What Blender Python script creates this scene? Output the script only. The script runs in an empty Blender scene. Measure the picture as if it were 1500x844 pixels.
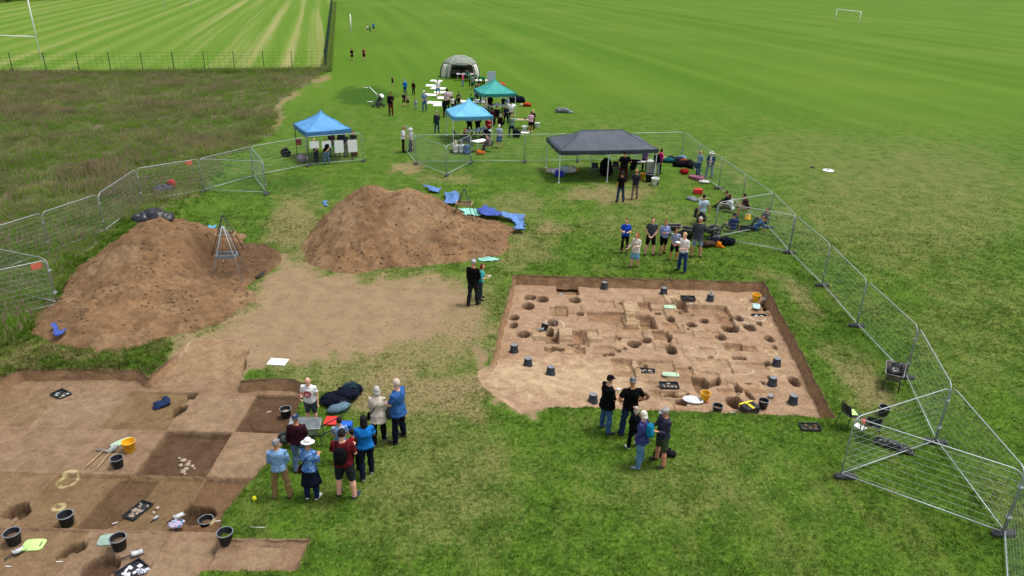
import bpy, bmesh, math, random
import numpy as np
from mathutils import Vector, Matrix
from mathutils.geometry import delaunay_2d_cdt
random.seed(7)
S = bpy.context.scene
COL = S.collection
R = math.radians

# ------------------------------------------------------------------ camera
CH, CF, CP, CR = 12.3679, 1068.08, 0.420121, 0.0266322      # height, focal in photo px, pitch, roll
_fw = np.array([0, math.cos(CP), -math.sin(CP)]); _r0 = np.array([1., 0, 0]); _u0 = np.cross(_r0, _fw)
_r = math.cos(CR)*_r0 + math.sin(CR)*_u0; _u = -math.sin(CR)*_r0 + math.cos(CR)*_u0
cd = bpy.data.cameras.new('camera'); cam = bpy.data.objects.new('camera', cd); COL.objects.link(cam)
cd.sensor_width = 36; cd.lens = CF/1500*36; cd.clip_start = .5; cd.clip_end = 6000
cam.matrix_world = Matrix(((_r[0], _u[0], -_fw[0], 0), (_r[1], _u[1], -_fw[1], 0), (_r[2], _u[2], -_fw[2], CH), (0, 0, 0, 1)))
S.camera = cam
# ------------------------------------------------------------------ light
SUN_EL, SUN_AZ = 70, 78          # degrees; azimuth clockwise from +Y
w = bpy.data.worlds.new('World'); S.world = w; w.use_nodes = True
nt = w.node_tree; nt.nodes.clear()
sky = nt.nodes.new('ShaderNodeTexSky'); sky.sky_type = 'NISHITA'; sky.sun_disc = False
sky.sun_elevation = R(SUN_EL); sky.sun_rotation = R(SUN_AZ); sky.dust_density = 3; sky.air_density = 1.0
hs = nt.nodes.new('ShaderNodeHueSaturation'); hs.inputs['Saturation'].default_value = .35
bg = nt.nodes.new('ShaderNodeBackground'); bg.inputs[1].default_value = .125
wo = nt.nodes.new('ShaderNodeOutputWorld')
nt.links.new(sky.outputs[0], hs.inputs['Color']); nt.links.new(hs.outputs[0], bg.inputs[0]); nt.links.new(bg.outputs[0], wo.inputs[0])
sl = bpy.data.lights.new('sun', 'SUN'); sl.energy = 1.5; sl.angle = R(13); sl.color = (1, .96, .9)
so = bpy.data.objects.new('sun', sl); COL.objects.link(so)
_sd = Vector((math.sin(R(SUN_AZ))*math.cos(R(SUN_EL)), math.cos(R(SUN_AZ))*math.cos(R(SUN_EL)), math.sin(R(SUN_EL))))
so.rotation_euler = _sd.to_track_quat('Z', 'Y').to_euler(); so.location = (0, 0, 60)
S.view_settings.view_transform = 'Standard'; S.view_settings.look = 'None'; S.view_settings.gamma = 1
S.view_settings.exposure = .68
S.cycles.max_bounces = 6; S.cycles.transparent_max_bounces = 8

# ------------------------------------------------------------------ geometry of the picture
def G(px, py, z=0.0):
    d = _r*(px-750)/CF - _u*(py-422)/CF + _fw
    t = (z-CH)/d[2]
    return Vector((d[0]*t, d[1]*t, z))
def PX(x, y, z=0.0):
    x = np.asarray(x, float); y = np.asarray(y, float); z = np.asarray(z, float) - CH
    zz = x*_fw[0]+y*_fw[1]+z*_fw[2]
    zz = np.where(zz < .5, .5, zz)
    return 750+CF*(x*_r[0]+y*_r[1]+z*_r[2])/zz, 422-CF*(x*_u[0]+y*_u[1]+z*_u[2])/zz
def HT(p, top):                                              # height at ground point p whose tip shows at photo row top
    lo, hi = 0.0, 12.0
    for _ in range(40):
        m = (lo+hi)/2
        if PX(p.x, p.y, p.z+m)[1] > top: lo = m
        else: hi = m
    return lo
# ------------------------------------------------------------------ noise in numpy
def vn(x, y, s, seed=0):
    x = np.asarray(x, float)*s+seed*17.13+1000; y = np.asarray(y, float)*s+seed*7.77+1000
    xi = np.floor(x).astype(np.int64); yi = np.floor(y).astype(np.int64); fx = x-xi; fy = y-yi
    fx = fx*fx*(3-2*fx); fy = fy*fy*(3-2*fy)
    def h(a, b):
        n = (a*374761393+b*668265263+seed*974711) & 0xffffffff
        n = ((n ^ (n >> 13))*1274126177) & 0xffffffff
        return ((n ^ (n >> 16)) & 0xffff)/65535.
    return (h(xi, yi)*(1-fx)+h(xi+1, yi)*fx)*(1-fy)+(h(xi, yi+1)*(1-fx)+h(xi+1, yi+1)*fx)*fy
def fbm(x, y, s, o=4, seed=0, g=.5):
    t = 0; a = 1; n = 0
    for i in range(o):
        t = t+a*vn(x, y, s*2**i, seed+i); n += a; a *= g
    return t/n
def ss(a, b, x): 
    t = np.clip((np.asarray(x, float)-a)/(b-a), 0, 1); return t*t*(3-2*t)
def psd(x, y, poly):                                         # signed distance to polygon, negative inside
    x = np.asarray(x, float); y = np.asarray(y, float)
    d = np.full(x.shape, 1e18); ins = np.zeros(x.shape, bool)
    n = len(poly)
    for i in range(n):
        ax, ay = poly[i]; bx, by = poly[(i+1) % n]
        ex, ey = bx-ax, by-ay
        t = np.clip(((x-ax)*ex+(y-ay)*ey)/(ex*ex+ey*ey+1e-12), 0, 1)
        d = np.minimum(d, (x-ax-t*ex)**2+(y-ay-t*ey)**2)
        if ay != by:
            c = ((ay > y) != (by > y)) & (x < (bx-ax)*(y-ay)/(by-ay)+ax)
            ins ^= c
    d = np.sqrt(d)
    return np.where(ins, -d, d)

# ------------------------------------------------------------------ materials
def lin(h):
    if not isinstance(h, str): return tuple(h[:3])
    h = h.lstrip('#'); c = [int(h[i:i+2], 16)/255 for i in (0, 2, 4)]
    return tuple(v/12.92 if v <= .04045 else ((v+.055)/1.055)**2.4 for v in c)
class NT:
    def __init__(s, name):
        s.m = bpy.data.materials.new(name); s.m.use_nodes = True; s.t = s.m.node_tree
        s.b = s.t.nodes['Principled BSDF']; s.b.inputs['Specular IOR Level'].default_value = .25
    def n(s, typ, inp=None, **pr):
        nd = s.t.nodes.new(typ)
        for k, v in pr.items(): setattr(nd, k, v)
        for k, v in (inp or {}).items(): s.put(nd.inputs[k], v)
        return nd
    def put(s, sock, v):
        if isinstance(v, bpy.types.NodeSocket): s.t.links.new(v, sock)
        elif isinstance(v, (tuple, list)) and sock.type == 'RGBA' and len(v) == 3: sock.default_value = (*v, 1)
        else: sock.default_value = v
    def mix(s, f, a, b, bt='MIX'):
        nd = s.t.nodes.new('ShaderNodeMix'); nd.data_type = 'RGBA'; nd.blend_type = bt; nd.clamp_factor = True
        s.put(nd.inputs[0], f); s.put(nd.inputs[6], a); s.put(nd.inputs[7], b); return nd.outputs[2]
    def math(s, op, a, b=0.0, c=None):
        nd = s.t.nodes.new('ShaderNodeMath'); nd.operation = op; s.put(nd.inputs[0], a); s.put(nd.inputs[1], b)
        if c is not None: s.put(nd.inputs[2], c)
        return nd.outputs[0]
    def ramp(s, v, a, b):
        nd = s.t.nodes.new('ShaderNodeMapRange'); nd.interpolation_type = 'SMOOTHSTEP'
        s.put(nd.inputs[0], v); nd.inputs[1].default_value = a; nd.inputs[2].default_value = b; return nd.outputs[0]
    def noise(s, vec, scale, det=3, rough=.55, dist=0):
        nd = s.t.nodes.new('ShaderNodeTexNoise'); s.put(nd.inputs['Vector'], vec); nd.inputs['Scale'].default_value = scale
        nd.inputs['Detail'].default_value = det; nd.inputs['Roughness'].default_value = rough; nd.inputs['Distortion'].default_value = dist
        return nd.outputs[0]
    def map(s, vec, sc=(1, 1, 1), rot=(0, 0, 0)):
        nd = s.t.nodes.new('ShaderNodeMapping'); s.put(nd.inputs[0], vec); nd.inputs['Scale'].default_value = sc; nd.inputs['Rotation'].default_value = rot
        return nd.outputs[0]
    def bump(s, h, st=.3, d=.02):
        nd = s.n('ShaderNodeBump', {'Height': h}); nd.inputs['Strength'].default_value = st; nd.inputs['Distance'].default_value = d
        s.t.links.new(nd.outputs[0], s.b.inputs['Normal'])
    def base(s, c): s.put(s.b.inputs['Base Color'], c)
    def pos(s): return s.n('ShaderNodeNewGeometry').outputs['Position']
    def obj(s): return s.n('ShaderNodeTexCoord').outputs['Object']
_mc = {}
def mat(name, col, rough=.8, var=.18, scale=9, metal=0, bump=0, bscale=40, spec=.25):
    key = (name, col, rough)
    if key in _mc: return _mc[key]
    N = NT(name); c = lin(col); o = N.obj()
    f = N.noise(o, scale, 4)
    N.base(N.mix(N.ramp(f, .25, .75), tuple(v*(1-var) for v in c), tuple(min(1, v*(1+var)) for v in c)))
    N.b.inputs['Roughness'].default_value = rough; N.b.inputs['Metallic'].default_value = metal; N.b.inputs['Specular IOR Level'].default_value = spec
    if bump: N.bump(N.noise(o, bscale, 3), bump, .01)
    _mc[key] = N.m; return N.m
def cloth(col, kind='plain', col2='#ffffff'):
    key = ('cloth', col, kind, col2)
    if key in _mc: return _mc[key]
    N = NT('cloth_'+kind); o = N.obj(); c = tuple(v*(.95 if sum(lin(col)) > 1.8 else .86) for v in lin(col)); c2 = tuple(v*.8 for v in lin(col2))
    if kind == 'plain': base = c
    elif kind == 'check':
        a = N.n('ShaderNodeTexWave', {'Vector': o, 'Scale': 5.2}, bands_direction='X', wave_profile='SIN').outputs[1]
        b = N.n('ShaderNodeTexWave', {'Vector': o, 'Scale': 5.2}, bands_direction='Z', wave_profile='SIN').outputs[1]
        base = N.mix(N.ramp(N.math('ADD', a, b), .75, 1.05), c, c2)
    elif kind == 'stripe':
        a = N.n('ShaderNodeTexWave', {'Vector': o, 'Scale': 9.}, bands_direction='X', wave_profile='SIN').outputs[1]
        base = N.mix(N.ramp(a, .35, .65), c, c2)
    else:
        base = N.mix(N.ramp(N.noise(o, 26, 2), .5, .56), c, c2)
    f = N.noise(o, 7, 4)
    base = N.mix(N.ramp(f, .2, .8), base, N.mix(.36 if sum(c) > 1.5 else .5, base, (.0, .0, .0)))  # noise darkening paints the shade of folds into the cloth colour
    N.base(base); N.b.inputs['Roughness'].default_value = .9; N.b.inputs['Specular IOR Level'].default_value = .1
    N.bump(N.noise(N.map(o, (1, 1, .5)), 11, 3, .5, .6), .55, .03)
    _mc[key] = N.m; return N.m

# ------------------------------------------------------------------ mesh building
class MB:
    def __init__(s): s.v = []; s.f = []
    def add(s, v, f):
        o = len(s.v); s.v += [tuple(p) for p in v]; s.f += [tuple(i+o for i in q) for q in f]; return s
    def box(s, c, d, rz=0, m=None):
        x, y, z = d[0]/2, d[1]/2, d[2]/2
        v = [Vector(p) for p in ((-x,-y,-z),(x,-y,-z),(x,y,-z),(-x,y,-z),(-x,-y,z),(x,-y,z),(x,y,z),(-x,y,z))]
        M = Matrix.Rotation(rz, 3, 'Z') if m is None else m
        return s.add([M@p+Vector(c) for p in v], [(3,2,1,0),(4,5,6,7),(0,1,5,4),(1,2,6,5),(2,3,7,6),(3,0,4,7)])
    def rings(s, rs, cap=True):
        n = len(rs[0]); v = [p for r in rs for p in r]; f = []
        for i in range(len(rs)-1):
            for j in range(n):
                k = (j+1) % n; f.append((i*n+j, i*n+k, (i+1)*n+k, (i+1)*n+j))
        if cap: f.append(tuple(range(n-1, -1, -1))); f.append(tuple((len(rs)-1)*n+j for j in range(n)))
        return s.add(v, f)
    def tube(s, pts, r, n=6, cap=True, ref=None, flat=1.0):
        pts = [Vector(p) for p in pts]; rs = []
        if not isinstance(r, (list, tuple)): r = [r]*len(pts)
        for i, p in enumerate(pts):
            t = (pts[min(i+1, len(pts)-1)]-pts[max(i-1, 0)]).normalized()
            rf = Vector(ref) if ref else (Vector((0, 0, 1)) if abs(t.z) < .9 else Vector((0, 1, 0)))
            a = t.cross(rf).normalized(); b = a.cross(t).normalized()
            rs.append([p+a*(r[i]*math.cos(2*math.pi*j/n))+b*(r[i]*flat*math.sin(2*math.pi*j/n)) for j in range(n)])
        return s.rings(rs, cap)
    def lathe(s, prof, n=16, c=(0, 0, 0), cap=False, m=None):
        rs = []
        for (r, z) in prof:
            ring = [Vector((r*math.cos(2*math.pi*j/n), r*math.sin(2*math.pi*j/n), z)) for j in range(n)]
            if m is not None: ring = [m@p for p in ring]
            rs.append([p+Vector(c) for p in ring])
        return s.rings(rs, cap)
    def ball(s, c, r, n=10, k=7, m=None):
        rx, ry, rz = r if isinstance(r, (tuple, list)) else (r, r, r); rs = []
        for i in range(k):
            a = -math.pi/2+math.pi*(i+.25)/(k-.5)
            ring = [Vector((rx*math.cos(a)*math.cos(2*math.pi*j/n), ry*math.cos(a)*math.sin(2*math.pi*j/n), rz*math.sin(a))) for j in range(n)]
            if m is not None: ring = [m@p for p in ring]
            rs.append([p+Vector(c) for p in ring])
        return s.rings(rs)
    def sheet(s, fn, nu, nv):
        v = [fn(i/nu, j/nv) for j in range(nv+1) for i in range(nu+1)]; m = nu+1
        return s.add(v, [(j*m+i, j*m+i+1, (j+1)*m+i+1, (j+1)*m+i) for j in range(nv) for i in range(nu)])
    def mesh(s, name, smooth=False):
        me = bpy.data.meshes.new(name); me.from_pydata(s.v, [], s.f); me.update()
        if smooth: me.polygons.foreach_set('use_smooth', [True]*len(me.polygons))
        return me
def ob(name, me, m=None, parent=None, loc=None):
    o = bpy.data.objects.new(name, me); COL.objects.link(o)
    if m is not None:
        if len(me.materials) == 0: me.materials.append(m)
        elif me.materials[0] != m:
            o.material_slots[0].link = 'OBJECT'; o.material_slots[0].material = m
    if parent is not None: o.parent = parent
    if loc is not None: o.location = loc
    return o
def part(name, mb, m, parent=None, smooth=False, loc=None): return ob(name, mb.mesh(name, smooth), m, parent, loc)
def tag(o, label, cat, group=None):
    o['label'] = label; o['category'] = cat
    if group: o['group'] = group
    return o
def thing(name, label, cat, loc=(0, 0, 0), rz=0, group=None):
    o = bpy.data.objects.new(name, None); COL.objects.link(o); o.empty_display_size = .2
    o.location = loc; o.rotation_euler = (0, 0, rz); return tag(o, label, cat, group)
def dup(root, loc, rz, label, group=None, scale=None):
    r = root.copy(); COL.objects.link(r); r.location = loc; r.rotation_euler = (0, 0, rz); r['label'] = label
    if group: r['group'] = group
    if scale is not None: r.scale = scale
    for ch in root.children:
        c = ch.copy(); COL.objects.link(c); c.parent = r
        for g in ch.children:
            d = g.copy(); COL.objects.link(d); d.parent = c
    return r
def bev(o, wd=.01, seg=2):
    b = o.modifiers.new('bevel', 'BEVEL'); b.width = wd; b.segments = seg; b.limit_method = 'ANGLE'; return o
def np_mesh(name, V, F, cols=None, smooth=True):
    me = bpy.data.meshes.new(name); V = np.asarray(V, np.float32); F = np.asarray(F, np.int32)
    k = F.shape[1]
    me.vertices.add(len(V)); me.vertices.foreach_set('co', V.ravel())
    me.loops.add(F.size); me.loops.foreach_set('vertex_index', F.ravel())
    me.polygons.add(len(F)); me.polygons.foreach_set('loop_start', np.arange(0, F.size, k, dtype=np.int32))
    try: me.polygons.foreach_set('loop_total', np.full(len(F), k, np.int32))
    except Exception: pass
    me.polygons.foreach_set('use_smooth', np.full(len(F), smooth))
    for nm, c in (cols or {}).items():
        a = me.attributes.new(nm, 'FLOAT_COLOR', 'POINT'); c = np.asarray(c, np.float32)
        if c.shape[1] == 3: c = np.hstack([c, np.ones((len(c), 1), np.float32)])
        a.data.foreach_set('color', c.ravel())
    me.update(calc_edges=True); me.validate(); return me
# ================================================================== SETTING
# albedo zones of the lawn, given as soft areas on the ground
STRAW = [([(390,345),(455,330),(470,390),(540,405),(640,392),(700,385),(740,372),(760,340),(800,315),(850,340),(780,392),(735,420),(725,500),(708,575),(660,610),(560,585),(450,548),(370,548),(250,500),(330,450),(380,410)], 34, .95),
         ([(1110,385),(1180,420),(1235,485),(1300,545),(1330,600),(1250,615),(1215,570),(1170,480),(1105,400)], 22, .72),
         ([(392,200),(398,175),(404,145),(440,120),(482,108),(486,116),(450,134),(420,152),(412,190)], 7, .9),
         ([(150,200),(250,203),(370,212),(372,219),(250,212),(150,207)], 5, .6)]
STRAWB = [(560,480,270,125,.72),(770,365,60,40,.6),(560,330,180,90,.4),(430,330,50,70,.7),(455,290,40,40,.5),(90,518,110,16,.75),(30,528,60,14,.7),(230,505,40,10,.5),(430,548,70,12,.55),(600,578,130,42,.85),(520,562,70,24,.6),(690,600,50,40,.7),(890,285,95,20,.75),(600,246,42,12,.9),(660,262,70,12,.55),(760,300,60,30,.55),(880,330,120,30,.35),(1080,262,18,6,.6),
          (620,610,70,60,.55),(700,690,90,110,.32),(560,790,150,55,.38),(1060,660,120,40,.4),(1250,560,60,50,.55),(870,255,60,12,.3),(950,270,40,12,.5),
          (820,820,120,40,.25),(1330,300,280,150,.48),(1180,230,220,60,.42),(900,180,160,25,.3),(1420,480,160,160,.4),(950,330,160,50,.45),(640,700,180,160,.5),(1000,720,220,80,.42),(1150,760,120,60,.3),(860,690,60,40,.35),(480,700,60,60,.3),(500,420,90,40,.6),(120,520,90,9,.5),(60,530,70,8,.4),(240,512,30,14,.2),
          (540,210,40,22,.3),(700,60,160,40,.15),(1350,60,150,8,.3),(590,210,20,20,.2),(430,545,60,14,.5),(1270,640,60,30,.3)]
BARE = [([(400,380),(470,395),(560,412),(640,405),(680,430),(640,480),(540,525),(400,532),(352,548),(348,575),(228,565),(262,500),(310,490),(372,450)], 14, 1.0),
        ([(718,480),(735,540),(800,596),(785,612),(760,612),(700,572),(698,545)], 8, 1.0),
        ([(395,370),(450,380),(470,400),(400,420)], 10, .8), ([(640,400),(720,420),(715,500),(640,520),(560,510)], 40, .62)]
DARKB = [(535,141,47,15,.85),(720,250,60,7,.45),(650,240,50,8,.45),(1180,430,20,40,.35),(410,268,70,14,.55),(1250,500,40,30,.3),(1400,700,60,60,.25)]
MEADOW = [(-300,111),(100,110),(300,108),(478,104),(446,124),(412,143),(402,160),(398,195),(372,214),(330,228),(293,286),(240,302),(190,322),(120,372),(75,432),(50,470),(0,515),(-300,640)]
def zones(x, y):
    px, py = PX(x, y); n = (fbm(x, y, .8, 3, 5)-.5); n2 = fbm(x, y, 2.2, 3, 9)-.5
    k = 40*np.clip((py+60)/500, .05, 1.5)
    px = px+n*k*1.6; py = py+n2*k*.9
    st = np.zeros(px.shape); ba = st.copy(); dk = st.copy()
    for P, w_, a in STRAW: st = np.maximum(st, a*ss(w_, -w_, psd(px, py, P)))
    lo = fbm(x, y, .33, 4, 57); st = st*(1-.55*ss(.50, .66, lo))
    for cx, cy, rx, ry, a in STRAWB: st = np.maximum(st, a*ss(1.25, .35, np.hypot((px-cx)/rx, (py-cy)/ry)))
    for P, w_, a in BARE: ba = np.maximum(ba, a*ss(w_, -w_, psd(px, py, P)))
    for cx, cy, rx, ry, a in DARKB: dk = np.maximum(dk, a*ss(1.1, .75, np.hypot((px-cx)/rx, (py-cy)/ry)))
    md = ss(3, -3, psd(px, py, MEADOW))
    return st, ba, dk, md
# direction of the mown stripes in the far left field
_s0, _s1 = G(264, 90), G(360, 16); _sd2 = (_s1-_s0).normalized(); STN = (-_sd2.y, _sd2.x)
_b0, _b1 = G(1000, 60), G(1400, 150); BAND = math.atan2(_b1.y-_b0.y, _b1.x-_b0.x)
def grass_col(N, zr, zg, zb, za, p, far=True):
    mid = N.noise(p, 1.3, 4, .62); fine = N.noise(p, 10, 4, .7)
    g = N.mix(N.ramp(mid, .3, .7), (.040, .098, .008), (.084, .165, .015))
    g = N.mix(N.math('MULTIPLY', N.ramp(fine, .48, .70), .7), g, (.185, .235, .045))
    g = N.mix(N.math('MULTIPLY', N.ramp(fine, .48, .25), .65), g, (.014, .040, .004))
    streak = N.noise(N.map(p, (1, .35, 1), (0, 0, R(20))), .7, 6, .72)
    g = N.mix(N.math('MULTIPLY', N.ramp(streak, .48, .72), .48), g, (.20, .20, .06))
    _x = N.n('ShaderNodeSeparateXYZ', {0: p}); cb, sb = math.cos(BAND), math.sin(BAND)
    bu = N.math('ADD', N.math('MULTIPLY', _x.outputs[0], cb), N.math('MULTIPLY', _x.outputs[1], sb)); bv = N.math('SUBTRACT', N.math('MULTIPLY', _x.outputs[1], cb), N.math('MULTIPLY', _x.outputs[0], sb))
    band = N.noise(N.n('ShaderNodeCombineXYZ', {0: N.math('MULTIPLY', bu, .018), 1: bv}).outputs[0], .20, 4, .6); wide = N.noise(p, .035, 3, .55)
    fg = N.mix(N.ramp(band, .3, .7), (.058, .145, .005), (.092, .182, .013)); fg = N.mix(N.math('MULTIPLY', N.ramp(wide, .42, .75), .3), fg, (.165, .225, .03)); fg = N.mix(N.math('MULTIPLY', N.ramp(N.noise(p, 1.8, 5, .75), .4, .7), .35), fg, (.14, .19, .03))
    y_ = N.n('ShaderNodeSeparateXYZ', {0: p}).outputs[1]
    g = N.mix(N.ramp(N.math('ADD', y_, N.math('MULTIPLY', N.math('SUBTRACT', wide, .5), 40)), 48, 88), g, fg)
    # straw: mottled between green and dry
    sm = N.ramp(N.math('ADD', N.math('MULTIPLY', zr, .95), N.math('MULTIPLY', N.math('ADD', mid, N.math('MULTIPLY', fine, .8)), .5)), .66, 1.38)
    g = N.mix(sm, g, N.mix(N.ramp(fine, .35, .65), (.165, .130, .058), (.30, .235, .115)))
    g = N.mix(N.math('MULTIPLY', zb, .8), g, (.020, .068, .006))
    return g, mid, fine
def ground_mat():
    N = NT('ground_turf'); p = N.pos()
    at = N.n('ShaderNodeAttribute', attribute_name='zone'); sp = N.n('ShaderNodeSeparateColor', {0: at.outputs[0]})
    al = at.outputs['Alpha']
    g, mid, fine = grass_col(N, sp.outputs[0], sp.outputs[1], sp.outputs[2], al, p)
    # mown stripes beyond the fence (alpha of zone = 2 marks the striped field)
    sx = N.n('ShaderNodeSeparateXYZ', {0: p})
    u = N.math('ADD', N.math('MULTIPLY', sx.outputs[0], STN[0]), N.math('MULTIPLY', sx.outputs[1], STN[1]))
    v = N.math('ADD', N.math('MULTIPLY', sx.outputs[0], -STN[1]), N.math('MULTIPLY', sx.outputs[1], STN[0]))
    u = N.math('ADD', u, N.math('MULTIPLY', N.noise(p, .012, 2), .8))
    uv = N.n('ShaderNodeCombineXYZ', {0: u, 1: N.math('MULTIPLY', v, .012)}).outputs[0]
    ln = N.noise(uv, .55, 5, .65); wv = N.math('SINE', N.math('MULTIPLY', u, 2*math.pi/4.1))
    stp = N.ramp(N.math('ADD', N.math('MULTIPLY', wv, .5), N.math('ADD', N.math('MULTIPLY', N.math('SUBTRACT', ln, .5), 4.2), N.math('MULTIPLY', N.math('SUBTRACT', N.noise(p, .8, 5, .7), .5), .9))), -.7, 1.0)
    fld = N.mix(stp, N.mix(N.ramp(mid, .3, .7), (.075, .165, .010), (.12, .21, .02)), N.mix(N.ramp(N.noise(uv, .3, 3), .45, .72), (.15, .23, .035), (.29, .28, .105)))
    g = N.mix(N.math('SUBTRACT', al, 1.0), g, fld)
    # bare soil
    bf = N.ramp(N.math('ADD', sp.outputs[1], N.math('MULTIPLY', N.math('SUBTRACT', N.noise(p, 2.2, 7, .8), .5), 2.2)), .25, 1.05)
    soil = N.mix(N.ramp(N.noise(p, 1.6, 7, .72), .3, .7), (.215, .145, .082), (.315, .22, .128))
    soil = N.mix(N.math('MULTIPLY', N.ramp(N.noise(p, 26, 4, .7), .45, .7), .6), soil, (.33, .255, .14))
    # far meadow ground under the long grass
    md = N.ramp(N.math('SUBTRACT', 1.0, al), .3, .7)
    g = N.mix(md, g, N.mix(N.ramp(N.noise(p, .7, 4), .4, .65), (.085, .125, .03), (.17, .135, .085)))
    N.base(N.mix(bf, g, soil)); N.b.inputs['Roughness'].default_value = .95; N.b.inputs['Specular IOR Level'].default_value = .08
    N.bump(N.math('ADD', N.noise(p, 16, 4, .7), N.math('MULTIPLY', N.noise(p, 55, 2, .7), .6)), .55, .04)
    return N.m
GM = ground_mat()
# trench outlines at turf level
def rough_line(pts, step=.16, amp=.035, seed=0):
    out = []; n = len(pts); rnd = random.Random(seed)
    for i in range(n):
        a = Vector(pts[i]); b = Vector(pts[(i+1) % n]); L = (b-a).length; k = max(1, int(L/step)); nr = Vector((-(b-a).y, (b-a).x))/max(L, 1e-6)
        for j in range(k):
            q = a.lerp(b, j/k)
            q = q+nr*((rnd.random()-.5)*2*amp if j else 0)+nr*(float(fbm(q.x, q.y, 1.1, 2, 3))-.5)*amp*3
            out.append((q.x, q.y))
    return out
def g2(px, py): q = G(px, py); return (q.x, q.y)
T1 = rough_line([g2(752,402), g2(860,405), g2(990,409), g2(1120,413), g2(1172,512), g2(1224,613), g2(1120,607), g2(1000,603), g2(880,597), g2(800,597), g2(765,606), g2(706,566), g2(700,545), g2(719,535), g2(735,468)], seed=1)
T2 = rough_line([(-17.2, 9.5), (-16.9, 17), (-16.2, 19.6), (-15.8, 20.25), (-14, 20.35), (-12.1, 20.42), (-11.55, 20.0), (-11.35, 21.2), (-11.1, 22.7), (-9.0, 22.5), (-8.75, 21.0), (-8.55, 19.9), (-7.8, 20.1), (-6.95, 20.1), (-6.35, 19.8), (-6.3, 17.8), (-6.25, 16.6), (-6.55, 15.5), (-6.85, 13.9), (-6.6, 13.05), (-5.5, 13.08), (-4.52, 13.06), (-4.58, 12.1), (-5.6, 12.06), (-6.65, 12.0), (-7.0, 9.5)], seed=2)
def graded(lo, hi, d, far, r=1.12):
    a = list(np.arange(lo, hi+1e-6, d)); s = d; x = hi; up = []
    while x < far: s = min(s*r, far); x += s; up.append(x)
    return a, up
def build_ground():
    a, up = graded(-32, 32, .25, 3000); _, dn = graded(-32, 32, .25, 3000)
    xs = np.array([-(v) for v in dn[::-1]]+a+up); b, upy = graded(4, 60, .25, 3500, 1.06)
    ys = np.array([-60, -20, 0]+b+upy)
    boxes = [(-1.75, 12.25, 17.5, 30.5), (-18, -4.0, 9.0, 23.5)]
    boxes = [(round(q*4)/4) for bx in boxes for q in bx]; boxes = [tuple(boxes[:4]), tuple(boxes[4:])]
    X, Y = np.meshgrid(xs, ys); nx = len(xs); ny = len(ys)
    V = np.stack([X.ravel(), Y.ravel(), np.zeros(X.size)], 1)
    ii, jj = np.meshgrid(np.arange(nx-1), np.arange(ny-1)); ii = ii.ravel(); jj = jj.ravel()
    cx = (xs[ii]+xs[ii+1])/2; cy = (ys[jj]+ys[jj+1])/2; keep = np.ones(len(ii), bool)
    for x0, x1, y0, y1 in boxes: keep &= ~((cx > x0) & (cx < x1) & (cy > y0) & (cy < y1))
    ii = ii[keep]; jj = jj[keep]
    Q = np.stack([jj*nx+ii, jj*nx+ii+1, (jj+1)*nx+ii+1, (jj+1)*nx+ii], 1)
    tris = [np.concatenate([Q[:, [0, 1, 2]], Q[:, [0, 2, 3]]])]
    for (x0, x1, y0, y1), line in zip(boxes, (T1, T2)):
        gx = np.arange(x0, x1+.01, .25); gy = np.arange(y0, y1+.01, .25)
        bd = [(x, y0) for x in gx[:-1]]+[(x1, y) for y in gy[:-1]]+[(x, y1) for x in gx[::-1][:-1]]+[(x0, y) for y in gy[::-1][:-1]]
        P, Q2 = np.meshgrid(gx[1:-1], gy[1:-1]); P = P.ravel(); Q2 = Q2.ravel(); sd = psd(P, Q2, line)
        inn = [(p, q) for p, q, d in zip(P, Q2, sd) if d > .1]
        pts = [Vector(p) for p in bd+line+inn]; nb = len(bd); nl = len(line)
        ed = [(i, (i+1) % nb) for i in range(nb)]+[(nb+i, nb+(i+1) % nl) for i in range(nl)]
        v2, e2, f2, *_ = delaunay_2d_cdt(pts, ed, [], 0, 1e-6)
        o = len(V); v2 = np.array([(p.x, p.y, 0) for p in v2]); f2 = np.array([f for f in f2 if len(f) == 3])
        c = v2[f2].mean(1); f2 = f2[psd(c[:, 0], c[:, 1], line) > 0]
        # counter-clockwise
        e1 = v2[f2[:, 1]]-v2[f2[:, 0]]; e3 = v2[f2[:, 2]]-v2[f2[:, 0]]; cr = e1[:, 0]*e3[:, 1]-e1[:, 1]*e3[:, 0]
        f2[cr < 0] = f2[cr < 0][:, ::-1]
        V = np.vstack([V, v2]); tris.append(f2+o)
    st, ba, dk, md = zones(V[:, 0], V[:, 1])
    # striped field: left of the green fence and beyond the near fence
    A = G(0, 111); B = G(475, 104); Cc = G(487, 0); dirr = (Cc-B).normalized(); far = B+dirr*700
    fld = [(A.x-400, A.y-120), (A.x, A.y), (B.x, B.y), (far.x, far.y), (far.x-1200, far.y)]
    fm = (psd(V[:, 0], V[:, 1], fld) < 0)
    al = np.where(fm, 2.0, 1.0-md)
    st = np.where(fm, 0, st)
    me = np_mesh('ground', V, np.concatenate(tris), {'zone': np.stack([st, ba, dk, al], 1)})
    g = ob('ground', me, GM); g['kind'] = 'structure'; return g
build_ground()

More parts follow.
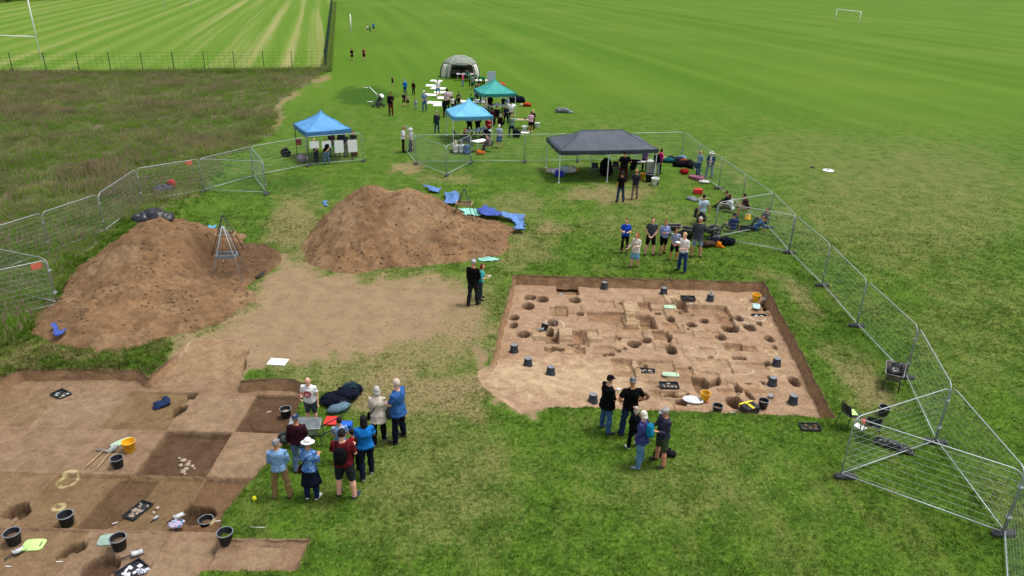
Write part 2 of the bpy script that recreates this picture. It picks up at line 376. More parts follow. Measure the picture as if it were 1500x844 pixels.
# ------------------------------------------------------------------ soil
def soil_mat(name, bs=.5, peb=.5):
    N = NT(name); p = N.pos(); at = N.n('ShaderNodeAttribute', attribute_name='soil').outputs[0]
    a = N.noise(p, 2.6, 8, .72, .6); b = N.noise(p, 13, 6, .75); c = N.noise(p, 70, 3, .6)
    ml = lambda c, k: N.mix(1.0, c, k, 'MULTIPLY')
    col = N.mix(N.ramp(a, .3, .7), ml(at, (.74, .70, .66)), ml(at, (1.22, 1.22, 1.22)))
    col = N.mix(N.math('MULTIPLY', N.ramp(b, .5, .7), .6), col, ml(at, (1.45, 1.47, 1.5)))
    col = N.mix(N.math('MULTIPLY', N.ramp(b, .48, .28), .7), col, ml(at, (.48, .44, .40)))
    vo = N.n('ShaderNodeTexVoronoi', {'Vector': p, 'Scale': 26.0}); 
    pb = N.math('MULTIPLY', N.ramp(vo.outputs['Distance'], .16, .09), N.ramp(N.n('ShaderNodeSeparateColor', {0: vo.outputs['Color']}).outputs[0], .80, .86))
    col = N.mix(N.math('MULTIPLY', pb, peb), col, ml(at, (1.7, 1.75, 1.8)))
    N.base(col); N.b.inputs['Roughness'].default_value = .95; N.b.inputs['Specular IOR Level'].default_value = .08
    N.bump(N.math('ADD', N.math('ADD', b, N.math('MULTIPLY', c, .6)), N.math('MULTIPLY', pb, .6)), bs, .04)
    return N.m
SM = soil_mat('trench_soil', .55); HM = soil_mat('heap_soil', .8, .7)
TAN = np.array((.360, .248, .160)); BRN = np.array((.165, .098, .056)); YEL = np.array((.235, .158, .078)); RED = np.array((.245, .145, .078)); PALE = np.array((.44, .325, .20)); SPRAY = np.array((.66, .60, .30)); CHALK = np.array((.66, .60, .50))
def wall(name, line, depth, lean=.10, seed=0):
    L = len(line); P = np.array(line); t = np.roll(P, -1, 0)-np.roll(P, 1, 0); t /= np.linalg.norm(t, axis=1)[:, None]
    area = np.sum(P[:, 0]*np.roll(P[:, 1], -1)-P[:, 1]*np.roll(P[:, 0], -1))
    inn = np.stack([-t[:, 1], t[:, 0]], 1)*(1 if area > 0 else -1)
    D = depth(P[:, 0]+inn[:, 0]*.3, P[:, 1]+inn[:, 1]*.3); rows = [0, .05, .12, .25, .5, .75, 1.0, 1.25]; V = []; Cc = []
    for k, q in enumerate(rows):
        n = (fbm(P[:, 0]*1.0+k*.31, P[:, 1]+k*.57, 3.1, 3, seed)-.5)*.09*(0 if k == 0 else 1)
        off = lean*q+n+(.0 if k == 0 else .015)
        z = -D*q - (.0 if k == 0 else .004)
        V.append(np.stack([P[:, 0]+inn[:, 0]*off, P[:, 1]+inn[:, 1]*off, z], 1))
        top = (np.clip(1-D*q/.13, 0, 1)*ss(.1, .28, D))[:, None]; sh = ss(.28, .1, D)[:, None]
        Cc.append((np.array((.31,.195,.108))*(1-sh)+TAN*sh)*(1-top)+np.array((.15, .105, .060))*top)
    V = np.concatenate(V); Cc = np.concatenate(Cc); F = []
    i = np.arange(L); j = (i+1) % L
    for k in range(len(rows)-1): F.append(np.stack([k*L+i, k*L+j, (k+1)*L+j, (k+1)*L+i], 1))
    F = np.concatenate(F)
    o = ob(name, np_mesh(name, V, F if area < 0 else F[:, ::-1], {'soil': Cc}), SM); o['kind'] = 'structure'
class Floor:
    def __init__(s, x0, x1, y0, y1, d, base, tone=1.0):
        s.xs = np.arange(x0, x1, d); s.ys = np.arange(y0, y1, d); s.X, s.Y = np.meshgrid(s.xs, s.ys)
        s.zb = base(s.X, s.Y); s.Z = s.zb.copy(); s.C = np.zeros(s.X.shape+(3,))+TAN*np.array((.93,.90,.88))*tone; s.d = d
        s.nz = (fbm(s.X, s.Y, 4, 3, 11)-.5)
        s.ed = (fbm(s.X, s.Y, 6, 3, 13)-.5)*.13
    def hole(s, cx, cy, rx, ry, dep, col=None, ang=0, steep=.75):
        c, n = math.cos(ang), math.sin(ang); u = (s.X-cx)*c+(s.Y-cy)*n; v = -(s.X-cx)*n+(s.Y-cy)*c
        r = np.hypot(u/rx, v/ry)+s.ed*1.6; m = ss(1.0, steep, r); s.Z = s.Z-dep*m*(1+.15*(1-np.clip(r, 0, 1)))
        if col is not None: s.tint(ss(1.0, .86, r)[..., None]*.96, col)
    def rect(s, x0, x1, y0, y1, dep, col=None, soft=.013, a=.8):
        m = ss(-soft, soft, np.minimum(np.minimum(s.X-x0, x1-s.X), np.minimum(s.Y-y0, y1-s.Y))+s.ed*.25)
        s.Z = s.Z-dep*m
        if col is not None: s.tint(m[..., None]*a, col)
    def poly(s, P, dep, col=None, soft=.03, a=.8):
        m = ss(soft, -soft, psd(s.X, s.Y, P)+s.ed*.4); s.Z = s.Z-dep*m
        if col is not None: s.tint(m[..., None]*a, col)
    def loop(s, cx, cy, rx, ry, col, w_=.024, a=.5):
        r = np.hypot((s.X-cx)/rx, (s.Y-cy)/ry)+s.ed*.9; s.tint((ss(w_*1.4/rx, w_*.4/rx, np.abs(r-1))*a*ss(.2, .45, fbm(s.X, s.Y, 7, 2, 21)))[..., None], col)
    def tint(s, m, col): s.C = s.C*(1-m)+np.array(col)*m
    def patch(s, x0, y0, r, col, a=.6): s.tint((ss(1, .2, np.hypot(s.X-x0, s.Y-y0)/r+s.nz*1.2)*a)[..., None], col)
    def done(s, name, line, margin=.12):
        s.Z = s.Z+(fbm(s.X, s.Y, 9, 3, 31)-.5)*.022+(fbm(s.X, s.Y, 1.3, 2, 33)-.5)*.04
        h, w_ = s.X.shape; sd = psd(s.X.ravel(), s.Y.ravel(), line).reshape(h, w_)
        ok = sd < margin; q = ok[:-1, :-1] & ok[1:, :-1] & ok[:-1, 1:] & ok[1:, 1:]
        # keep hidden rim below the turf
        s.Z = np.where(sd > -.005, np.minimum(s.Z, -.05), s.Z)
        jj, ii = np.nonzero(q); F = np.stack([jj*w_+ii, jj*w_+ii+1, (jj+1)*w_+ii+1, (jj+1)*w_+ii], 1)
        used = np.unique(F); mp = np.zeros(h*w_, np.int64); mp[used] = np.arange(len(used))
        V = np.stack([s.X.ravel(), s.Y.ravel(), s.Z.ravel()], 1)[used]
        o = ob(name, np_mesh(name, V, mp[F], {'soil': s.C.reshape(-1, 3)[used]}), SM); o['kind'] = 'structure'; return s
    def z(s, x, y):
        i = int(np.clip(round((x-s.xs[0])/s.d), 0, len(s.xs)-1)); j = int(np.clip(round((y-s.ys[0])/s.d), 0, len(s.ys)-1)); return float(s.Z[j, i])
# --- east trench
_sw = G(742, 575)
def d1(x, y): return .045+.40*ss(.6, 3.6, np.hypot((x-_sw.x)*.8, y-_sw.y)+.4*np.clip(x-2, 0, 6))
wall('trench_wall', T1, d1, .12, 1)
F1 = Floor(-1.0, 11.4, 18.3, 29.5, .025, lambda x, y: -d1(x, y))
ZF = -.43
def f1(px, py): return G(px, py, ZF)
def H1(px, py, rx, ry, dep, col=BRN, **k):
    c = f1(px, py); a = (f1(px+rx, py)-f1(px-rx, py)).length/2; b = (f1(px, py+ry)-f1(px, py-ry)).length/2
    F1.hole(c.x, c.y, a, b, dep*1.6, None if col is None else np.array(col)*.32, steep=.90, **k)  # fill colour darkened further, painting shade into holes the sun reaches
def R1(x0, x1, y0, y1, dep, col=None, **k):
    a = f1(x0, y1); b = f1(x1, y0); c = f1(x1, y1); F1.rect(a.x, max(b.x, c.x), a.y, b.y, dep*1.5, BRN*1.45 if col is None and dep > .08 else col, **k)
for q in ((816,846,416.6,431,.17),(862,914,457,471,.10),(935,951,443,452,.12),(937,956,461,481,.22),(986,1003.6,439,450,.22),(1003,1063,447,462,.14),(1051,1071.5,464,474,.10),(960,977,483,500,.13),(1064,1086,503,513,.13),(901,925,525,551,.09),(839,858,484,500,.14),(800,818,486,499,.10),(780,862,497,505,.07),(906,938,476,492,.06),(842,856,508,518,.09),(884,899,514,520.5,.10),(1012,1050,541,549,.05),(945,972,558,566,.06),(940,985,528,546,.06),(955,972,452,462,.06),(878,899,440,450,.06),(1028,1065,526,545,.05)): R1(*q)
_q = random.Random(4)
for _ in range(64):
    _x, _y = _q.uniform(775, 1100), _q.uniform(432, 590)
    if _y > 520 and _x < 900: continue
    R1(_x, _x+_q.uniform(8, 34), _y, _y+_q.uniform(4, 13), _q.choice((-.035, .03, .045, .065)), col=_q.choice((None, RED*1.3, PALE, YEL*1.2, BRN*1.4, BRN*1.8)), a=.5)
for _ in range(12):
    _x, _y = _q.uniform(745, 1180), _q.uniform(430, 600)
    if _y > 520 and _x < 880: continue
    H1(_x, _y, _q.uniform(2, 6), _q.uniform(1.5, 3.5), _q.uniform(.03, .10), col=_q.choice((BRN*1.6, RED*1.2)))
for q in ((916,934,446,459,-.08),(916,937,461,476,-.09),(779,800,487,495,-.06),(818,839,485,497,-.10),(858,880,487,501,-.11),(976,990,435,446,-.05)): R1(*q, col=PALE, a=.55)
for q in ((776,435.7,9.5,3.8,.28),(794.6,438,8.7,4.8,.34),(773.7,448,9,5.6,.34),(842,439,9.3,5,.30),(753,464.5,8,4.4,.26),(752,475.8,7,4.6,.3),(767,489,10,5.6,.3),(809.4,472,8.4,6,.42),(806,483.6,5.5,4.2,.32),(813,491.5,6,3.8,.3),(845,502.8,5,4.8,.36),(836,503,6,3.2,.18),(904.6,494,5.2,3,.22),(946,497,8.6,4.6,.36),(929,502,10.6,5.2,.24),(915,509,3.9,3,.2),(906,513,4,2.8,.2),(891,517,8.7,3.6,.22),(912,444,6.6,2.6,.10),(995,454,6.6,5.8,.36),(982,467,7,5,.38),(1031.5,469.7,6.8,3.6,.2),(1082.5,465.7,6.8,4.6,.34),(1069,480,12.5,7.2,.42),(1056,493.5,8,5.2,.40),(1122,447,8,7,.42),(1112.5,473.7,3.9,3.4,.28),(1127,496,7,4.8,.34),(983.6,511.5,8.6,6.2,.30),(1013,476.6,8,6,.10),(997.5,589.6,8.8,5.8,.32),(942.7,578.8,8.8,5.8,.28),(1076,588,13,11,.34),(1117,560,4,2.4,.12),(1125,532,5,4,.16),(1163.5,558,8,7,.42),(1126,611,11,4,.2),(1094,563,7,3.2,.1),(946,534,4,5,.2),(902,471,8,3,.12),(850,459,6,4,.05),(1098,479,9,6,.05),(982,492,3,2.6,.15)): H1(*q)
F1.poly([tuple(f1(*p)[:2]) for p in ((1012,551),(1030,552),(1040,561),(1052,551),(1057,557),(1036,569),(1024,577),(1018,570))], .34, BRN*1.15)
F1.poly([tuple(f1(*p)[:2]) for p in ((797,507),(806,505.5),(815,508),(826,512.5),(826.5,516),(815,512),(805,517),(797,512))], .2, BRN*1.25)
for P in (((972,574),(988,572),(992,577),(1008,575),(1009,579),(990,582),(974,579)), ((1072,565),(1078,565),(1088,573),(1085,575)), ((1091,574),(1098,576),(1106,583),(1103,586),(1095,580)), ((1073,522),(1091,522),(1093,527),(1074,526))):
    F1.poly([tuple(f1(*p)[:2]) for p in P], .26, BRN)
for cx, cy, rx, ry, c in ((1094,444,8,6,SPRAY),(1110,464,10,5,CHALK),(1121,474,9,4,SPRAY),(1130,516,7.5,3.5,SPRAY),(1086,542,17,6,CHALK),(966,495,7,5,SPRAY),(1076,509,8,4,SPRAY),(887,423,10,3.5,CHALK),(1142,545,10,5,SPRAY),(1095,468,9,5,CHALK),(812,476,14,9,CHALK),(1032,515,20,8,CHALK)):
    p = f1(cx, cy); F1.loop(p.x, p.y, (f1(cx+rx, cy)-p).length, (f1(cx, cy-ry)-p).length, c)
for px, py, r, c, a in ((860,560,2.3,PALE,.75),(760,560,2.2,PALE,.75),(1000,425,2.4,PALE,.4),(800,425,1.2,RED,.3),(1160,500,.9,BRN,.3),(1140,450,.9,RED,.45),(900,470,1.2,RED,.35),(960,540,1.2,YEL,.4),(1040,525,1.4,PALE,.3),(830,460,1,RED,.3),(740,520,.8,RED,.35),(1010,470,.9,BRN,.2),(1185,560,.6,YEL,.5)):
    p = f1(px, py); F1.patch(p.x, p.y, r, c, a)
F1.done('trench_floor', T1)
# --- west trench: 2 m squares dug to different depths
def d2(x, y): 
    ramp = ss(19.9, 22.6, y)
    ext = ss(-6.75, -6.6, x)*ss(13.35, 13.2, y)
    return (.38*(1-ramp)+.02)*(1-ext)+.17*ext
wall('trench_wall', T2, d2, .10, 4)
F2 = Floor(-17.3, -4.3, 10.6, 23.0, .025, lambda x, y: -d2(x, y), np.array((.72, .71, .69)))
GX = [-16, -14.05, -12.05, -10.02, -8.05, -6.2]; GY = [19.75, 17.7, 15.68, 13.62, 11.5]
_sq = lambda col, k: None if col is None else np.array(col)*k
for c, r, dep, col, a in ((0,0,.03,YEL*.8,.5),(1,0,.015,TAN*.6,.3),(2,0,.07,YEL*.72,.95),(4,0,.14,BRN*.55,.95),(1,1,.02,TAN*.62,.5),(2,1,.0,TAN*.6,.3),(3,1,.24,BRN*.55,.95),(1,2,.03,YEL*.75,.6),(2,2,.13,YEL*.74,.85),(3,2,.13,YEL*.68,.85),(4,2,.17,RED*.58,.9),(2,3,.08,YEL*.75,.6),(3,3,.05,TAN*.6,.4),(1,3,.05,RED*.6,.6)):
    F2.rect(GX[c]+.02, GX[c+1]-.02, GY[r+1]+.02, GY[r]-.02, dep, col, a=a)
def f2(px, py): return G(px, py, -.42)
def H2(px, py, rx, ry, dep, col=BRN, **k):
    c = f2(px, py); a = (f2(px+rx, py)-f2(px-rx, py)).length/2; b = (f2(px, py+ry)-f2(px, py-ry)).length/2
    F2.hole(c.x, c.y, a, b, dep*1.4, None if col is None else np.array(col)*.40, steep=.88, **k)  # dark fill, its tint deepened to paint in the shade of the pit
def P2(P, dep, col=BRN, **k): F2.poly([tuple(f2(*p)[:2]) for p in P], dep*1.4, np.array(col)*.42, **k)
H2(24, 747, 18, 11, .26, BRN*1.2); P2(((254,599),(262,594),(276,594),(270,603),(258,611),(252,608)), .3); P2(((275,576.5),(291,576.5),(283,585),(276,583)), .28)
P2(((80,813),(90,803),(102,796),(118,792),(127,794),(124,802),(112,809),(104,806),(95,813),(83,815)), .22, BRN*1.2)
H2(148, 830, 27, 19, .22, BRN*1.3); H2(140, 842, 20, 10, .2, BRN*1.2); H2(288, 748, 28, 13, .24, BRN*1.1); H2(299, 761, 6.5, 4.5, .25, BRN*.8)
P2(((173,700),(230,700),(215,722),(190,745),(165,765),(140,775),(107,772)), .06, BRN*1.5, a=.85); P2(((371,628),(366,617),(385,612),(430,600),(432,632)), -.05, RED, a=.5)
F2.patch(-13.1, 12.8, 1.3, BRN*.7, .7); F2.tint((ss(19.9, 21.2, F2.Y+F2.nz)*ss(-11.9, -11.5, F2.X)*.9)[..., None], np.array((.285, .192, .108))); F2.patch(-7.2, 16.7, 1.3, PALE*.66, .35); F2.patch(-13, 18.9, 1.8, PALE*.66, .35); F2.patch(-7.4, 12.5, 1.2, PALE*.66, .35); F2.patch(-9.0, 18.7, 1.3, PALE*.66, .4); F2.patch(-5.6, 12.6, .9, PALE*.66, .4); F2.patch(-10.9, 12.2, .6, RED, .4)
for cx, cy, rx, ry in ((98,700,12,8),(85,738,7,4),(305,757,6,4)):
    p = f2(cx, cy); F2.loop(p.x, p.y, (f2(cx+rx, cy)-p).length, (f2(cx, cy-ry)-p).length, SPRAY, .05)
F2.done('trench_floor', T2)
# ------------------------------------------------------------------ spoil heaps
def heap(name, label, cones, x0, x1, y0, y1, seed, tint, shelf=None):
    d = .05; X, Y = np.meshgrid(np.arange(x0, x1, d), np.arange(y0, y1, d)); acc = np.zeros(X.shape); k = 5.0
    wob = (fbm(X, Y, .55, 3, seed)-.5)*.30
    for cx, cy, h, rx, ry, ang in cones:
        c, n = math.cos(R(ang)), math.sin(R(ang)); u = (X-cx)*c+(Y-cy)*n; v = -(X-cx)*n+(Y-cy)*c
        r = np.hypot(u/rx, v/ry)*(1+wob); q = 1.04-np.sqrt(r*r+.025)+.12; acc += np.exp(k*np.clip(h*q, -2, 9))
    Z = np.log(acc)/k-math.log(len(cones))/k*.6
    rid = 1-np.abs(2*fbm(X, Y, .9, 4, seed+5)-1)
    Z = Z+np.clip(Z+.25, 0, .7)*((fbm(X, Y, 1.6, 5, seed+1, .6)-.5)*.34+(rid-.8)*.25)+(fbm(X, Y, 8, 4, seed+3, .6)-.5)*.07+np.clip(fbm(X, Y, 3.6, 3, seed+4)-.58, 0, 1)*.40*ss(.0, .5, Z)*ss(.4, .6, fbm(X, Y, .5, 2, seed+6))
    if shelf is not None:
        sx, sy, srx, sry, sz = shelf; sm = ss(1.15, .75, np.hypot((X-sx)/srx, (Y-sy)/sry)); Z = Z*(1-sm)+(sz+(fbm(X, Y, 3, 4, seed+2)-.5)*.2)*sm
    Z = Z-.10; mask = Z > -.06
    q = mask[:-1, :-1] | mask[1:, :-1] | mask[:-1, 1:] | mask[1:, 1:]; jj, ii = np.nonzero(q); w_ = X.shape[1]
    F = np.stack([jj*w_+ii, jj*w_+ii+1, (jj+1)*w_+ii+1, (jj+1)*w_+ii], 1); used = np.unique(F); mp = np.zeros(X.size, np.int64); mp[used] = np.arange(len(used))
    n = fbm(X, Y, .7, 4, seed+8)[..., None]; C = tint*(.75+.5*n); m = ss(.45, .62, fbm(X, Y, 2.6, 4, seed+9))[..., None]*.45; C = C*(1-m)+np.array((.12, .072, .04))*m
    m2 = ss(.5, .7, fbm(X, Y, 1.0, 3, seed+12))[..., None]*.5; C = C*(1-m2)+np.array((.30, .20, .115))*m2
    if shelf is not None: C = C*(1-sm[..., None]*.8)+np.array((.105, .062, .034))*sm[..., None]*.8
    o = ob(name, np_mesh(name, np.stack([X.ravel(), Y.ravel(), np.maximum(Z, -.1).ravel()], 1)[used], mp[F], {'soil': C.reshape(-1, 3)[used]}), HM)
    tag(o, label, 'soil heap', 'heaps of excavated soil')
    def zz(x, y):
        i = int(np.clip(round((x-x0)/d), 0, X.shape[1]-1)); j = int(np.clip(round((y-y0)/d), 0, X.shape[0]-1)); return max(0., float(Z[j, i]))
    return zz
HEAP_TINT = np.array((.225, .135, .070))
Z1 = heap('spoil_heap', 'sprawling brown spoil heap with dark plastic bundle behind its top, beside rough meadow', [(-15.1, 29.0, 2.4, 3.0, 4.6, 0), (-14.6, 25.9, 1.3, 3.3, 4.3, 25), (-12.9, 25.6, .75, 3.2, 3.4, 0), (-15.6, 24.3, .6, 2.2, 2.2, 0), (-11.9, 29.6, .30, 2.0, 1.8, 0)], -21, -8, 19.5, 36, 40, HEAP_TINT, (-12.0, 29.6, 1.75, 2.3, .36))
Z2 = heap('spoil_heap', 'tall conical brown spoil heap with blue tarpaulin along its right side', [(-7.1, 34.0, 2.6, 2.8, 5.2, 0), (-5.3, 34.3, 2.4, 3.1, 4.6, 0), (-3.7, 33.2, 1.25, 3.6, 3.4, 0), (-2.1, 35.2, .5, 3.0, 1.5, -12)], -13.5, 3, 26, 42, 60, HEAP_TINT*1.02)
# ================================================================== GRASS (real blades)
def leafy(N, g):
    d = N.n('ShaderNodeBsdfDiffuse', {0: g}); tr = N.n('ShaderNodeBsdfTranslucent', {0: g}); mx = N.n('ShaderNodeMixShader', {0: .5}); ou = N.t.nodes['Material Output']
    N.t.links.new(d.outputs[0], mx.inputs[1]); N.t.links.new(tr.outputs[0], mx.inputs[2]); N.t.links.new(mx.outputs[0], ou.inputs[0]); return N.m
def head_mat(name, a, b):
    N = NT(name); return leafy(N, N.mix(N.ramp(N.noise(N.pos(), .9, 4, .6), .3, .7), a, b))
def blades_mat(name, long=False):
    N = NT(name); p = N.pos()
    at = N.n('ShaderNodeAttribute', attribute_name='zone', attribute_type='INSTANCER'); sp = N.n('ShaderNodeSeparateColor', {0: at.outputs[0]})
    if not long:
        g, mid, fine = grass_col(N, sp.outputs[0], sp.outputs[1], sp.outputs[2], 1.0, p)
        rn = N.n('ShaderNodeObjectInfo').outputs['Random']; g = N.mix(N.ramp(rn, .0, 1.0), N.mix(.42, g, (.010, .030, .004)), N.mix(.48, g, (.27, .38, .07)))
    else:
        a = N.noise(p, .35, 4, .65); b = N.math('ADD', N.math('MULTIPLY', N.noise(p, 1.1, 4, .65), .6), N.math('MULTIPLY', N.n('ShaderNodeObjectInfo').outputs['Random'], .4))
        g = N.mix(N.ramp(b, .3, .7), (.10, .175, .025), (.30, .37, .09))
        g = N.mix(N.math('MULTIPLY', N.ramp(a, .5, .66), .75), g, (.15, .28, .03))
        g = N.mix(sp.outputs[0], g, (.42, .36, .16)); g = N.mix(sp.outputs[1], g, (.15, .27, .03))
    return leafy(N, g)
def tuft(rnd, n, h, spread, wd, lean, mi, seed_head=0, mj=0):
    v = []; f = []; mm = []
    for i in range(n):
        a = rnd.random()*6.283; r = spread*math.sqrt(rnd.random()); bx, by = r*math.cos(a), r*math.sin(a)
        a2 = a+rnd.uniform(-1, 1); hh = h*rnd.uniform(.55, 1.1); l = hh*lean*rnd.uniform(.3, 1.2); ca, sa = math.cos(a2), math.sin(a2); w_ = wd*rnd.uniform(.7, 1.3)
        p0 = (bx-sa*w_, by+ca*w_, -.01); p1 = (bx+sa*w_, by-ca*w_, -.01); m0 = (bx+ca*l*.35-sa*w_*.8, by+sa*l*.35+ca*w_*.8, hh*.6); m1 = (bx+ca*l*.35+sa*w_*.8, by+sa*l*.35-ca*w_*.8, hh*.6)
        t = (bx+ca*l, by+sa*l, hh); o = len(v); v += [p0, p1, m0, m1, t]; f += [(o, o+1, o+3, o+2), (o+2, o+3, o+4)]; mm += [mi, mi]
        if seed_head and rnd.random() < seed_head:
            s = .020; o = len(v); z = hh; v += [(t[0]-s, t[1], z-.03), (t[0]+s, t[1], z-.03), (t[0]+ca*.03, t[1]+sa*.03, z+.13), (t[0], t[1]-s, z-.03), (t[0], t[1]+s, z-.03)]
            f += [(o, o+1, o+2), (o+3, o+4, o+2)]; mm += [mj, mj]
    return v, f, mm
def blade_field(name, protos, P, zone, scl, pick, mats, label=None):
    V = []; F = []; TI = []; MI = []
    for k, (v, f, mm) in enumerate(protos):
        o = len(V); V += v; F += [tuple(i+o for i in q) for q in f]; TI += [k]*len(v); MI += mm
    nb = len(V); n = len(P); me = bpy.data.meshes.new(name)
    me.from_pydata(V+[tuple(p) for p in P], [], F)
    for m in mats: me.materials.append(m)
    me.polygons.foreach_set('material_index', MI)
    def att(nm, ty, fld, val, dom='POINT'):
        a = me.attributes.new(nm, ty, dom); a.data.foreach_set(fld, np.ascontiguousarray(val).ravel())
    att('is_tuft', 'BOOLEAN', 'value', np.r_[np.ones(nb, bool), np.zeros(n, bool)])
    att('tuft_id', 'INT', 'value', np.r_[np.array(TI), np.zeros(n, int)].astype(np.int32))
    att('pick', 'INT', 'value', np.r_[np.zeros(nb, int), pick].astype(np.int32))
    rnd = np.random.default_rng(3)
    rot = np.zeros((nb+n, 3), np.float32); rot[nb:, 2] = rnd.random(n)*6.283; att('rot', 'FLOAT_VECTOR', 'vector', rot)
    att('scl', 'FLOAT', 'value', np.r_[np.ones(nb), scl].astype(np.float32))
    z = np.ones((nb+n, 4), np.float32); z[nb:, :3] = zone; att('zone', 'FLOAT_COLOR', 'color', z)
    o = bpy.data.objects.new(name, me); COL.objects.link(o); o['kind'] = 'stuff'
    if label: o['label'] = label
    ng = bpy.data.node_groups.new(name+'_nodes', 'GeometryNodeTree')
    ng.interface.new_socket('Geometry', in_out='INPUT', socket_type='NodeSocketGeometry'); ng.interface.new_socket('Geometry', in_out='OUTPUT', socket_type='NodeSocketGeometry')
    A = lambda t, **k: [setattr(nd, a, b) for nd in [ng.nodes.new(t)] for a, b in k.items()] and ng.nodes[-1] or ng.nodes[-1]
    gi = ng.nodes.new('NodeGroupInput'); go = ng.nodes.new('NodeGroupOutput')
    def na(nm, ty):
        d = ng.nodes.new('GeometryNodeInputNamedAttribute'); d.data_type = ty; d.inputs[0].default_value = nm; return d.outputs[0]
    sg = ng.nodes.new('GeometryNodeSeparateGeometry'); sg.domain = 'POINT'
    si = ng.nodes.new('GeometryNodeSplitToInstances'); ip = ng.nodes.new('GeometryNodeInstanceOnPoints'); L = ng.links.new
    L(gi.outputs[0], sg.inputs[0]); L(na('is_tuft', 'BOOLEAN'), sg.inputs[1]); L(sg.outputs[0], si.inputs[0])
    L(na('tuft_id', 'INT'), si.inputs['Group ID']); L(sg.outputs[1], ip.inputs['Points']); L(si.outputs[0], ip.inputs['Instance'])
    ip.inputs['Pick Instance'].default_value = True; L(na('pick', 'INT'), ip.inputs['Instance Index'])
    er = ng.nodes.new('FunctionNodeEulerToRotation'); L(na('rot', 'FLOAT_VECTOR'), er.inputs[0]); L(er.outputs[0], ip.inputs['Rotation'])
    L(na('scl', 'FLOAT'), ip.inputs['Scale']); L(ip.outputs[0], go.inputs[0])
    md = o.modifiers.new('grow', 'NODES'); md.node_group = ng; return o
def inframe(x, y, mx=110, my=70):
    px, py = PX(x, y); return (px > -mx) & (px < 1500+mx) & (py > -my) & (py < 844+my)
rg = np.random.default_rng(11); rr = random.Random(5)
LB = blades_mat('lawn_blades'); MBm = blades_mat('meadow_blades', True); SH = head_mat('seed_heads', (.27, .20, .145), (.48, .39, .25)); SH2 = head_mat('seed_heads_pale', (.32, .25, .16), (.48, .40, .24))
# lawn
def lawn():
    xs = []; 
    for y0, y1, dens in ((10.5, 15, 230), (15, 20, 185), (20, 27, 120), (27, 36, 62), (36, 46, 26), (46, 58, 14), (58, 75, 7)):
        W_ = 32 if y0 < 40 else 55; n = int((y1-y0)*2*W_*dens); x = rg.uniform(-W_, W_, n); y = rg.uniform(y0, y1, n); k = inframe(x, y); xs.append(np.stack([x[k], y[k]], 1))
    Q = np.concatenate(xs); x, y = Q[:, 0], Q[:, 1]
    st, ba, dk, md = zones(x, y); 
    ok = (rg.random(len(x)) < ss(56, 33, y)) & (psd(x, y, T1) > .0) & (psd(x, y, T2) > .0) & (md < .5)
    hz = np.where((x > -20) & (x < -8.5) & (y > 20) & (y < 36), np.array([Z1(a, b) for a, b in zip(x, y)]) if False else 0, 0)
    ok &= rg.random(len(x)) > np.clip(ba*1.5+(fbm(x, y, 2.6, 4, 44)-.5)*.9, 0, .985)
    for Zf, b in ((Z1, (-21, -8, 19.5, 36)), (Z2, (-13.5, 3, 26, 42))):
        near = (x > b[0]) & (x < b[1]) & (y > b[2]) & (y < b[3]) & ok
        idx = np.nonzero(near)[0]; ok[idx[[Zf(x[i], y[i]) > .02 for i in idx]]] = False
    x, y, st, ba, dk = x[ok], y[ok], st[ok], ba[ok], dk[ok]; n = len(x)
    px, py = PX(x, y)
    longz = np.maximum(ss(40, -10, psd(px, py, [(-40, 490), (60, 505), (150, 520), (240, 500), (265, 492), (210, 545), (0, 545), (-40, 560)])), .75*ss(10, -4, psd(px, py, MEADOW)-12))
    # uncut fringe beside trench edges and fence
    e1 = ss(.5, .05, np.minimum(np.abs(psd(x, y, T1)), np.abs(psd(x, y, T2))))
    ed_ = 0
    s = (.62+.55*fbm(x, y, 1.1, 3, 8))*(1-.3*st)*(1+1.3*longz)*(1+.2*e1)*rg.uniform(.75, 1.25, n)*np.clip(y/19, 1, 1.5)*ss(60, 34, y)**.5
    print('lawn tufts', n)
    protos = [tuft(rr, 8, .050, .042, .0038, .95, 0) for _ in range(4)]
    blade_field('lawn_grass', protos, np.stack([x, y, np.zeros(n)], 1), np.stack([np.clip(st+.30*longz*fbm(x, y, 1.8, 3, 66)*2+.75*ss(.16, .0, np.minimum(np.abs(psd(x, y, T1)), np.abs(psd(x, y, T2)))), 0, 1), ba, dk], 1), s, rg.integers(0, 4, n), [LB], 'short mown lawn grass with dry straw patches')
lawn()
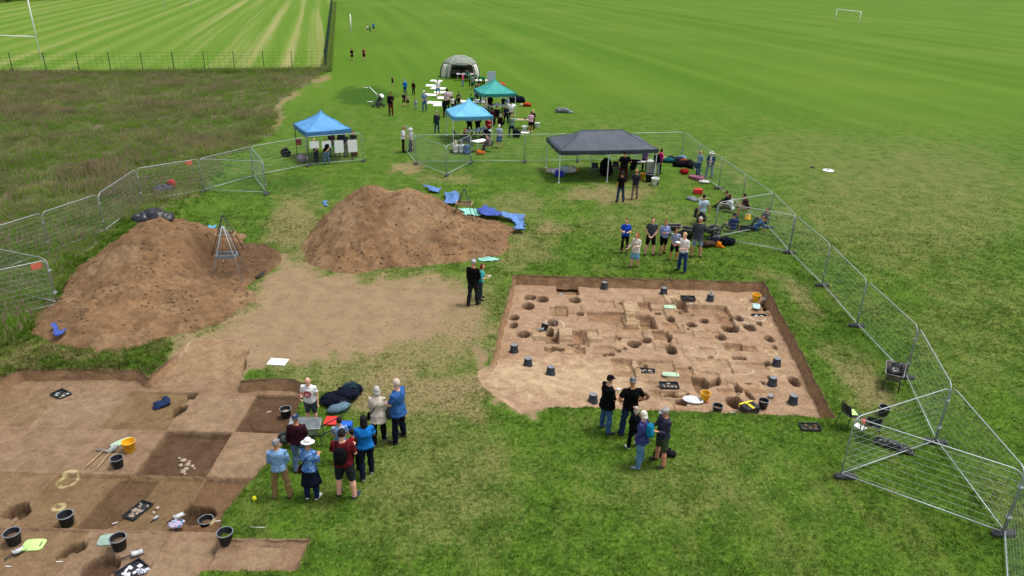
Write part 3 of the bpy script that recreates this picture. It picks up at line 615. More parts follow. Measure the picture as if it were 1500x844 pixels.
def meadow():
    xs = []
    for y0, y1, dens in ((18, 30, 10), (30, 45, 8), (45, 62, 7), (62, 92, 5)):
        n = int((y1-y0)*64*dens); x = rg.uniform(-70, -6, n); y = rg.uniform(y0, y1, n); k = inframe(x, y); xs.append(np.stack([x[k], y[k]], 1))
    Q = np.concatenate(xs); x, y = Q[:, 0], Q[:, 1]; st, ba, dk, md = zones(x, y); px, py = PX(x, y)
    ok = md > .35
    idx = np.nonzero(ok & (y < 36) & (x > -21))[0]; ok[idx[[Z1(x[i], y[i]) > .02 for i in idx]]] = False
    x, y, st, px, py = x[ok], y[ok], st[ok], px[ok], py[ok]; n = len(x)
    prp = .07+.46*ss(.46, .6, .5*fbm(x, y, .20, 4, 71)+.5*fbm(x, y, .75, 3, 72)+.05*ss(190, 120, py)); grn = ss(.52, .66, fbm(x, y, .2, 3, 77)); grn = np.maximum(grn, ss(40, 0, psd(px, py, [(40, 330), (200, 330), (60, 480), (-30, 540), (-30, 400)]))*.8)
    band = 1.3*np.exp(-((py-189+.0*px)/10)**2)*(px < 380); grn = np.clip(np.maximum(grn, band), 0, 1)
    pick = np.where(rg.random(n) < prp*(1-.8*grn), rg.integers(0, 3, n), rg.integers(3, 6, n))
    print('meadow tufts', n)
    protos = [tuft(rr, 26, .42, .28, .0075, 1.1, 0, .75, 1) for _ in range(2)]+[tuft(rr, 24, .46, .28, .0075, 1.1, 0, .7, 2)]+[tuft(rr, 30, .36, .26, .008, 1.3, 0, .10, 1) for _ in range(3)]
    s = rg.uniform(.55, 1.35, n)*(.45+1.1*fbm(x, y, .55, 3, 80))
    blade_field('meadow_grass', protos, np.stack([x, y, np.zeros(n)], 1), np.stack([st*.8, grn, 0*st], 1), s, pick, [MBm, SH, SH2], 'rough uncut meadow grass with purple brown seed heads')
meadow()
def strip():
    # rank growth along the two far fences
    A, B, Cc = G(-60, 113), G(475, 105), G(489, 4); n1 = 1500; n2 = 1500; t = rg.random(n1); P1 = np.stack([A.x+(B.x-A.x)*t, A.y+(B.y-A.y)*t], 1)+rg.normal(0, .35, (n1, 2))
    t = rg.random(n2)**1.6; P2_ = np.stack([B.x+(Cc.x-B.x)*t+rg.uniform(.1, .5, n2), B.y+(Cc.y-B.y)*t], 1)
    P = np.concatenate([P1, P2_]); n = len(P); z = np.zeros((n, 3)); z[:n1, 1] = .6; z[n1:, 0] = .1; z[n1:, 1] = .75
    protos = [tuft(rr, 26, .45, .3, .010, .8, 0, .05, 1) for _ in range(3)]
    blade_field('fence_line_grass', protos, np.stack([P[:, 0], P[:, 1], np.zeros(n)], 1), z, rg.uniform(.7, 1.5, n), rg.integers(0, 3, n), [MBm, SH], 'tall rank grass along the far fences')
strip()
def clods():
    CM_ = NT('soil_clods'); f = CM_.noise(CM_.pos(), 2.2, 4, .65); CM_.base(CM_.mix(CM_.ramp(f, .3, .7), (.12, .072, .038), (.27, .175, .095))); CM_.b.inputs['Roughness'].default_value = .95; CM_.bump(CM_.noise(CM_.pos(), 60, 3), .6, .02)
    P = []; 
    for Zf, b, n in ((Z1, (-19, -9.5, 21, 31), 3800), (Z2, (-11.5, 1, 28.5, 37), 3000)):
        x = rg.uniform(b[0], b[1], n); y = rg.uniform(b[2], b[3], n); w_ = fbm(x, y, .9, 4, 91)
        for a, c, k in zip(x, y, w_):
            z = Zf(a, c)
            if .03 < z and rr.random() < (k-.3)*2.2: P.append((a, c, z))
    x = rg.uniform(-13, -1, 5000); y = rg.uniform(20, 31, 5000); st, ba, dk, md = zones(x, y); sd = psd(x, y, T2)
    P += [(a, c, -.004) for a, c, b_, d_ in zip(x, y, ba, sd) if b_ > .5 and d_ > .1 and rr.random() < .35 and Z1(a, c) < .02 and Z2(a, c) < .02]
    nb_ = sum(1 for q in P if q[2] == -.004); P = np.array(P); n = len(P); protos = []
    for k in range(4):
        m = MB(); m.ball((0, 0, .01), (.05, .038, .03), 6, 4); v = [(x+rr.uniform(-.014, .014), y+rr.uniform(-.014, .014), z+rr.uniform(-.008, .008)) for x, y, z in m.v]; protos.append((v, m.f, [0]*len(m.f)))
    print('clods', n); blade_field('soil_clods', protos, P, np.zeros((n, 3)), rg.uniform(.3, 1.0, n)**2.4*1.5*np.where(np.arange(n) >= n-nb_, .42, 1.0), rg.integers(0, 4, n), [CM_.m], 'loose clods of earth and stones on the spoil heaps')
clods()
# ------------------------------------------------------------------ far trees at the field edge
BARK = mat('bark', (.07, .05, .035), .95, .3, 6); LEAF = mat('tree_leaves', (.030, .058, .014), .8, .5, 1.2)
def make_tree(name, label, seed):
    q = random.Random(seed); t = thing(name, label, 'tree')
    m = MB(); m.tube([(0, 0, -.2), (.1, .05, 2.0), (.0, .1, 4.2), (.15, 0, 6.5)], [.34, .26, .19, .08], 8)
    for i in range(7):
        a = q.random()*6.28; z = q.uniform(1.6, 5.0); l = q.uniform(1.6, 3.2)
        m.tube([(0, 0, z), (math.cos(a)*l*.5, math.sin(a)*l*.5, z+l*.35), (math.cos(a)*l, math.sin(a)*l, z+l*.8)], [.11, .07, .03], 5)
    part('trunk', m, BARK, t, True)
    m = MB(); cl = [(q.gauss(0, 1.7), q.gauss(0, 1.7), q.uniform(.9, 7.5), q.uniform(.8, 1.7)) for _ in range(34)]
    for (x, y, z, r) in cl:
        for _ in range(75):
            d = Vector((q.gauss(0, 1), q.gauss(0, 1), q.gauss(0, 1))).normalized()*r*q.uniform(.55, 1.1); c = Vector((x, y, z))+d; s = q.uniform(.10, .24)
            a = Vector((q.gauss(0, 1), q.gauss(0, 1), q.gauss(0, 1))).normalized()*s; b = a.orthogonal().normalized()*s*.6
            m.add([c-a, c+b, c+a, c-b], [(0, 1, 2, 3)])
    part('crown', m, LEAF, t); return t
_ta = make_tree('broadleaf_tree', 'dark broadleaf tree at the far edge of the striped field, top left', 3)
_q = random.Random(8); first = True
TX=['first','second','third','fourth','fifth','sixth','seventh','eighth','ninth','tenth','eleventh','twelfth']
for i in range(12):
    b = G(-50+i*15, 6 - i*.9 + _q.uniform(-1, 1)); sc = _q.uniform(.8, 1.15)
    if i == 0: _ta.location = b; _ta.scale = (sc,)*3; _ta['group'] = 'dark trees edging the striped field'
    else: dup(_ta, b, _q.random()*6, 'dark broadleaf tree at the far edge of the striped field, top left', 'dark trees edging the striped field', (sc,)*3)
for i in range(8):
    b = G(1462+i*11, -1.5+i*.35); sc = _q.uniform(.8, 1.2)
    dup(_ta, b, _q.random()*6, 'dark broadleaf tree at the far edge of the playing field, top right corner', 'dark trees edging the playing field', (sc,)*3)
# ------------------------------------------------------------------ far fences, posts and goals
GRN = mat('green_steel', (.012, .045, .035), .5, .1); WHITE = mat('white_gloss', (.80, .80, .78), .4, .06)
def mesh_fence(name, label, A, B, posts, h, vs, hs_, wr, screen=0):
    rz = math.atan2(B.y-A.y, B.x-A.x); L = (B-A).length; t = thing(name, label, 'fence', A, rz, None)
    for u in posts: m = MB(); m.box((u, 0, h/2), (.07, .07, h+.1)); part('post', m, GRN, t)
    m = MB()
    for i in range(int(L/vs)): x = i*vs; m.box((x, -.045, h/2), (wr, wr, h-.06))
    k = int(h/hs_)
    for i in range(k+1): m.box((L/2, -.052, .05+i*(h-.1)/k), (L, wr, wr))
    o = part('wire_mesh', m, GRN, t); o['kind'] = 'stuff'; return t
_fa, _fb = G(-60, 112), G(475, 104.5); Lf = (_fb-_fa).length; _dv = (_fb-_fa)/Lf; ps = []
for px in (18.7, 68, 116.5, 163, 210, 255.5, 301, 344.5, 387.5, 429): ps.append((G(px, 112-px*.0158)-_fa).dot(_dv))
mesh_fence('mesh_fence', 'low dark green mesh fence between rough meadow and striped field', _fa, _fb, ps, 2.3, .6, .35, .012)
_fc = G(487.5, 0); _fe = _fb+(_fc-_fb).normalized()*150; mesh_fence('mesh_fence', 'dark green mesh fence running away along the edge of the playing field', _fb+Vector((.15, .1, 0)), _fe, [i*3.0 for i in range(50)], 2.4, .12, .2, .010)
def poles(name, label, cat, tubes, r, mtl=WHITE, grp=None, loc=(0, 0, 0), rz=0):
    t = thing(name, label, cat, loc, rz, grp)
    for nm, pts in tubes: m = MB(); m.tube(pts, r, 8); part(nm, m, mtl, t, True)
    return t
b0 = G(61.5, 91); hb = HT(b0, 54)
poles('rugby_posts', 'tall white rugby post with crossbar on the striped field behind the fence', 'rugby posts', [('post', [(0, 0, 0), (0, 0, 9)]), ('post', [(-5.6, .3, 0), (-5.6, .3, 9)]), ('crossbar', [(-5.6, .3, hb), (0, 0, hb)])], .075, WHITE, None, b0)
b1, b2 = G(241.5, 10.5), G(280, 11)
poles('rugby_posts', 'distant pair of white rugby post bases at the top of the striped field', 'rugby posts', [('post', [(0, 0, 0), (0, 0, 11)]), ('post', [tuple(b2-b1), tuple(b2-b1+Vector((0, 0, 11)))]), ('crossbar', [(0, 0, 3.4), tuple(b2-b1+Vector((0, 0, 3.4)))])], .13, WHITE, None, b1)
for px, py, q in ((241.5, 10.5, 0), (280, 11, 0)): pass
g1, g2_ = G(1222.8, 31.5), G(1257.6, 36.5); h1 = HT(g1, 13.6); h2 = HT(g2_, 18.6)
poles('football_goal', 'white football goal frame standing alone on far right playing field', 'goal', [('post', [(0, 0, 0), (0, 0, h1)]), ('post', [tuple(g2_-g1), tuple(g2_-g1+Vector((0, 0, h1)))]), ('crossbar', [(0, 0, h1), tuple(g2_-g1+Vector((0, 0, h1)))])], .11, WHITE, None, g1)
g3 = G(514.5, 48); h3 = HT(g3, 24); dd = Vector((math.cos(R(104)), math.sin(R(104)), 0)); ed = (Vector((g3.x, g3.y, 0))).normalized()*4.9
poles('football_goal', 'white goal frame seen end on beside three small figures', 'goal', [('post', [(0, 0, 0), (0, 0, h3)]), ('post', [tuple(ed), tuple(ed+Vector((0, 0, h3)))]), ('crossbar', [(0, 0, h3), tuple(ed+Vector((0, 0, h3)))])], .10, WHITE, None, g3)
# ================================================================== SITE FENCING
GALV = mat('galvanised_steel', (.40, .45, .45), .45, .12, 6, .4, 0, 40, .35); WIRE = mat('galvanised_wire', (.30, .36, .34), .5, .1, 6, .4); RUB = mat('black_rubber', (.055, .057, .06), .85, .35, 12, 0, .3, 60); ORG = mat('orange_plastic', (.75, .17, .10), .5, .1)
PW, PHH = 3.4, 1.90
def _panel_meshes():
    z0, z1, r = .0, PHH, .22; c = []
    pts = [(0, 0, z0), (0, 0, z1-r)]+[(r-r*math.cos(a), 0, z1-r+r*math.sin(a)) for a in (R(25), R(50), R(75))]+[(r, 0, z1), (PW-r, 0, z1)]+[(PW-r+r*math.sin(a), 0, z1-r+r*math.cos(a)) for a in (R(25), R(50), R(75))]+[(PW, 0, z1-r), (PW, 0, z0)]
    m = MB(); m.tube(pts, .0175, 6, ref=(0, 1, 0)); m.tube([(0, 0, .12), (PW, 0, .12)], .019, 6)
    f = m.mesh('frame', True); m = MB()
    n = 34
    for i in range(1, n):
        x = PW*i/n; m.tube([(x, 0, .12), (x, 0, z1-.01)], .0021, 3)
    for k in range(9): z = .12+(z1-.14)*(k+.5)/9; m.tube([(.0, .004, z), (PW, .004, z)], .0024, 3)
    w_ = m.mesh('wire_mesh'); m = MB(); m.box((0, 0, 0), (.11, .06, .05)); m.tube([(0, -.05, 0), (0, .05, 0)], .018, 6); return f, w_, m.mesh('clamp')
PF, PWM, PCL = _panel_meshes()
def panel(A, B, label, clamps=True):
    A = Vector(A); B = Vector(B); rz = math.atan2(B.y-A.y, B.x-A.x); t = thing('site_fence', label, 'fence', A, rz, 'temporary mesh fence panels')
    L = (B-A).length-.06; t.scale = (L/PW, 1, 1)
    ob('frame', PF, GALV, t); o = ob('wire_mesh', PWM, WIRE, t); o['kind'] = 'stuff'
    if clamps: ob('clamp', PCL, GALV, t, (PW+.02, 0, 1.45)); ob('clamp', PCL, GALV, t, (PW+.02, 0, .55))
    return t
_bm = None
def block(p, rz, label):
    global _bm
    if _bm is None:
        m = MB(); n = 12; pr = []
        for z, q in ((0, .97), (.015, 1), (.075, 1), (.10, .94)):
            pr.append([Vector((q*(.22*(1 if math.cos(a) > 0 else -1)+.09*math.cos(a)), q*.10*math.sin(a), z)) for a in [2*math.pi*(i+.5)/n for i in range(n)]])
        m.rings(pr)
        for x in (-.22, -.13, .13, .22): m.lathe([(.022, .101), (.030, .107), (.022, .104), (.001, .103)], 8, (x, 0, 0))
        _bm = m.mesh('fence_block', True)
    o = ob('fence_block', _bm, RUB, None, p); o.rotation_euler = (0, 0, rz); return tag(o, label, 'fence foot', 'rubber fence feet')
GP = lambda x, y: G(x, y)
run = [(998.7,233.5),(1021,253),(1052.7,277),(1086,304),(1124.3,334.2),(1156,371.5),(1204,419.4),(1255,478.6),(1326,554.2),(1370,649),(1469.4,783.8)]
run = [GP(*p) for p in run]
where = ['behind the two people standing in blue', 'behind the heap of clothes and bags', 'behind the red box on the grass', 'behind the seated group', 'beside the reclining figure', 'nearest the trench corner', 'beside the north east trench corner', 'right of the worn grass', 'right above the loaded wheelbarrow', 'at the nearest brace']
# the measured line gives joints every panel; the stretch at the back is re-spaced
for i in range(len(run)-1): panel(run[i], run[i+1], 'galvanised mesh fence panel of the right hand run, '+where[i])
panel(run[4], GP(1044, 350.5), 'bracing mesh fence panel jutting in front of the seated group'); panel(GP(1044, 350.5), run[5], 'lower bracing mesh fence panel below the reclining figure in blue')
panel(GP(1230.5, 699), run[9]+Vector((-.03, -.03, 0)), 'bracing mesh fence panel beside the black plastic chairs'); panel(GP(1230.5, 699), run[10]+Vector((-.02, -.05, 0)), 'nearest bracing mesh fence panel facing the camera at lower right')
e = run[10]; panel(e, e+(GP(1473, 844)-e).normalized()*3.4, 'mesh fence panel cut by the lower right picture corner')
for i, tx in ((5, 'below the reclining figure'), (6, 'beside the worn path at the trench corner'), (7, 'halfway along the right hand fence run'), (8, 'beside the loaded wheelbarrow'), (9, 'behind the black bin bag'), (10, 'at the lower right corner, nearest the camera'), (2, 'behind the pair in blue'), (3, 'behind the group on the ground'), (4, 'at the tip of the first brace')):
    d = (run[min(i+1, 10)]-run[i-1]); block(run[i], math.atan2(d.y, d.x)+math.pi/2 if i < 10 else R(5), 'black rubber fence foot '+tx)
block(GP(1238, 700), 0, 'black rubber fence foot at the outer corner of the nearest brace'); block(GP(1044, 350.5), .3, 'black rubber fence foot beside the dropped coats')
mid = [(595,223),(609.6,240.5),(654.5,257.8),(690,239)]; mid = [GP(*p) for p in mid]
panel(mid[0], mid[1], 'end mesh fence panel beside the couple at the fence gap'); panel(mid[1], mid[2], 'left front panel of the triangular brace by the light blue gazebo'); panel(mid[2], mid[3], 'right front panel of the triangular brace by the light blue gazebo')
bk = [GP(x, y) for x, y in ((609.6,240),(690,238.6),(768.7,238.3),(846,237),(922,235.4),(998.7,233.5))]
for i, tx in enumerate(('behind the triangular brace under the light blue gazebo', 'in front of the woman with the shoulder bag', 'left of the grey gazebo', 'behind the grey gazebo chairs', 'behind the woman in pink at the grey gazebo')): panel(bk[i]+Vector((0, .06, 0)), bk[i+1]+Vector((0, .06, 0)), 'back mesh fence panel '+tx)
for p, tx in ((mid[1], 'at the end of the middle run'), (mid[2], 'at the point of the middle brace'), (mid[3], 'at the right of the middle brace'), (bk[2], 'left of the grey gazebo'), (bk[3], 'behind the grey gazebo')): block(p, R(80), 'black rubber fence foot '+tx)
lf = [GP(x, y) for x, y in ((-70,436),(2,398),(75.5,371),(155,340),(209,297.5),(298.7,281),(372,260),(452,243.5),(533,236.5))]
for i, tx in enumerate(('in rough grass cut by the left edge', 'in rough grass at the left edge', 'left of the spoil heap with plastic on top', 'behind the spoil heap with plastic on top', 'behind the dark plastic bundle', 'along the meadow before the left brace', 'left of the blue information gazebo', 'carrying four white notice boards')):
    panel(lf[i], lf[i+1], 'mesh fence panel of the left run, '+tx)
panel(lf[5], GP(391, 284.5), 'front bracing panel standing on open grass by the meadow'); panel(lf[6], GP(391, 284.5), 'short side of the left brace on open grass')
panel(GP(-55, 415), GP(86.5, 447), 'mesh fence panel meeting another at a post beside the left spoil heap'); panel(GP(-38, 480), GP(86.5, 448.5), 'mesh fence panel nearest the camera in the rough grass at left')
for p, tx in ((GP(391, 285), 'at the point of the left brace'), (lf[7], 'below the white notice boards'), (lf[8], 'at the end of the left run'), (lf[5], 'at the meadow end of the left brace')): block(p, R(80), 'rubber fence foot '+tx)
_ob = MB().box((0, 0, 0), (.36, .02, .22)); _o = part('warning_sign', _ob, ORG, None, False, G(284, 282)+Vector((0, -.03, 1.72))); _o.rotation_euler = (0, 0, math.atan2((lf[5]-lf[4]).y, (lf[5]-lf[4]).x)); tag(_o, 'small orange red sign hung on the left fence top rail', 'sign', 'orange fence signs')
_o2 = _o.copy(); COL.objects.link(_o2); _o2.location = GP(82, 447)+Vector((-.32, -.05, 1.62)); _o2['label'] = 'small orange red sign hung near the spoil heap fence post'

# ================================================================== BUCKETS, TRAYS, TOOLS
BLK = mat('black_plastic', (.022, .025, .030), .55, .4, 14); DUST = mat('dusty_plastic', (.20, .22, .235), .9, .35, 10); YELP = mat('yellow_plastic', (.78, .43, .02), .45, .12, 9); SOILM = mat('loose_soil', (.14, .085, .05), .95, .4, 20, 0, .6, 60); STEEL = mat('worn_steel', (.30, .31, .31), .5, .3, 12, .6); WOOD = mat('ash_wood', (.42, .29, .15), .7, .25, 10); MINT = mat('mint_foam', (.40, .56, .38), .85, .1); LIME = mat('lime_foam', (.50, .82, .25), .85, .08); GREYF = mat('grey_foam', (.40, .45, .42), .9, .12); WHT = mat('white_board', (.84, .85, .86), .6, .05); REDP = mat('red_plastic', (.62, .035, .03), .45, .12); STONE = mat('pale_stone', (.36, .29, .21), .9, .3, 14, 0, .5, 30)
_bk = {}
def bucket(px, py, label, up=True, col=None, s=1.0, z=None, tilt=0, fill=None, zf=None):
    p = G(px, py, zf if zf is not None else 0)
    if zf is not None: p.z = (F1 if p.x > -3 else F2).z(p.x, p.y)
    t = thing('bucket', label, 'bucket', p, random.random()*6, 'buckets around the trenches'); t.scale = (s,)*3; m0 = col or BLK
    if 'b' not in _bk:
        m = MB(); m.lathe([(.0, 0), (.118, 0), (.125, .01), (.158, .27), (.170, .272), (.172, .295), (.160, .298), (.152, .29), (.150, .27), (.116, .02), (.0, .018)], 18); _bk['b'] = m.mesh('shell', True)
        m = MB(); m.lathe([(.0, -.298), (.17, -.298)][::-1] and [(.160, 0), (.172, .003), (.172, .026), (.160, .03), (.127, .285), (.118, .297)], 18); _bk['d'] = m.mesh('shell', True)
        m = MB(); m.lathe([(.1185, .2965), (.112, .302), (.09, .296), (.0, .294)], 18); _bk['base'] = m.mesh('base', True)
        m = MB(); m.lathe([(.151, .298), (.163, .305), (.174, .298), (.174, .290)], 18); _bk['rim'] = m.mesh('rim', True)
        m = MB(); m.tube([(.168*math.cos(a), .168*math.sin(a)*.96, .285-.0+.0*a if False else .287+.02*math.sin(a)) for a in [math.pi*i/10 for i in range(11)]], .0045, 5); _bk['h'] = m.mesh('handle', True)
        m = MB(); m.lathe([(.138, .17), (.10, .185), (.05, .205), (.0, .215)], 14); _bk['f'] = m.mesh('soil_fill', True)
    if up:
        ob('shell', _bk['b'], m0, t); ob('rim', _bk['rim'], m0 if col else DUST, t); ob('handle', _bk['h'], STEEL, t)
        if fill is not None: ob('soil_fill', _bk['f'], fill, t)
        if tilt: t.rotation_euler = (tilt, 0, t.rotation_euler[2])
    else: ob('shell', _bk['d'], m0, t); ob('base', _bk['base'], DUST, t)
    return t
Zt = -.43
for px, py, tx in ((885,422,'nearest the back wall of the right trench, on its left'),(972,430,'below the person in the white shirt, by the back wall'),(1040,440,'carrying a spray can, right of the black tray'),(753,515,'by the left edge of the right trench'),(773,541,'on the bare ramp, left of two'),(806,557,'on the bare ramp, right of two'),(868,593,'behind the man in the black cap'),(1137,535,'farthest of three at the right side of the trench'),(1131,563,'middle one of three at the right side of the trench'),(1161,590,'nearest of three at the right side of the trench')):
    bucket(px, py, 'upturned black bucket '+tx, False, s=.98, zf=Zt)
bucket(1050, 605, 'upright black bucket at the front grass edge, beside deep round pit', True, zf=Zt, fill=SOILM); bucket(1117, 597, 'upright black bucket beside the black and yellow toolbox', True, zf=Zt, fill=SOILM)
bucket(796, 484, 'black bucket tipped at a posthole on the left of the right trench', True, zf=Zt, s=.9, tilt=.5); bucket(1107, 441, 'yellow bucket in the far right corner of the trench', True, YELP, 1.05, zf=Zt); bucket(1032, 586, 'yellow bucket beside the oval grey mat', True, YELP, 1.0, zf=Zt, fill=SOILM); bucket(822, 430, 'grey topped bucket lying in the small rectangular pit', False, s=.85, zf=Zt)
for px, py, tx, fl in ((98,764,'with a trowel in it, in the yellowish square',None),(21,793,'cut close to the left picture edge',SOILM),(176,802,'beside a green kneeling mat',SOILM),(300,753,'standing over the round pit',SOILM),(334,808,'at the corner of the small grass extension',None),(174,685,'beside long wooden handled tools',None)):
    bucket(px, py, 'upright black bucket '+tx, True, zf=-.42, s=1.12 if py > 690 else 1.0, fill=fl)
bucket(191, 661, 'yellow bucket beside the mint mat and long handled tools', True, YELP, 1.08, zf=-.42); bucket(419, 609, 'black bucket heaped with rubble in the dark square by the teacher', True, zf=-.42, s=1.05, fill=STONE)
bucket(1293, 608, 'black bucket on grass beside the black chairs', True, fill=SOILM)
TC = mat('tray_contents', (.30, .24, .18), .95, .6, 30); PAP = mat('paper_labels', (.74, .73, .76), .8, .2, 30)
_tm = {}
def tray(px, py, rz, label, w_=.55, l=.34, fill=TC, zf=None, n=9):
    p = G(px, py, zf or 0)
    if zf: p.z = (F1 if p.x > -3 else F2).z(p.x, p.y)
    t = thing('finds_tray', label, 'tray', p, rz, 'finds trays'); m = MB(); h = .065; a, b = w_/2, l/2
    m.box((0, 0, .012), (w_, l, .012)); 
    for s in (-1, 1): m.box((s*a, 0, h/2+.006), (.014, l+.014, h)); m.box((0, s*b, h/2+.0055), (w_-.0145, .014, h-.002))
    for s in (-1, 1): m.box((s*(a+.012), 0, h), (.02, l+.055, .012)); m.box((0, s*(b+.012), h-.0015), (w_-.002, .02, .0105))
    part('tray_shell', m, BLK, t); m = MB(); q = random.Random(int(px))
    for i in range(n): m.box(((q.random()-.5)*w_*.75, (q.random()-.5)*l*.7, .03+q.random()*.012), (q.uniform(.05, .13), q.uniform(.04, .09), .02), q.random()*3)
    part('tray_contents', m, fill, t); return t
tray(89, 577, R(60), 'black finds tray with pale water, alone near the back wall of the left trench', .36, .5, GREYF, -.38, 5); tray(201, 744, R(70), 'black finds tray full of sherds in the brown sunken square', .62, .34, TC, -.42, 14); tray(193, 836, R(55), 'black finds tray with white bags at the bottom picture edge', .55, .4, PAP, -.42, 9)
tray(1008, 437, 0, 'black finds tray near the back wall, left of the spray can bucket', .55, .36, BLK, Zt); tray(1113, 461, 0, 'black tray below the far yellow bucket', .55, .32, GREYF, Zt); tray(946, 541, R(-8), 'black finds tray above the man in the grey cap', .6, .3, TC, Zt); tray(980, 565, 0, 'dark tray of dark finds below the mint mat', .6, .36, TC, Zt); tray(1186, 627, 0, 'empty black seed tray on grass below the trench corner', .55, .34, SOILM)
def mat_pad(px, py, rz, label, m_, zf=None, oval=False, w_=.5, l=.26):
    p = G(px, py, zf or 0)
    if zf: p.z = (F1 if p.x > -3 else F2).z(p.x, p.y)+.01
    m = MB(); n = 20; e = .45 if not oval else 1.0; rs = []
    for z, q in ((0, .97), (.008, 1), (.026, 1), (.034, .96)):
        rs.append([Vector((q*w_/2*math.copysign(abs(math.cos(a))**e, math.cos(a)), q*l/2*math.copysign(abs(math.sin(a))**e, math.sin(a)), z)) for a in [2*math.pi*(i+.5)/n for i in range(n)]])
    m.rings(rs); o = part('kneeling_mat', m, m_, None, True, p); o.rotation_euler = (R(3), 0, rz); tag(o, label, 'kneeling mat', 'kneeling mats')
    if oval and zf: o.location.z = -float(d1(p.x, p.y))+.05
    hm = MB(); hm.box((w_*.33, 0, .0355), (.03, l*.4, .004)); part('hand_slot', hm, BLK, o); return o
mat_pad(49, 797, R(5), 'bright lime kneeling mat at the lower left', LIME, -.42, w_=.5, l=.36); mat_pad(160, 790, R(10), 'grey green kneeling mat partly under a bucket', mat('dull_green_foam', (.28, .40, .33), .9), -.42, w_=.5, l=.36); mat_pad(178, 650, R(50), 'mint kneeling mat leaning by the left yellow bucket', MINT, -.42, w_=.55, l=.24)
mat_pad(981, 450, R(2), 'mint kneeling mat at the edge of a deep square pit', MINT, Zt, w_=.5, l=.3); mat_pad(1108, 449, R(70), 'pale blue green mat beside the far yellow bucket', mat('pale_teal_foam', (.42, .62, .58), .85), Zt, w_=.5, l=.3); mat_pad(982, 551, R(-4), 'mint green kneeling mat above the dark tray', MINT, Zt, w_=.58, l=.26); mat_pad(1015, 587.5, R(-12), 'oval grey kneeling mat with a hand hole beside a yellow bucket', mat('light_grey_plastic', (.62, .64, .66), .7), Zt, True, .68, .42)
def shovel(px, py, rz, label, zf=-.42, tilt=0, big=True, cat='hand shovel', hm=BLK):
    p = G(px, py, zf)
    if zf: p.z = (F1 if p.x > -3 else F2).z(p.x, p.y)+.01
    t = thing('hand_shovel', label, cat, p, rz, 'hand shovels and trowels'); t.rotation_euler = (tilt, 0, rz); k = 1 if big else .55; m = MB()
    def fn(u, v): x = (u-.5)*.2*k*(1-.25*v); y = v*.27*k; return (x, y, .012+.05*k*(2*u-1)**2+.05*k*(1-v)**3)
    m.sheet(fn, 8, 6); o = part('blade', m, STEEL, t, True); sm = o.modifiers.new('thick', 'SOLIDIFY'); sm.thickness = .004
    m = MB(); m.tube([(0, -.005, .04*k), (0, -.07*k, .06*k), (0, -.20*k, .05*k)], [.012, .016, .018], 7); part('handle', m, hm, t, True); return t
shovel(20, 812, R(-30), 'small steel hand shovel at the lower left corner'); shovel(192, 815, R(-55), 'steel hand shovel on the baulk beside the big pit'); shovel(255, 757, R(-40), 'steel hand shovel beside the pink and blue patterned bag'); shovel(225, 757, R(-20), 'steel dustpan among twigs near the pit', big=False); shovel(168, 681, R(70), 'steel hand shovel tucked by the black bucket and long handles', big=False); shovel(795, 488, R(60), 'grey hand shovel lying below the tipped bucket', Zt)
shovel(1128, 583, R(-40), 'cream coloured wooden hand shovel right of the black bucket', Zt); shovel(1015, 444, R(80), 'trowel on the soil below the far black tray', Zt, 0, False); shovel(1122, 441, R(-40), 'dark hand shovel leaning on the right trench wall', Zt, R(50)); shovel(1033, 589, R(60), 'orange handled trowel beside the oval mat', Zt, 0, False, hm=ORG); shovel(1076, 606, R(85), 'yellow handled trowel at the front grass edge', Zt, 0, False, hm=YELP)
def spade(pa, pb, label, head='spade', zf=-.42):
    a, b = G(*pa, zf), G(*pb, zf); a.z = b.z = (F1 if a.x > -3 else F2).z(a.x, a.y)+.03; rz = math.atan2(b.y-a.y, b.x-a.x); L = (b-a).length; t = thing('long_handled_tool', label, head, a, rz, 'long handled tools'); m = MB()
    m.tube([(0, 0, .02), (L*.5, 0, .03), (L, 0, .045)], [.017, .019, .018], 8); part('shaft', m, WOOD, t, True); m = MB()
    if head == 'mattock': m.tube([(L, -.22, .03), (L+.02, 0, .055), (L, .22, .03)], [.012, .03, .02], 6)
    else: m.sheet(lambda u, v: (L+v*.28, (u-.5)*.2*(1-.3*v*v), .03+.03*(2*u-1)**2), 6, 5); m.tube([(L-.05, 0, .045), (L+.1, 0, .045)], .022, 6)
    part('head', m, STEEL, t, True)
spade((125, 688), (152, 664), 'wooden handled mattock lying by the yellow bucket', 'mattock'); spade((141, 691), (164, 664), 'wooden handled spade lying beside the mattock', 'spade')
for px, py in ((262,668),(268,672),(274,678),(272,684),(281,680),(264,679),(268,688),(277,673),(284,683),(270,691),(225,752),(231,746)):
    q = random.Random(px*7+py); m = MB(); s = q.uniform(.035, .085); m.ball((0, 0, s*.35), (s*q.uniform(.8, 1.5), s, s*.55), 7, 5); m.v = [(x+q.uniform(-.2, .2)*s, y+q.uniform(-.2, .2)*s, z+q.uniform(-.12, .12)*s) for x, y, z in m.v]
    p = G(px, py, -.55); p.z = F2.z(p.x, p.y); tag(part('stone', m, STONE, None, False, p), 'pale rubble stone lying loose in the sunken trench squares', 'stone', 'loose rubble stones in the left trench')
PEG = mat('pale_tag', (.72, .70, .66), .7)
def tagpeg(px, py, rz, label, m_=PEG, zf=-.42, d=(.12, .025, .010)):
    p = G(px, py, zf)
    if zf: p.z = (F1 if p.x > -3 else F2).z(p.x, p.y)+.008
    m = MB(); m.box((0, 0, .008), d); m.tube([(d[0]*.4, 0, .01), (d[0]*.8, .01, .006)], .005, 5); o = part('plant_tag', m, m_, None, False, p); o.rotation_euler = (0, 0, rz); tag(o, label, 'label tag', 'white tags marking features')
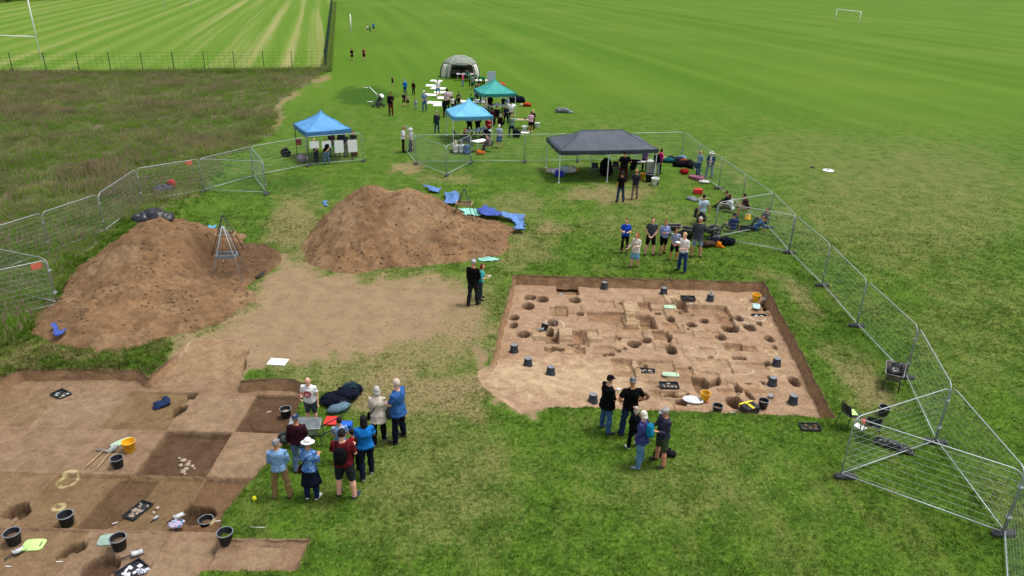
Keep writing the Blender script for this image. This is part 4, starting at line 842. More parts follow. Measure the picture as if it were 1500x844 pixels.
for px, py, rz, tx in ((11,828,.0,'at the lower left corner'),(86,821,.15,'below the double lobed pit'),(165,830,1.0,'on the rim of the big pit'),(318,757,.3,'beside the bucket over the round pit'),(166,758,.5,'below the sherd tray'),(393,599,.6,'in the dark square by the teacher')): tagpeg(px, py, rz, 'small white plastic tag '+tx)
for px, py, rz, tx in ((845, 497, .3, 'beside a deep round posthole at trench centre'), (1000, 595, .8, 'by the round pit left of the oval mat'), (1069, 489, .2, 'below the largest dark pit in the right trench'), (951, 506, 1.0, 'below the dark hole near trench centre'), (776, 441, .4, 'by the postholes in the far left trench corner'), (1100, 590, .5, 'beside the curved slot near the front edge')): tagpeg(px, py, rz, 'small white tag '+tx, zf=Zt)
tagpeg(375, 773, .0, 'thin white tent peg on the grass above the extension', PEG, 0, (.28, .015, .012)); m = MB(); m.ball((0, 0, .05), (.06, .05, .08), 8, 6); m.tube([(0, 0, 0), (.02, 0, .14)], .012, 5); tag(part('grass_marker', m, mat('bright_yellow', (.85, .80, .03), .6), None, True, G(373, 733)), 'small bright yellow marker on the grass beside left trench', 'marker')
BAGP = cloth('#e7c8d8', 'floral', '#3f9fd8'); m = MB()
from mathutils import noise as mnoise
def lump(m, c, r, seed, amp=.46, n=20, k=13, flat=True):
    a = len(m.v); m.ball(c, r, n, k); o3 = Vector((seed*.37 % 50, seed*.11 % 50, 3.0)); rm = (r[0]+r[1]+r[2])/3
    for i in range(a, len(m.v)):
        d = Vector(m.v[i])-Vector(c); q = Vector((d.x/rm, d.y/rm, d.z/rm)); f_ = 1-abs(mnoise.noise(q*2.1+o3))*1.6; g_ = 1-abs(mnoise.noise(q*4.3+o3*2))*1.4
        w_ = 1+amp*(f_-.55)+amp*.45*(g_-.5)+amp*.5*mnoise.noise(q*1.1+o3)
        zz = c[2]+d.z*w_; m.v[i] = (c[0]+d.x*w_, c[1]+d.y*w_, max(zz, .005) if flat else zz)
    return m
def soft(name, label, cat, px, py, lumps, m_, rz=0, group=None, zf=None, extra=None):
    p = G(px, py, zf or 0)
    if zf: p.z = (F1 if p.x > -3 else F2).z(p.x, p.y)
    m = MB()
    for i, (c, r) in enumerate(lumps): lump(m, c, r, int(px*13+py+i))
    o = part(name, m, m_, None, True, p); o.rotation_euler = (0, 0, rz); tag(o, label, cat, group)
    if cat in ('bag', 'rucksack') and len(lumps):
        (cx, cy, cz), (ax, ay, az) = lumps[-1]; m = MB()
        for q in ((-.3, .3) if cat == 'rucksack' else (0,)): m.tube([(cx-ax*.55, cy+q*ay, cz+az*.85), (cx-ax*.3, cy+q*ay*1.3, cz+az*1.25), (cx+ax*.3, cy+q*ay*1.3, cz+az*1.22), (cx+ax*.6, cy+q*ay, cz+az*.8)], .016, 5, flat=.5)
        part('strap', m, BLK, o, True)
    return o
soft('patterned_bag', 'pink and blue patterned fabric bag on the pit edge in left trench', 'bag', 259, 771, [((0, 0, .06), (.16, .12, .07)), ((.07, .05, .07), (.10, .08, .07))], BAGP, 0, None, -.42)
soft('denim_cloth', 'crumpled dark blue jacket dropped in the yellowish trench square', 'jacket', 237, 593, [((0, 0, .07), (.22, .14, .09)), ((.12, .12, .1), (.10, .12, .12)), ((-.12, -.1, .05), (.12, .10, .06))], cloth('#2b3f66'), .4, None, -.42)
soft('finds_bags', 'white paper finds bags beside the tray at bottom picture edge', 'finds bags', 207, 838, [((0, 0, .04), (.10, .07, .04)), ((.10, .05, .04), (.07, .06, .035))], cloth('#dfe0ea', 'floral', '#5a5f88'), 0, None, -.42)
# black and yellow toolbox
p = G(1097, 604, Zt); p.z = F1.z(p.x, p.y); t = thing('toolbox', 'black and yellow tool bag at the front edge of the right trench', 'toolbox', p, R(25)); m = MB(); m.box((0, 0, .15), (.52, .36, .24)); bev(part('body', m, BLK, t), .02); m = MB(); m.box((0, .19, .22), (.54, .05, .12)); m.box((0, 0, .273), (.10, .36, .012)); bev(part('trim', m, mat('yellow_trim', (.86, .68, .02), .5), t), .006); m = MB(); m.tube([(-.14, 0, .27), (-.12, 0, .36), (.12, 0, .36), (.14, 0, .27)], .014, 6); part('handle', m, BLK, t, True)
# spray can on bucket, white board on turf
m = MB(); m.lathe([(.0, 0), (.032, 0), (.032, .17), (.02, .19), (.012, .20), (.012, .225), (0, .226)], 10); p = G(1040, 440, Zt); tag(part('spray_can', m, mat('pale_can', (.55, .60, .62), .4, .1, 9, .5), None, True, Vector((p.x, p.y, F1.z(p.x, p.y)+.295))), 'pale spray can standing on an upturned bucket', 'spray can')
p = G(407, 531); m = MB(); m.box((0, 0, .02), (.62, .42, .03)); o = part('white_board', m, WHT, None, False, p); o.rotation_euler = (0, 0, R(-4)); bev(o, .006); tag(o, 'blank white board lying on turf above the left trench', 'board')
# ------------------------------------------------------------------ wheelbarrows
def barrow(px, py, rz, label, tcol, load=None, s=1.0):
    t = thing('wheelbarrow', label, 'wheelbarrow', G(px, py), rz, 'wheelbarrows'); t.scale = (s,)*3; m = MB()   # wheel towards +X
    def ring(w0, l0, l1, z): return [Vector((l1, w0, z)), Vector((-l0, w0*.85, z)), Vector((-l0, -w0*.85, z)), Vector((l1, -w0, z))]
    out = [ring(.20, .22, .22, .30), ring(.30, .38, .46, .60)]; inn = [ring(.28, .36, .44, .598), ring(.185, .20, .20, .315)]
    out[1][0].z = out[1][3].z = .66; inn[0][0].z = inn[0][3].z = .658
    m.rings(out+inn, True); part('tray', m, tcol, t)
    m = MB(); m.tube([(.46, -.30, .67), (-.38, -.26, .605), (-.38, .26, .605), (.46, .30, .67), (.46, -.30, .67)], .014, 6); part('tray_rim', m, STEEL if tcol is not BLK else BLK, t, True)
    for sd in (-1, 1):
        m = MB(); m.tube([(.62, sd*.07, .20), (.2, sd*.17, .285), (-.35, sd*.22, .36), (-.85, sd*.27, .60)], .017, 6); part('handle_bar', m, BLK, t, True)
        m = MB(); m.tube([(-.80, sd*.265, .576), (-.97, sd*.278, .655)], .022, 6); part('grip', m, RUB, t, True)
        m = MB(); m.tube([(-.18, sd*.2, .33), (-.26, sd*.23, .02), (-.40, sd*.23, .02), (-.38, sd*.215, .36)], .014, 6); part('leg', m, BLK, t, True)
    wm = Matrix.Rotation(R(90), 3, 'X'); m = MB(); m.lathe([(.12, -.04), (.185, -.045), (.20, -.02), (.20, .02), (.185, .045), (.12, .04), (.12, -.04)], 18, (.62, 0, .20), m=wm); wh = part('wheel', m, RUB, t, True)
    m = MB(); m.lathe([(0, -.03), (.05, -.05), (.12, -.03), (.12, .03), (.05, .05), (0, .03)], 14, (.62, 0, .2), m=wm); part('rim', m, mat('barrow_rim', (.34, .05, .04), .5) if tcol is BLK else DUST, wh, True)
    return t
GT = mat('galvanised_tray', (.42, .46, .47), .45, .18, 5, .5); DGT = mat('soil_stained_tray', (.15, .135, .115), .8, .4, 6)
DKT = mat('muddy_black_tray', (.05, .045, .04), .7, .5, 7)
barrow(452, 648, R(188), 'grey galvanised wheelbarrow amid the group listening at left trench', GT)
barrow(1305, 566, R(62), 'soil stained wheelbarrow holding a black sack beside the fence', DGT); p = G(1303, 566)
o = soft('black_sack', 'shiny black sack heaped in the wheelbarrow beside the fence', 'sack', 1305, 566, [((0, 0, .15), (.22, .2, .13)), ((.15, .12, .22), (.16, .15, .16))], mat('black_polythene', (.012, .012, .014), .3, .3, 8, 0, .6, 18, .5)); o.location.z = .42; o.location.x = p.x
barrow(985, 344, R(-15), 'black wheelbarrow standing behind the young people in shorts', DKT, s=.8); barrow(1009, 350, R(170), 'black wheelbarrow with yellow handles behind the grey jacketed man', DKT, s=.85); barrow(1040, 348, R(30), 'second black wheelbarrow behind the man in the grey jacket', DKT, s=.85); barrow(1026, 330, R(95), 'upturned black wheelbarrow used as seat by man in pale shirt', DKT, s=.8)
# ------------------------------------------------------------------ chairs
def chair(p, rz, label, grp='black plastic chairs'):
    t = thing('plastic_chair', label, 'chair', p, rz, grp); m = MB()      # faces +Y
    m.sheet(lambda u, v: ((u-.5)*.44, (v-.5)*.42, .44+.03*(2*u-1)**2+.02*(2*v-1)**2), 6, 6); o = part('seat', m, BLK, t, True); o.modifiers.new('thick', 'SOLIDIFY').thickness = .012
    m = MB(); m.sheet(lambda u, v: ((u-.5)*(.44-.05*v), -.21-.10*v+.04*(2*u-1)**2, .50+v*.34), 6, 5); o = part('backrest', m, BLK, t, True); o.modifiers.new('thick', 'SOLIDIFY').thickness = .012
    for sx in (-1, 1):
        m = MB(); m.tube([(sx*.18, .16, .44), (sx*.24, .22, 0)], .011, 6); part('leg', m, BLK, t, True)
        m = MB(); m.tube([(sx*.18, -.30, .80), (sx*.19, -.20, .45), (sx*.25, -.28, 0)], .011, 6); part('leg', m, BLK, t, True)
    return t
chair(G(1243, 625), R(-75), 'black plastic chair at the near corner of right trench'); chair(G(1272, 640), R(-20), 'black plastic chair partly behind the nearest fence brace'); chair(G(870, 259), R(170), 'black chair with papers under left of the grey gazebo'); chair(G(902, 257), R(185), 'black chair behind the man in black under grey gazebo')
o = tag(part('clipboard', MB().box((0, 0, 0), (.22, .32, .01)), LIME, None, False, G(1243, 625)+Vector((.02, .03, .49))), 'lime green folder on the seat of the corner chair', 'folder'); o = tag(part('paper_sheet', MB().box((0, 0, .006), (.24, .32, .008), .6), WHT, None, False, G(1243, 622)+Vector((.3, -.1, 0))), 'white paper sheet dropped under the corner chair', 'paper'); tag(part('red_folder', MB().box((0, 0, 0), (.2, .3, .02)), REDP, None, False, G(1272, 640)+Vector((-.16, .02, .49))), 'red folder on the chair behind the fence brace', 'folder')
soft('bin_bag', 'long crumpled black bin bag on grass inside the nearest brace', 'bin bag', 1305, 655, [((-.25, .06, .08), (.2, .15, .09)), ((0, 0, .09), (.22, .15, .1)), ((.27, -.08, .08), (.2, .15, .09)), ((.44, -.14, .05), (.13, .10, .06))], mat('black_polythene', (.012, .012, .014), .3, .3, 8, 0, .6, 18, .5), -.35)
# ------------------------------------------------------------------ sieves
def sieve(px, py, rz, label, z, mtl, hgt=2.15):
    p = G(px, py, z); t = thing('hanging_sieve', label, 'sieve', p, rz, 'tripod soil sieves'); t.rotation_euler = (0, 0, rz)
    for sx, sy in ((-1, -1), (1, -1), (-1, 1), (1, 1)): m = MB(); m.tube([(sx*.62, sy*.45, -.12), (sx*.03, sy*.06, hgt)], .017, 6); part('leg', m, mtl, t, True)
    m = MB(); m.tube([(0, -.08, hgt-.03), (0, .08, hgt-.03)], .02, 6); part('ridge_bar', m, mtl, t, True)
    for sx in (-1, 1):
        for sy in (-1, 1): m = MB(); m.tube([(sx*.36, sy*.22, .88), (0, sy*.05, hgt-.04)], .005, 4); part('chain', m, STEEL, t)
    m = MB(); 
    for s in (-1, 1): m.box((0, s*.25, .86), (.80, .03, .13)); m.box((s*.385, 0, .86), (.03, .47, .128))
    fr = part('tray_frame', m, WOOD if mtl is not GALV else DUST, t); m = MB()
    for i in range(15): m.box((-.36+i*.0515, 0, .815), (.006, .48, .006))
    for i in range(9): m.box((0, -.22+i*.055, .822), (.76, .006, .006))
    o = part('screen', m, STEEL, fr); return t
sieve(336, 402, R(8), 'silver tripod sieve with hanging tray on left spoil heap', .24, GALV, 2.1); sieve(334, 370, R(8), 'dark tripod sieve standing behind the silver one', .26, BLK, 1.75); sieve(680, 322, R(-8), 'dark tripod sieve beside blue tarpaulin on the conical heap', .42, BLK, 1.6)
# ------------------------------------------------------------------ tarpaulins and plastic
def tarp(name, label, poly, m_, seed, zb=None, amp=.12, cat='tarpaulin'):
    P = [G(*q) for q in poly]; xs = [p.x for p in P]; ys = [p.y for p in P]; d = .07; X, Y = np.meshgrid(np.arange(min(xs), max(xs), d), np.arange(min(ys), max(ys), d))
    sd = psd(X, Y, [(p.x, p.y) for p in P])+(fbm(X, Y, 2.3, 3, seed)-.5)*.3; Z = amp*(1-np.abs(2*fbm(X, Y, 1.6, 4, seed+1)-1))*1.4-amp*.3
    if zb: Z = Z+np.array([zb(a, b) for a, b in zip(X.ravel(), Y.ravel())]).reshape(X.shape)
    Z = np.maximum(Z, .012); k = sd < 0; q = k[:-1, :-1] & k[1:, :-1] & k[:-1, 1:] & k[1:, 1:]; jj, ii = np.nonzero(q); w_ = X.shape[1]; F = np.stack([jj*w_+ii, jj*w_+ii+1, (jj+1)*w_+ii+1, (jj+1)*w_+ii], 1); used = np.unique(F); mp = np.zeros(X.size, int); mp[used] = np.arange(len(used))
    o = ob(name, np_mesh(name, np.stack([X.ravel(), Y.ravel(), Z.ravel()], 1)[used], mp[F]), m_); o.modifiers.new('thick', 'SOLIDIFY').thickness = .01; return tag(o, label, cat)
BLUE = mat('blue_tarpaulin', (.09, .20, .46), .6, .35, 3, 0, .5, 9, .4); DBL = mat('deep_blue_tarpaulin', (.03, .07, .34), .6, .3, 3, 0, .5, 9, .4); TEAL = mat('pale_green_sheet', (.25, .55, .45), .5, .15, 4, 0, .4, 9); PLB = mat('blue_plastic', (.08, .38, .68), .4, .2); POLY = mat('black_polythene', (.012, .012, .014), .3, .3, 8, 0, .6, 18, .5)
tarp('blue_tarpaulin', 'small blue tarpaulin scrap at the back of the conical heap', [(620,275),(636,277),(648,280),(644,285),(628,283)], BLUE, 5, Z2, .2)
tarp('blue_tarpaulin', 'crumpled bright blue tarpaulin behind the dark sieve on the conical heap', [(650,286),(662,286),(675,287),(674,300),(662,306),(648,304),(653,296)], BLUE, 6, Z2, .3)
tarp('blue_tarpaulin', 'deep blue tarpaulin folds right of the dark sieve', [(698,308),(712,307),(735,317),(738,324),(722,325),(704,321)], DBL, 7, Z2, .28)
tarp('blue_tarpaulin', 'ragged blue tarpaulin end at the right tip of conical heap', [(733,318),(752,320),(772,319),(768,326),(771,344),(748,343),(757,336),(752,327),(736,325)], BLUE, 9, Z2, .3)
tarp('green_sheet', 'pale green plastic sheet under the dark sieve', [(666,308),(700,306),(706,318),(680,322)], TEAL, 8, Z2, .08, 'plastic sheet'); tarp('green_sheet', 'pale green plastic strip behind the man in the black jacket', [(698,379),(716,377),(733,379),(730,383),(705,384)], TEAL, 9, None, .06, 'plastic sheet')
tarp('blue_tarpaulin', 'bright blue crumpled plastic at the foot of left spoil heap', [(76,488),(84,484),(97,490),(100,500),(88,505),(78,503)], DBL, 12, None, .35); tarp('blue_tarpaulin', 'small blue plastic scrap by the left base of conical heap', [(471,296),(480,296),(482,303),(473,304)], BLUE, 14, None, .1)
tarp('black_plastic', 'torn dark plastic strip beside the silver sieve', [(372,408),(380,398),(392,396),(390,404),(378,412)], POLY, 16, None, .12, 'plastic sheet'); tarp('black_plastic', 'grey plastic scrap on the path right of the silver sieve', [(386,372),(397,370),(404,378),(398,388)], DUST, 18, None, .1, 'plastic sheet')
o = soft('black_plastic_bundle', 'crumpled black plastic bundle behind the top of left spoil heap', 'plastic bundle', 222, 354, [((-.3, 0, 0), (.36, .3, .22)), ((.2, .1, .02), (.42, .3, .24)), ((0, .2, .14), (.34, .3, .16)), ((.5, .1, 0), (.28, .25, .2))], mat('grey_black_polythene', (.018, .02, .026), .38, .5, 4, 0, .9, 9, .5)); _p = G(221, 322, 1.95); o.scale = (1.15, 1.15, 1.35); o.location = _p
tarp('blue_plastic', 'bright blue plastic bag behind the dark sieve', [(301,346),(318,343),(320,356),(306,358)], PLB, 22, None, .5, 'plastic bag'); soft('dropped_coat', 'grey and red coat lying in long grass beyond the left fence', 'coat', 244, 281, [((-.35, -.1, .15), (.4, .25, .2)), ((0, 0, .18), (.3, .25, .2))], cloth('#5b6078'), .3); soft('red_cloth', 'small red cloth in long grass beside the grey coat', 'cloth', 252, 276, [((0, 0, .22), (.2, .2, .25))], cloth('#d8404a'))
# ================================================================== PEOPLE
SKIN = {'light': mat('skin_light', '#d9a585', .6, .06), 'tan': mat('skin_tan', '#c08660', .6, .06), 'pink': mat('skin_pink', '#e0a890', .6, .06), 'brown': mat('skin_brown', '#6f4630', .6, .06), 'red': mat('skin_red', '#cf8a70', .6, .06)}
SHOE = {c: mat('shoe', c, .6, .1) for c in ('#151515', '#2b2622', '#e6e6e2', '#5a4636', '#2c3550', '#8a8f96', '#4a4038')}
def rot2(v, ax, a): return Matrix.Rotation(a, 3, ax) @ Vector(v)
ARM = {'down': ((.16, -.04, -1), (.05, .20, -1)), 'relax': ((.10, .04, -1), (.02, .35, -1)), 'folded': ((.22, .16, -1), (-1, .45, .12)), 'hold': ((.18, .22, -1), (-.42, .9, .18)), 'front': ((.14, .10, -1), (-.55, .45, -.65)), 'hips': ((.62, -.3, -1), (-.75, .45, -.55)), 'phone': ((.15, .35, -1), (-.38, .65, .75)),
       'reach': ((.25, .75, -.75), (.0, .95, -.25)), 'back': ((.25, -.35, -1), (-.7, -.3, -.6)), 'prop': ((.35, -.45, -.9), (.05, -.12, -1)), 'knee': ((.12, .55, -.85), (-.05, .85, -.3)), 'up': ((.8, .2, .4), (-.6, .3, .8)), 'hang': ((.1, .25, -1), (-.05, .35, -1)), 'stick': ((.2, .1, -1), (.35, .75, -.55))}
LEG = {'stand': (((.05, .02, -1), (.02, -.04, -1)), ((.05, -.01, -1), (.02, -.03, -1))), 'apart': (((.16, .03, -1), (.08, -.04, -1)), ((.14, -.02, -1), (.06, -.02, -1))), 'walk': (((.04, .36, -1), (.02, .02, -1)), ((.04, -.16, -1), (.02, -.62, -1))), 'step': (((.05, .20, -1), (.02, .0, -1)), ((.05, -.10, -1), (.02, -.3, -1))),
       'chair': (((.16, 1, -.06), (.03, .08, -1)), ((.14, 1, -.08), (.03, .12, -1))), 'floor': (((.35, .9, .50), (-.15, .65, -.85)), ((.30, .9, .42), (-.1, .8, -.75))), 'cross': (((.85, .75, .08), (-.95, .30, -.18)), ((.85, .70, .08), (-.95, .34, -.16))), 'long': (((.15, 1, .03), (.02, 1, -.08)), ((.18, 1, .10), (.02, 1, -.18))), 'kneel': (((.12, .35, -1), (.0, -1, -.10)), ((.12, .30, -1), (.0, -1, -.10)))}
TOR = [(.845, .07, .07, 0), (.875, .135, .105, -.005), (.93, .172, .128, -.01), (1.0, .165, .122, 0), (1.08, .148, .110, .005), (1.17, .155, .116, .005), (1.27, .175, .124, .0), (1.35, .182, .116, -.005), (1.405, .168, .098, -.01), (1.445, .115, .078, -.012), (1.475, .068, .066, -.005), (1.51, .056, .060, .002), (1.56, .055, .060, .008)]
class Fig:
    def __init__(s, H, arms, legs, pitch, head, build, child, female, tw):
        s.k = H/1.75; s.p = R(pitch); s.b = build; s.fem = female; s.hs = 1.0 + .28*child; s.hy, s.hp = R(head[0]), R(head[1]); s.tw = R(tw)
        s.sw = (.93 if female else 1.03)*(1+.3*(build-1)); s.hip = .088 if not female else .092
        s.off = Vector((0, 0, 0)); s.joints(arms, legs)
    def T(s, p):                                  # torso space -> figure
        q = Vector(p)-Vector((0, 0, .93)); q = Matrix.Rotation(-s.p, 3, 'X') @ (Matrix.Rotation(s.tw, 3, 'Z') @ q); return q+Vector((0, 0, .93))
    def joints(s, arms, legs):
        s.sh = {}; s.el = {}; s.wr = {}; s.hd = {}; s.hp_ = {}; s.kn = {}; s.an = {}; s.tdir = {}
        for i, sd in enumerate((1, -1)):
            sh = s.T((sd*.188*s.sw, -.01, 1.405)); u, f = ARM[arms[i]]; m = Matrix.Rotation(-s.p*(0 if arms[i] in ('hang', 'reach', 'knee', 'prop') else 1), 3, 'X') @ Matrix.Rotation(s.tw, 3, 'Z')
            u = (m @ Vector((u[0]*sd, u[1], u[2]))).normalized(); f = (m @ Vector((f[0]*sd, f[1], f[2]))).normalized()
            s.sh[sd] = sh; s.el[sd] = sh+u*.285; s.wr[sd] = s.el[sd]+f*.25; s.hd[sd] = f
            h = Vector((sd*s.hip, 0, .92)); t, c = LEG[legs][i]; t = Vector((t[0]*sd, t[1], t[2])).normalized(); c = Vector((c[0]*sd, c[1], c[2])).normalized()
            s.hp_[sd] = h; s.kn[sd] = h+t*.435; s.an[sd] = s.kn[sd]+c*.405; 
            fd = Vector((sd*.22, 1, 0)) if abs(c.z) > .45 else Vector((sd*.15, 0, 1))
            if legs == 'kneel': fd = Vector((0, -.8, -.55))
            if legs == 'cross': fd = Vector((-sd*.6, .7, .1))
            s.tdir[sd] = fd.normalized()
        s.legs = legs
        zm = min(min(a.z for a in s.an.values())-.075, min(a.z for a in s.kn.values())-.07, .93-.135 if legs in ('floor', 'cross', 'long') else 9); s.zoff = -zm
    def out(s, v): return [((Vector(p)+Vector((0, 0, s.zoff)))*s.k) for p in v]
    def torso(s, m, infl, z0, z1, n=14, flare=0, skip=None):
        rs = []
        for (z, rx, ry, dy) in TOR:
            if z < z0-.001 or z > z1+.001: continue
            bx = 1+(s.b-1)*(1.0 if z < 1.4 else .4); belly = .05*max(0, s.b-1.05)*4*math.exp(-((z-1.06)/.12)**2)
            if s.fem: rx = rx*(1.05 if z < 1.0 else .93); ry = ry+(.022 if 1.2 < z < 1.33 else 0); 
            fl = flare*max(0, 1.02-z); ring = []
            for j in range(n):
                a = 2*math.pi*j/n; ca, sa = math.cos(a), math.sin(a); e = .8
                x = (rx*bx+infl+fl)*math.copysign(abs(ca)**e, ca); y = (ry*bx+infl+fl+(belly if sa > 0 else 0))*math.copysign(abs(sa)**e, sa)+dy
                ring.append(s.T((x, y, z)))
            rs.append(ring)
        m.rings(rs)
    def limb(s, m, pts, r, n=9): m.tube(pts, r, n)
    def arm(s, m, sd, infl, frac, n=9):
        a, b, c = s.sh[sd], s.el[sd], s.wr[sd]; ctr = s.T((sd*.10*s.sw, -.01, 1.40)); k = s.b**.5
        P = [ctr, a, a.lerp(b, .45), a.lerp(b, .95), b.lerp(c, .08), b.lerp(c, .35), c]; Q = [.055, .056*k, .050*k, .040, .040, .040, .026]; L = [-.4, 0, .45, .95, 1.08, 1.35, 2]
        i = [k2 for k2 in range(7) if L[k2] <= frac+.01]
        pts = [P[k2] for k2 in i]; rr_ = [Q[k2]+infl for k2 in i]
        if frac < 2 and L[i[-1]] < frac-.02:
            pts.append(a.lerp(b, frac) if frac <= 1 else b.lerp(c, frac-1)); rr_.append(rr_[-1]*.97+.004)
        m.tube(pts, rr_, n)
    def hand(s, m, sd, fine):
        c, d = s.wr[sd], s.hd[sd].normalized(); up = Vector((0, 0, 1)); ax = d.cross(up)
        ax = (ax if ax.length > .15 else Vector((0, 1, 0))).normalized(); nn = ax.cross(d).normalized(); side = ax if abs(d.z) < .75 else Vector((0, 1, 0)); side = (side-d*side.dot(d)).normalized(); nn = side.cross(d).normalized()
        tip = c+d*.095; m.tube([c-d*.02, c+d*.03, tip], [.026, .040, .042], 8, ref=tuple(nn), flat=.48)
        for i in range(4):
            o = side*(.031-.0205*i); l = (.062, .075, .080, .070)[3-i if i < 4 else 0]; q = tip-d*.012+o; curl = nn*(-.018-.006*i) if d.z > -.5 else nn*(.015+.004*i)
            m.tube([q, q+d*l*.55+curl*.5, q+d*l*.92+curl*1.5], [.0098, .0092, .0075], 5)
        th = c+d*.035+side*.036; m.tube([th-side*.012, th+side*.022+d*.028, th+side*.026+d*.062], [.013, .0115, .009], 5)
    def leg(s, m, sd, infl, frac, n=10, wide=1.0):
        a, b, c = s.hp_[sd], s.kn[sd], s.an[sd]; k = s.b**.6
        P = [a+Vector((0, 0, .03)), a.lerp(b, .2), a.lerp(b, .6), b, b.lerp(c, .3), b.lerp(c, .7), c]; Q = [.090*k, .092*k, .075*k, .058, .058, .044, .037]; L = [0, .2, .6, 1, 1.3, 1.7, 2]
        i = [q for q in range(7) if L[q] <= frac+.01]; pts = [P[q] for q in i]; rr_ = [Q[q]+infl+(.016*wide if L[q] > 1.2 else 0)*(1 if infl else 0) for q in i]
        if frac < 2 and L[i[-1]] < frac-.02: pts.append(a.lerp(b, frac) if frac <= 1 else b.lerp(c, frac-1)); rr_.append(rr_[-1]*1.02)
        if frac >= 2 and infl: pts.append(c-Vector((0, 0, .03)) if (c-b).normalized().z < -.6 else c+(c-b).normalized()*.03); rr_.append(rr_[-1])
        m.tube(pts, rr_, n)
    def foot(s, m, sd, infl):
        c, f = s.an[sd], s.tdir[sd]; dn = Vector((0, 0, -1)) if abs(f.z) < .5 else Vector((0, 1, 0)); b = c+dn*.042
        m.tube([b-f*.065, b-f*.035, b+f*.07, b+f*.15, b+f*.195], [.026+infl, .036+infl, .041+infl, .040+infl, .022+infl], 9, ref=tuple(-dn), flat=.78)
        if infl: m.tube([c+dn*.03, c-dn*.03], [.043, .043], 8)
    def HT_(s, p):                                # head space (centre of head) -> figure
        q = Vector(p)*s.hs; q = Matrix.Rotation(s.hy, 3, 'Z') @ (Matrix.Rotation(-s.hp, 3, 'X') @ q); q = q+Vector((0, .018, .115*s.hs))
        o = s.T((0, 0, 1.53)); d = Matrix.Rotation(-s.p*.55, 3, 'X') @ q; return o+d
    def ell(s, m, c, r, n=12, k=9, fn=None):
        a = len(m.v); m.ball((0, 0, 0), r, n, k)
        for i in range(a, len(m.v)):
            p = Vector(m.v[i])
            if fn: p = fn(p)
            m.v[i] = tuple(s.HT_(p+Vector(c)))
    def head(s, m):
        s.ell(m, (0, 0, .012), (.076, .097, .112)); s.ell(m, (0, .022, -.062), (.056, .070, .058))
        s.ell(m, (0, .098, -.012), (.013, .022, .022), 8, 5); s.ell(m, (0, .080, .022), (.050, .02, .016), 8, 5); s.ell(m, (0, .088, -.055), (.026, .013, .011), 8, 5)
        for sd in (-1, 1): s.ell(m, (sd*.078, -.005, -.005), (.012, .022, .032), 8, 5)
        m.tube([s.T((0, -.005, 1.46)), s.HT_((0, -.01, -.05))], [.058, .054*s.hs], 10)
FOLD = bpy.data.textures.new('folds', 'CLOUDS'); FOLD.noise_scale = .11; FOLD.noise_depth = 2
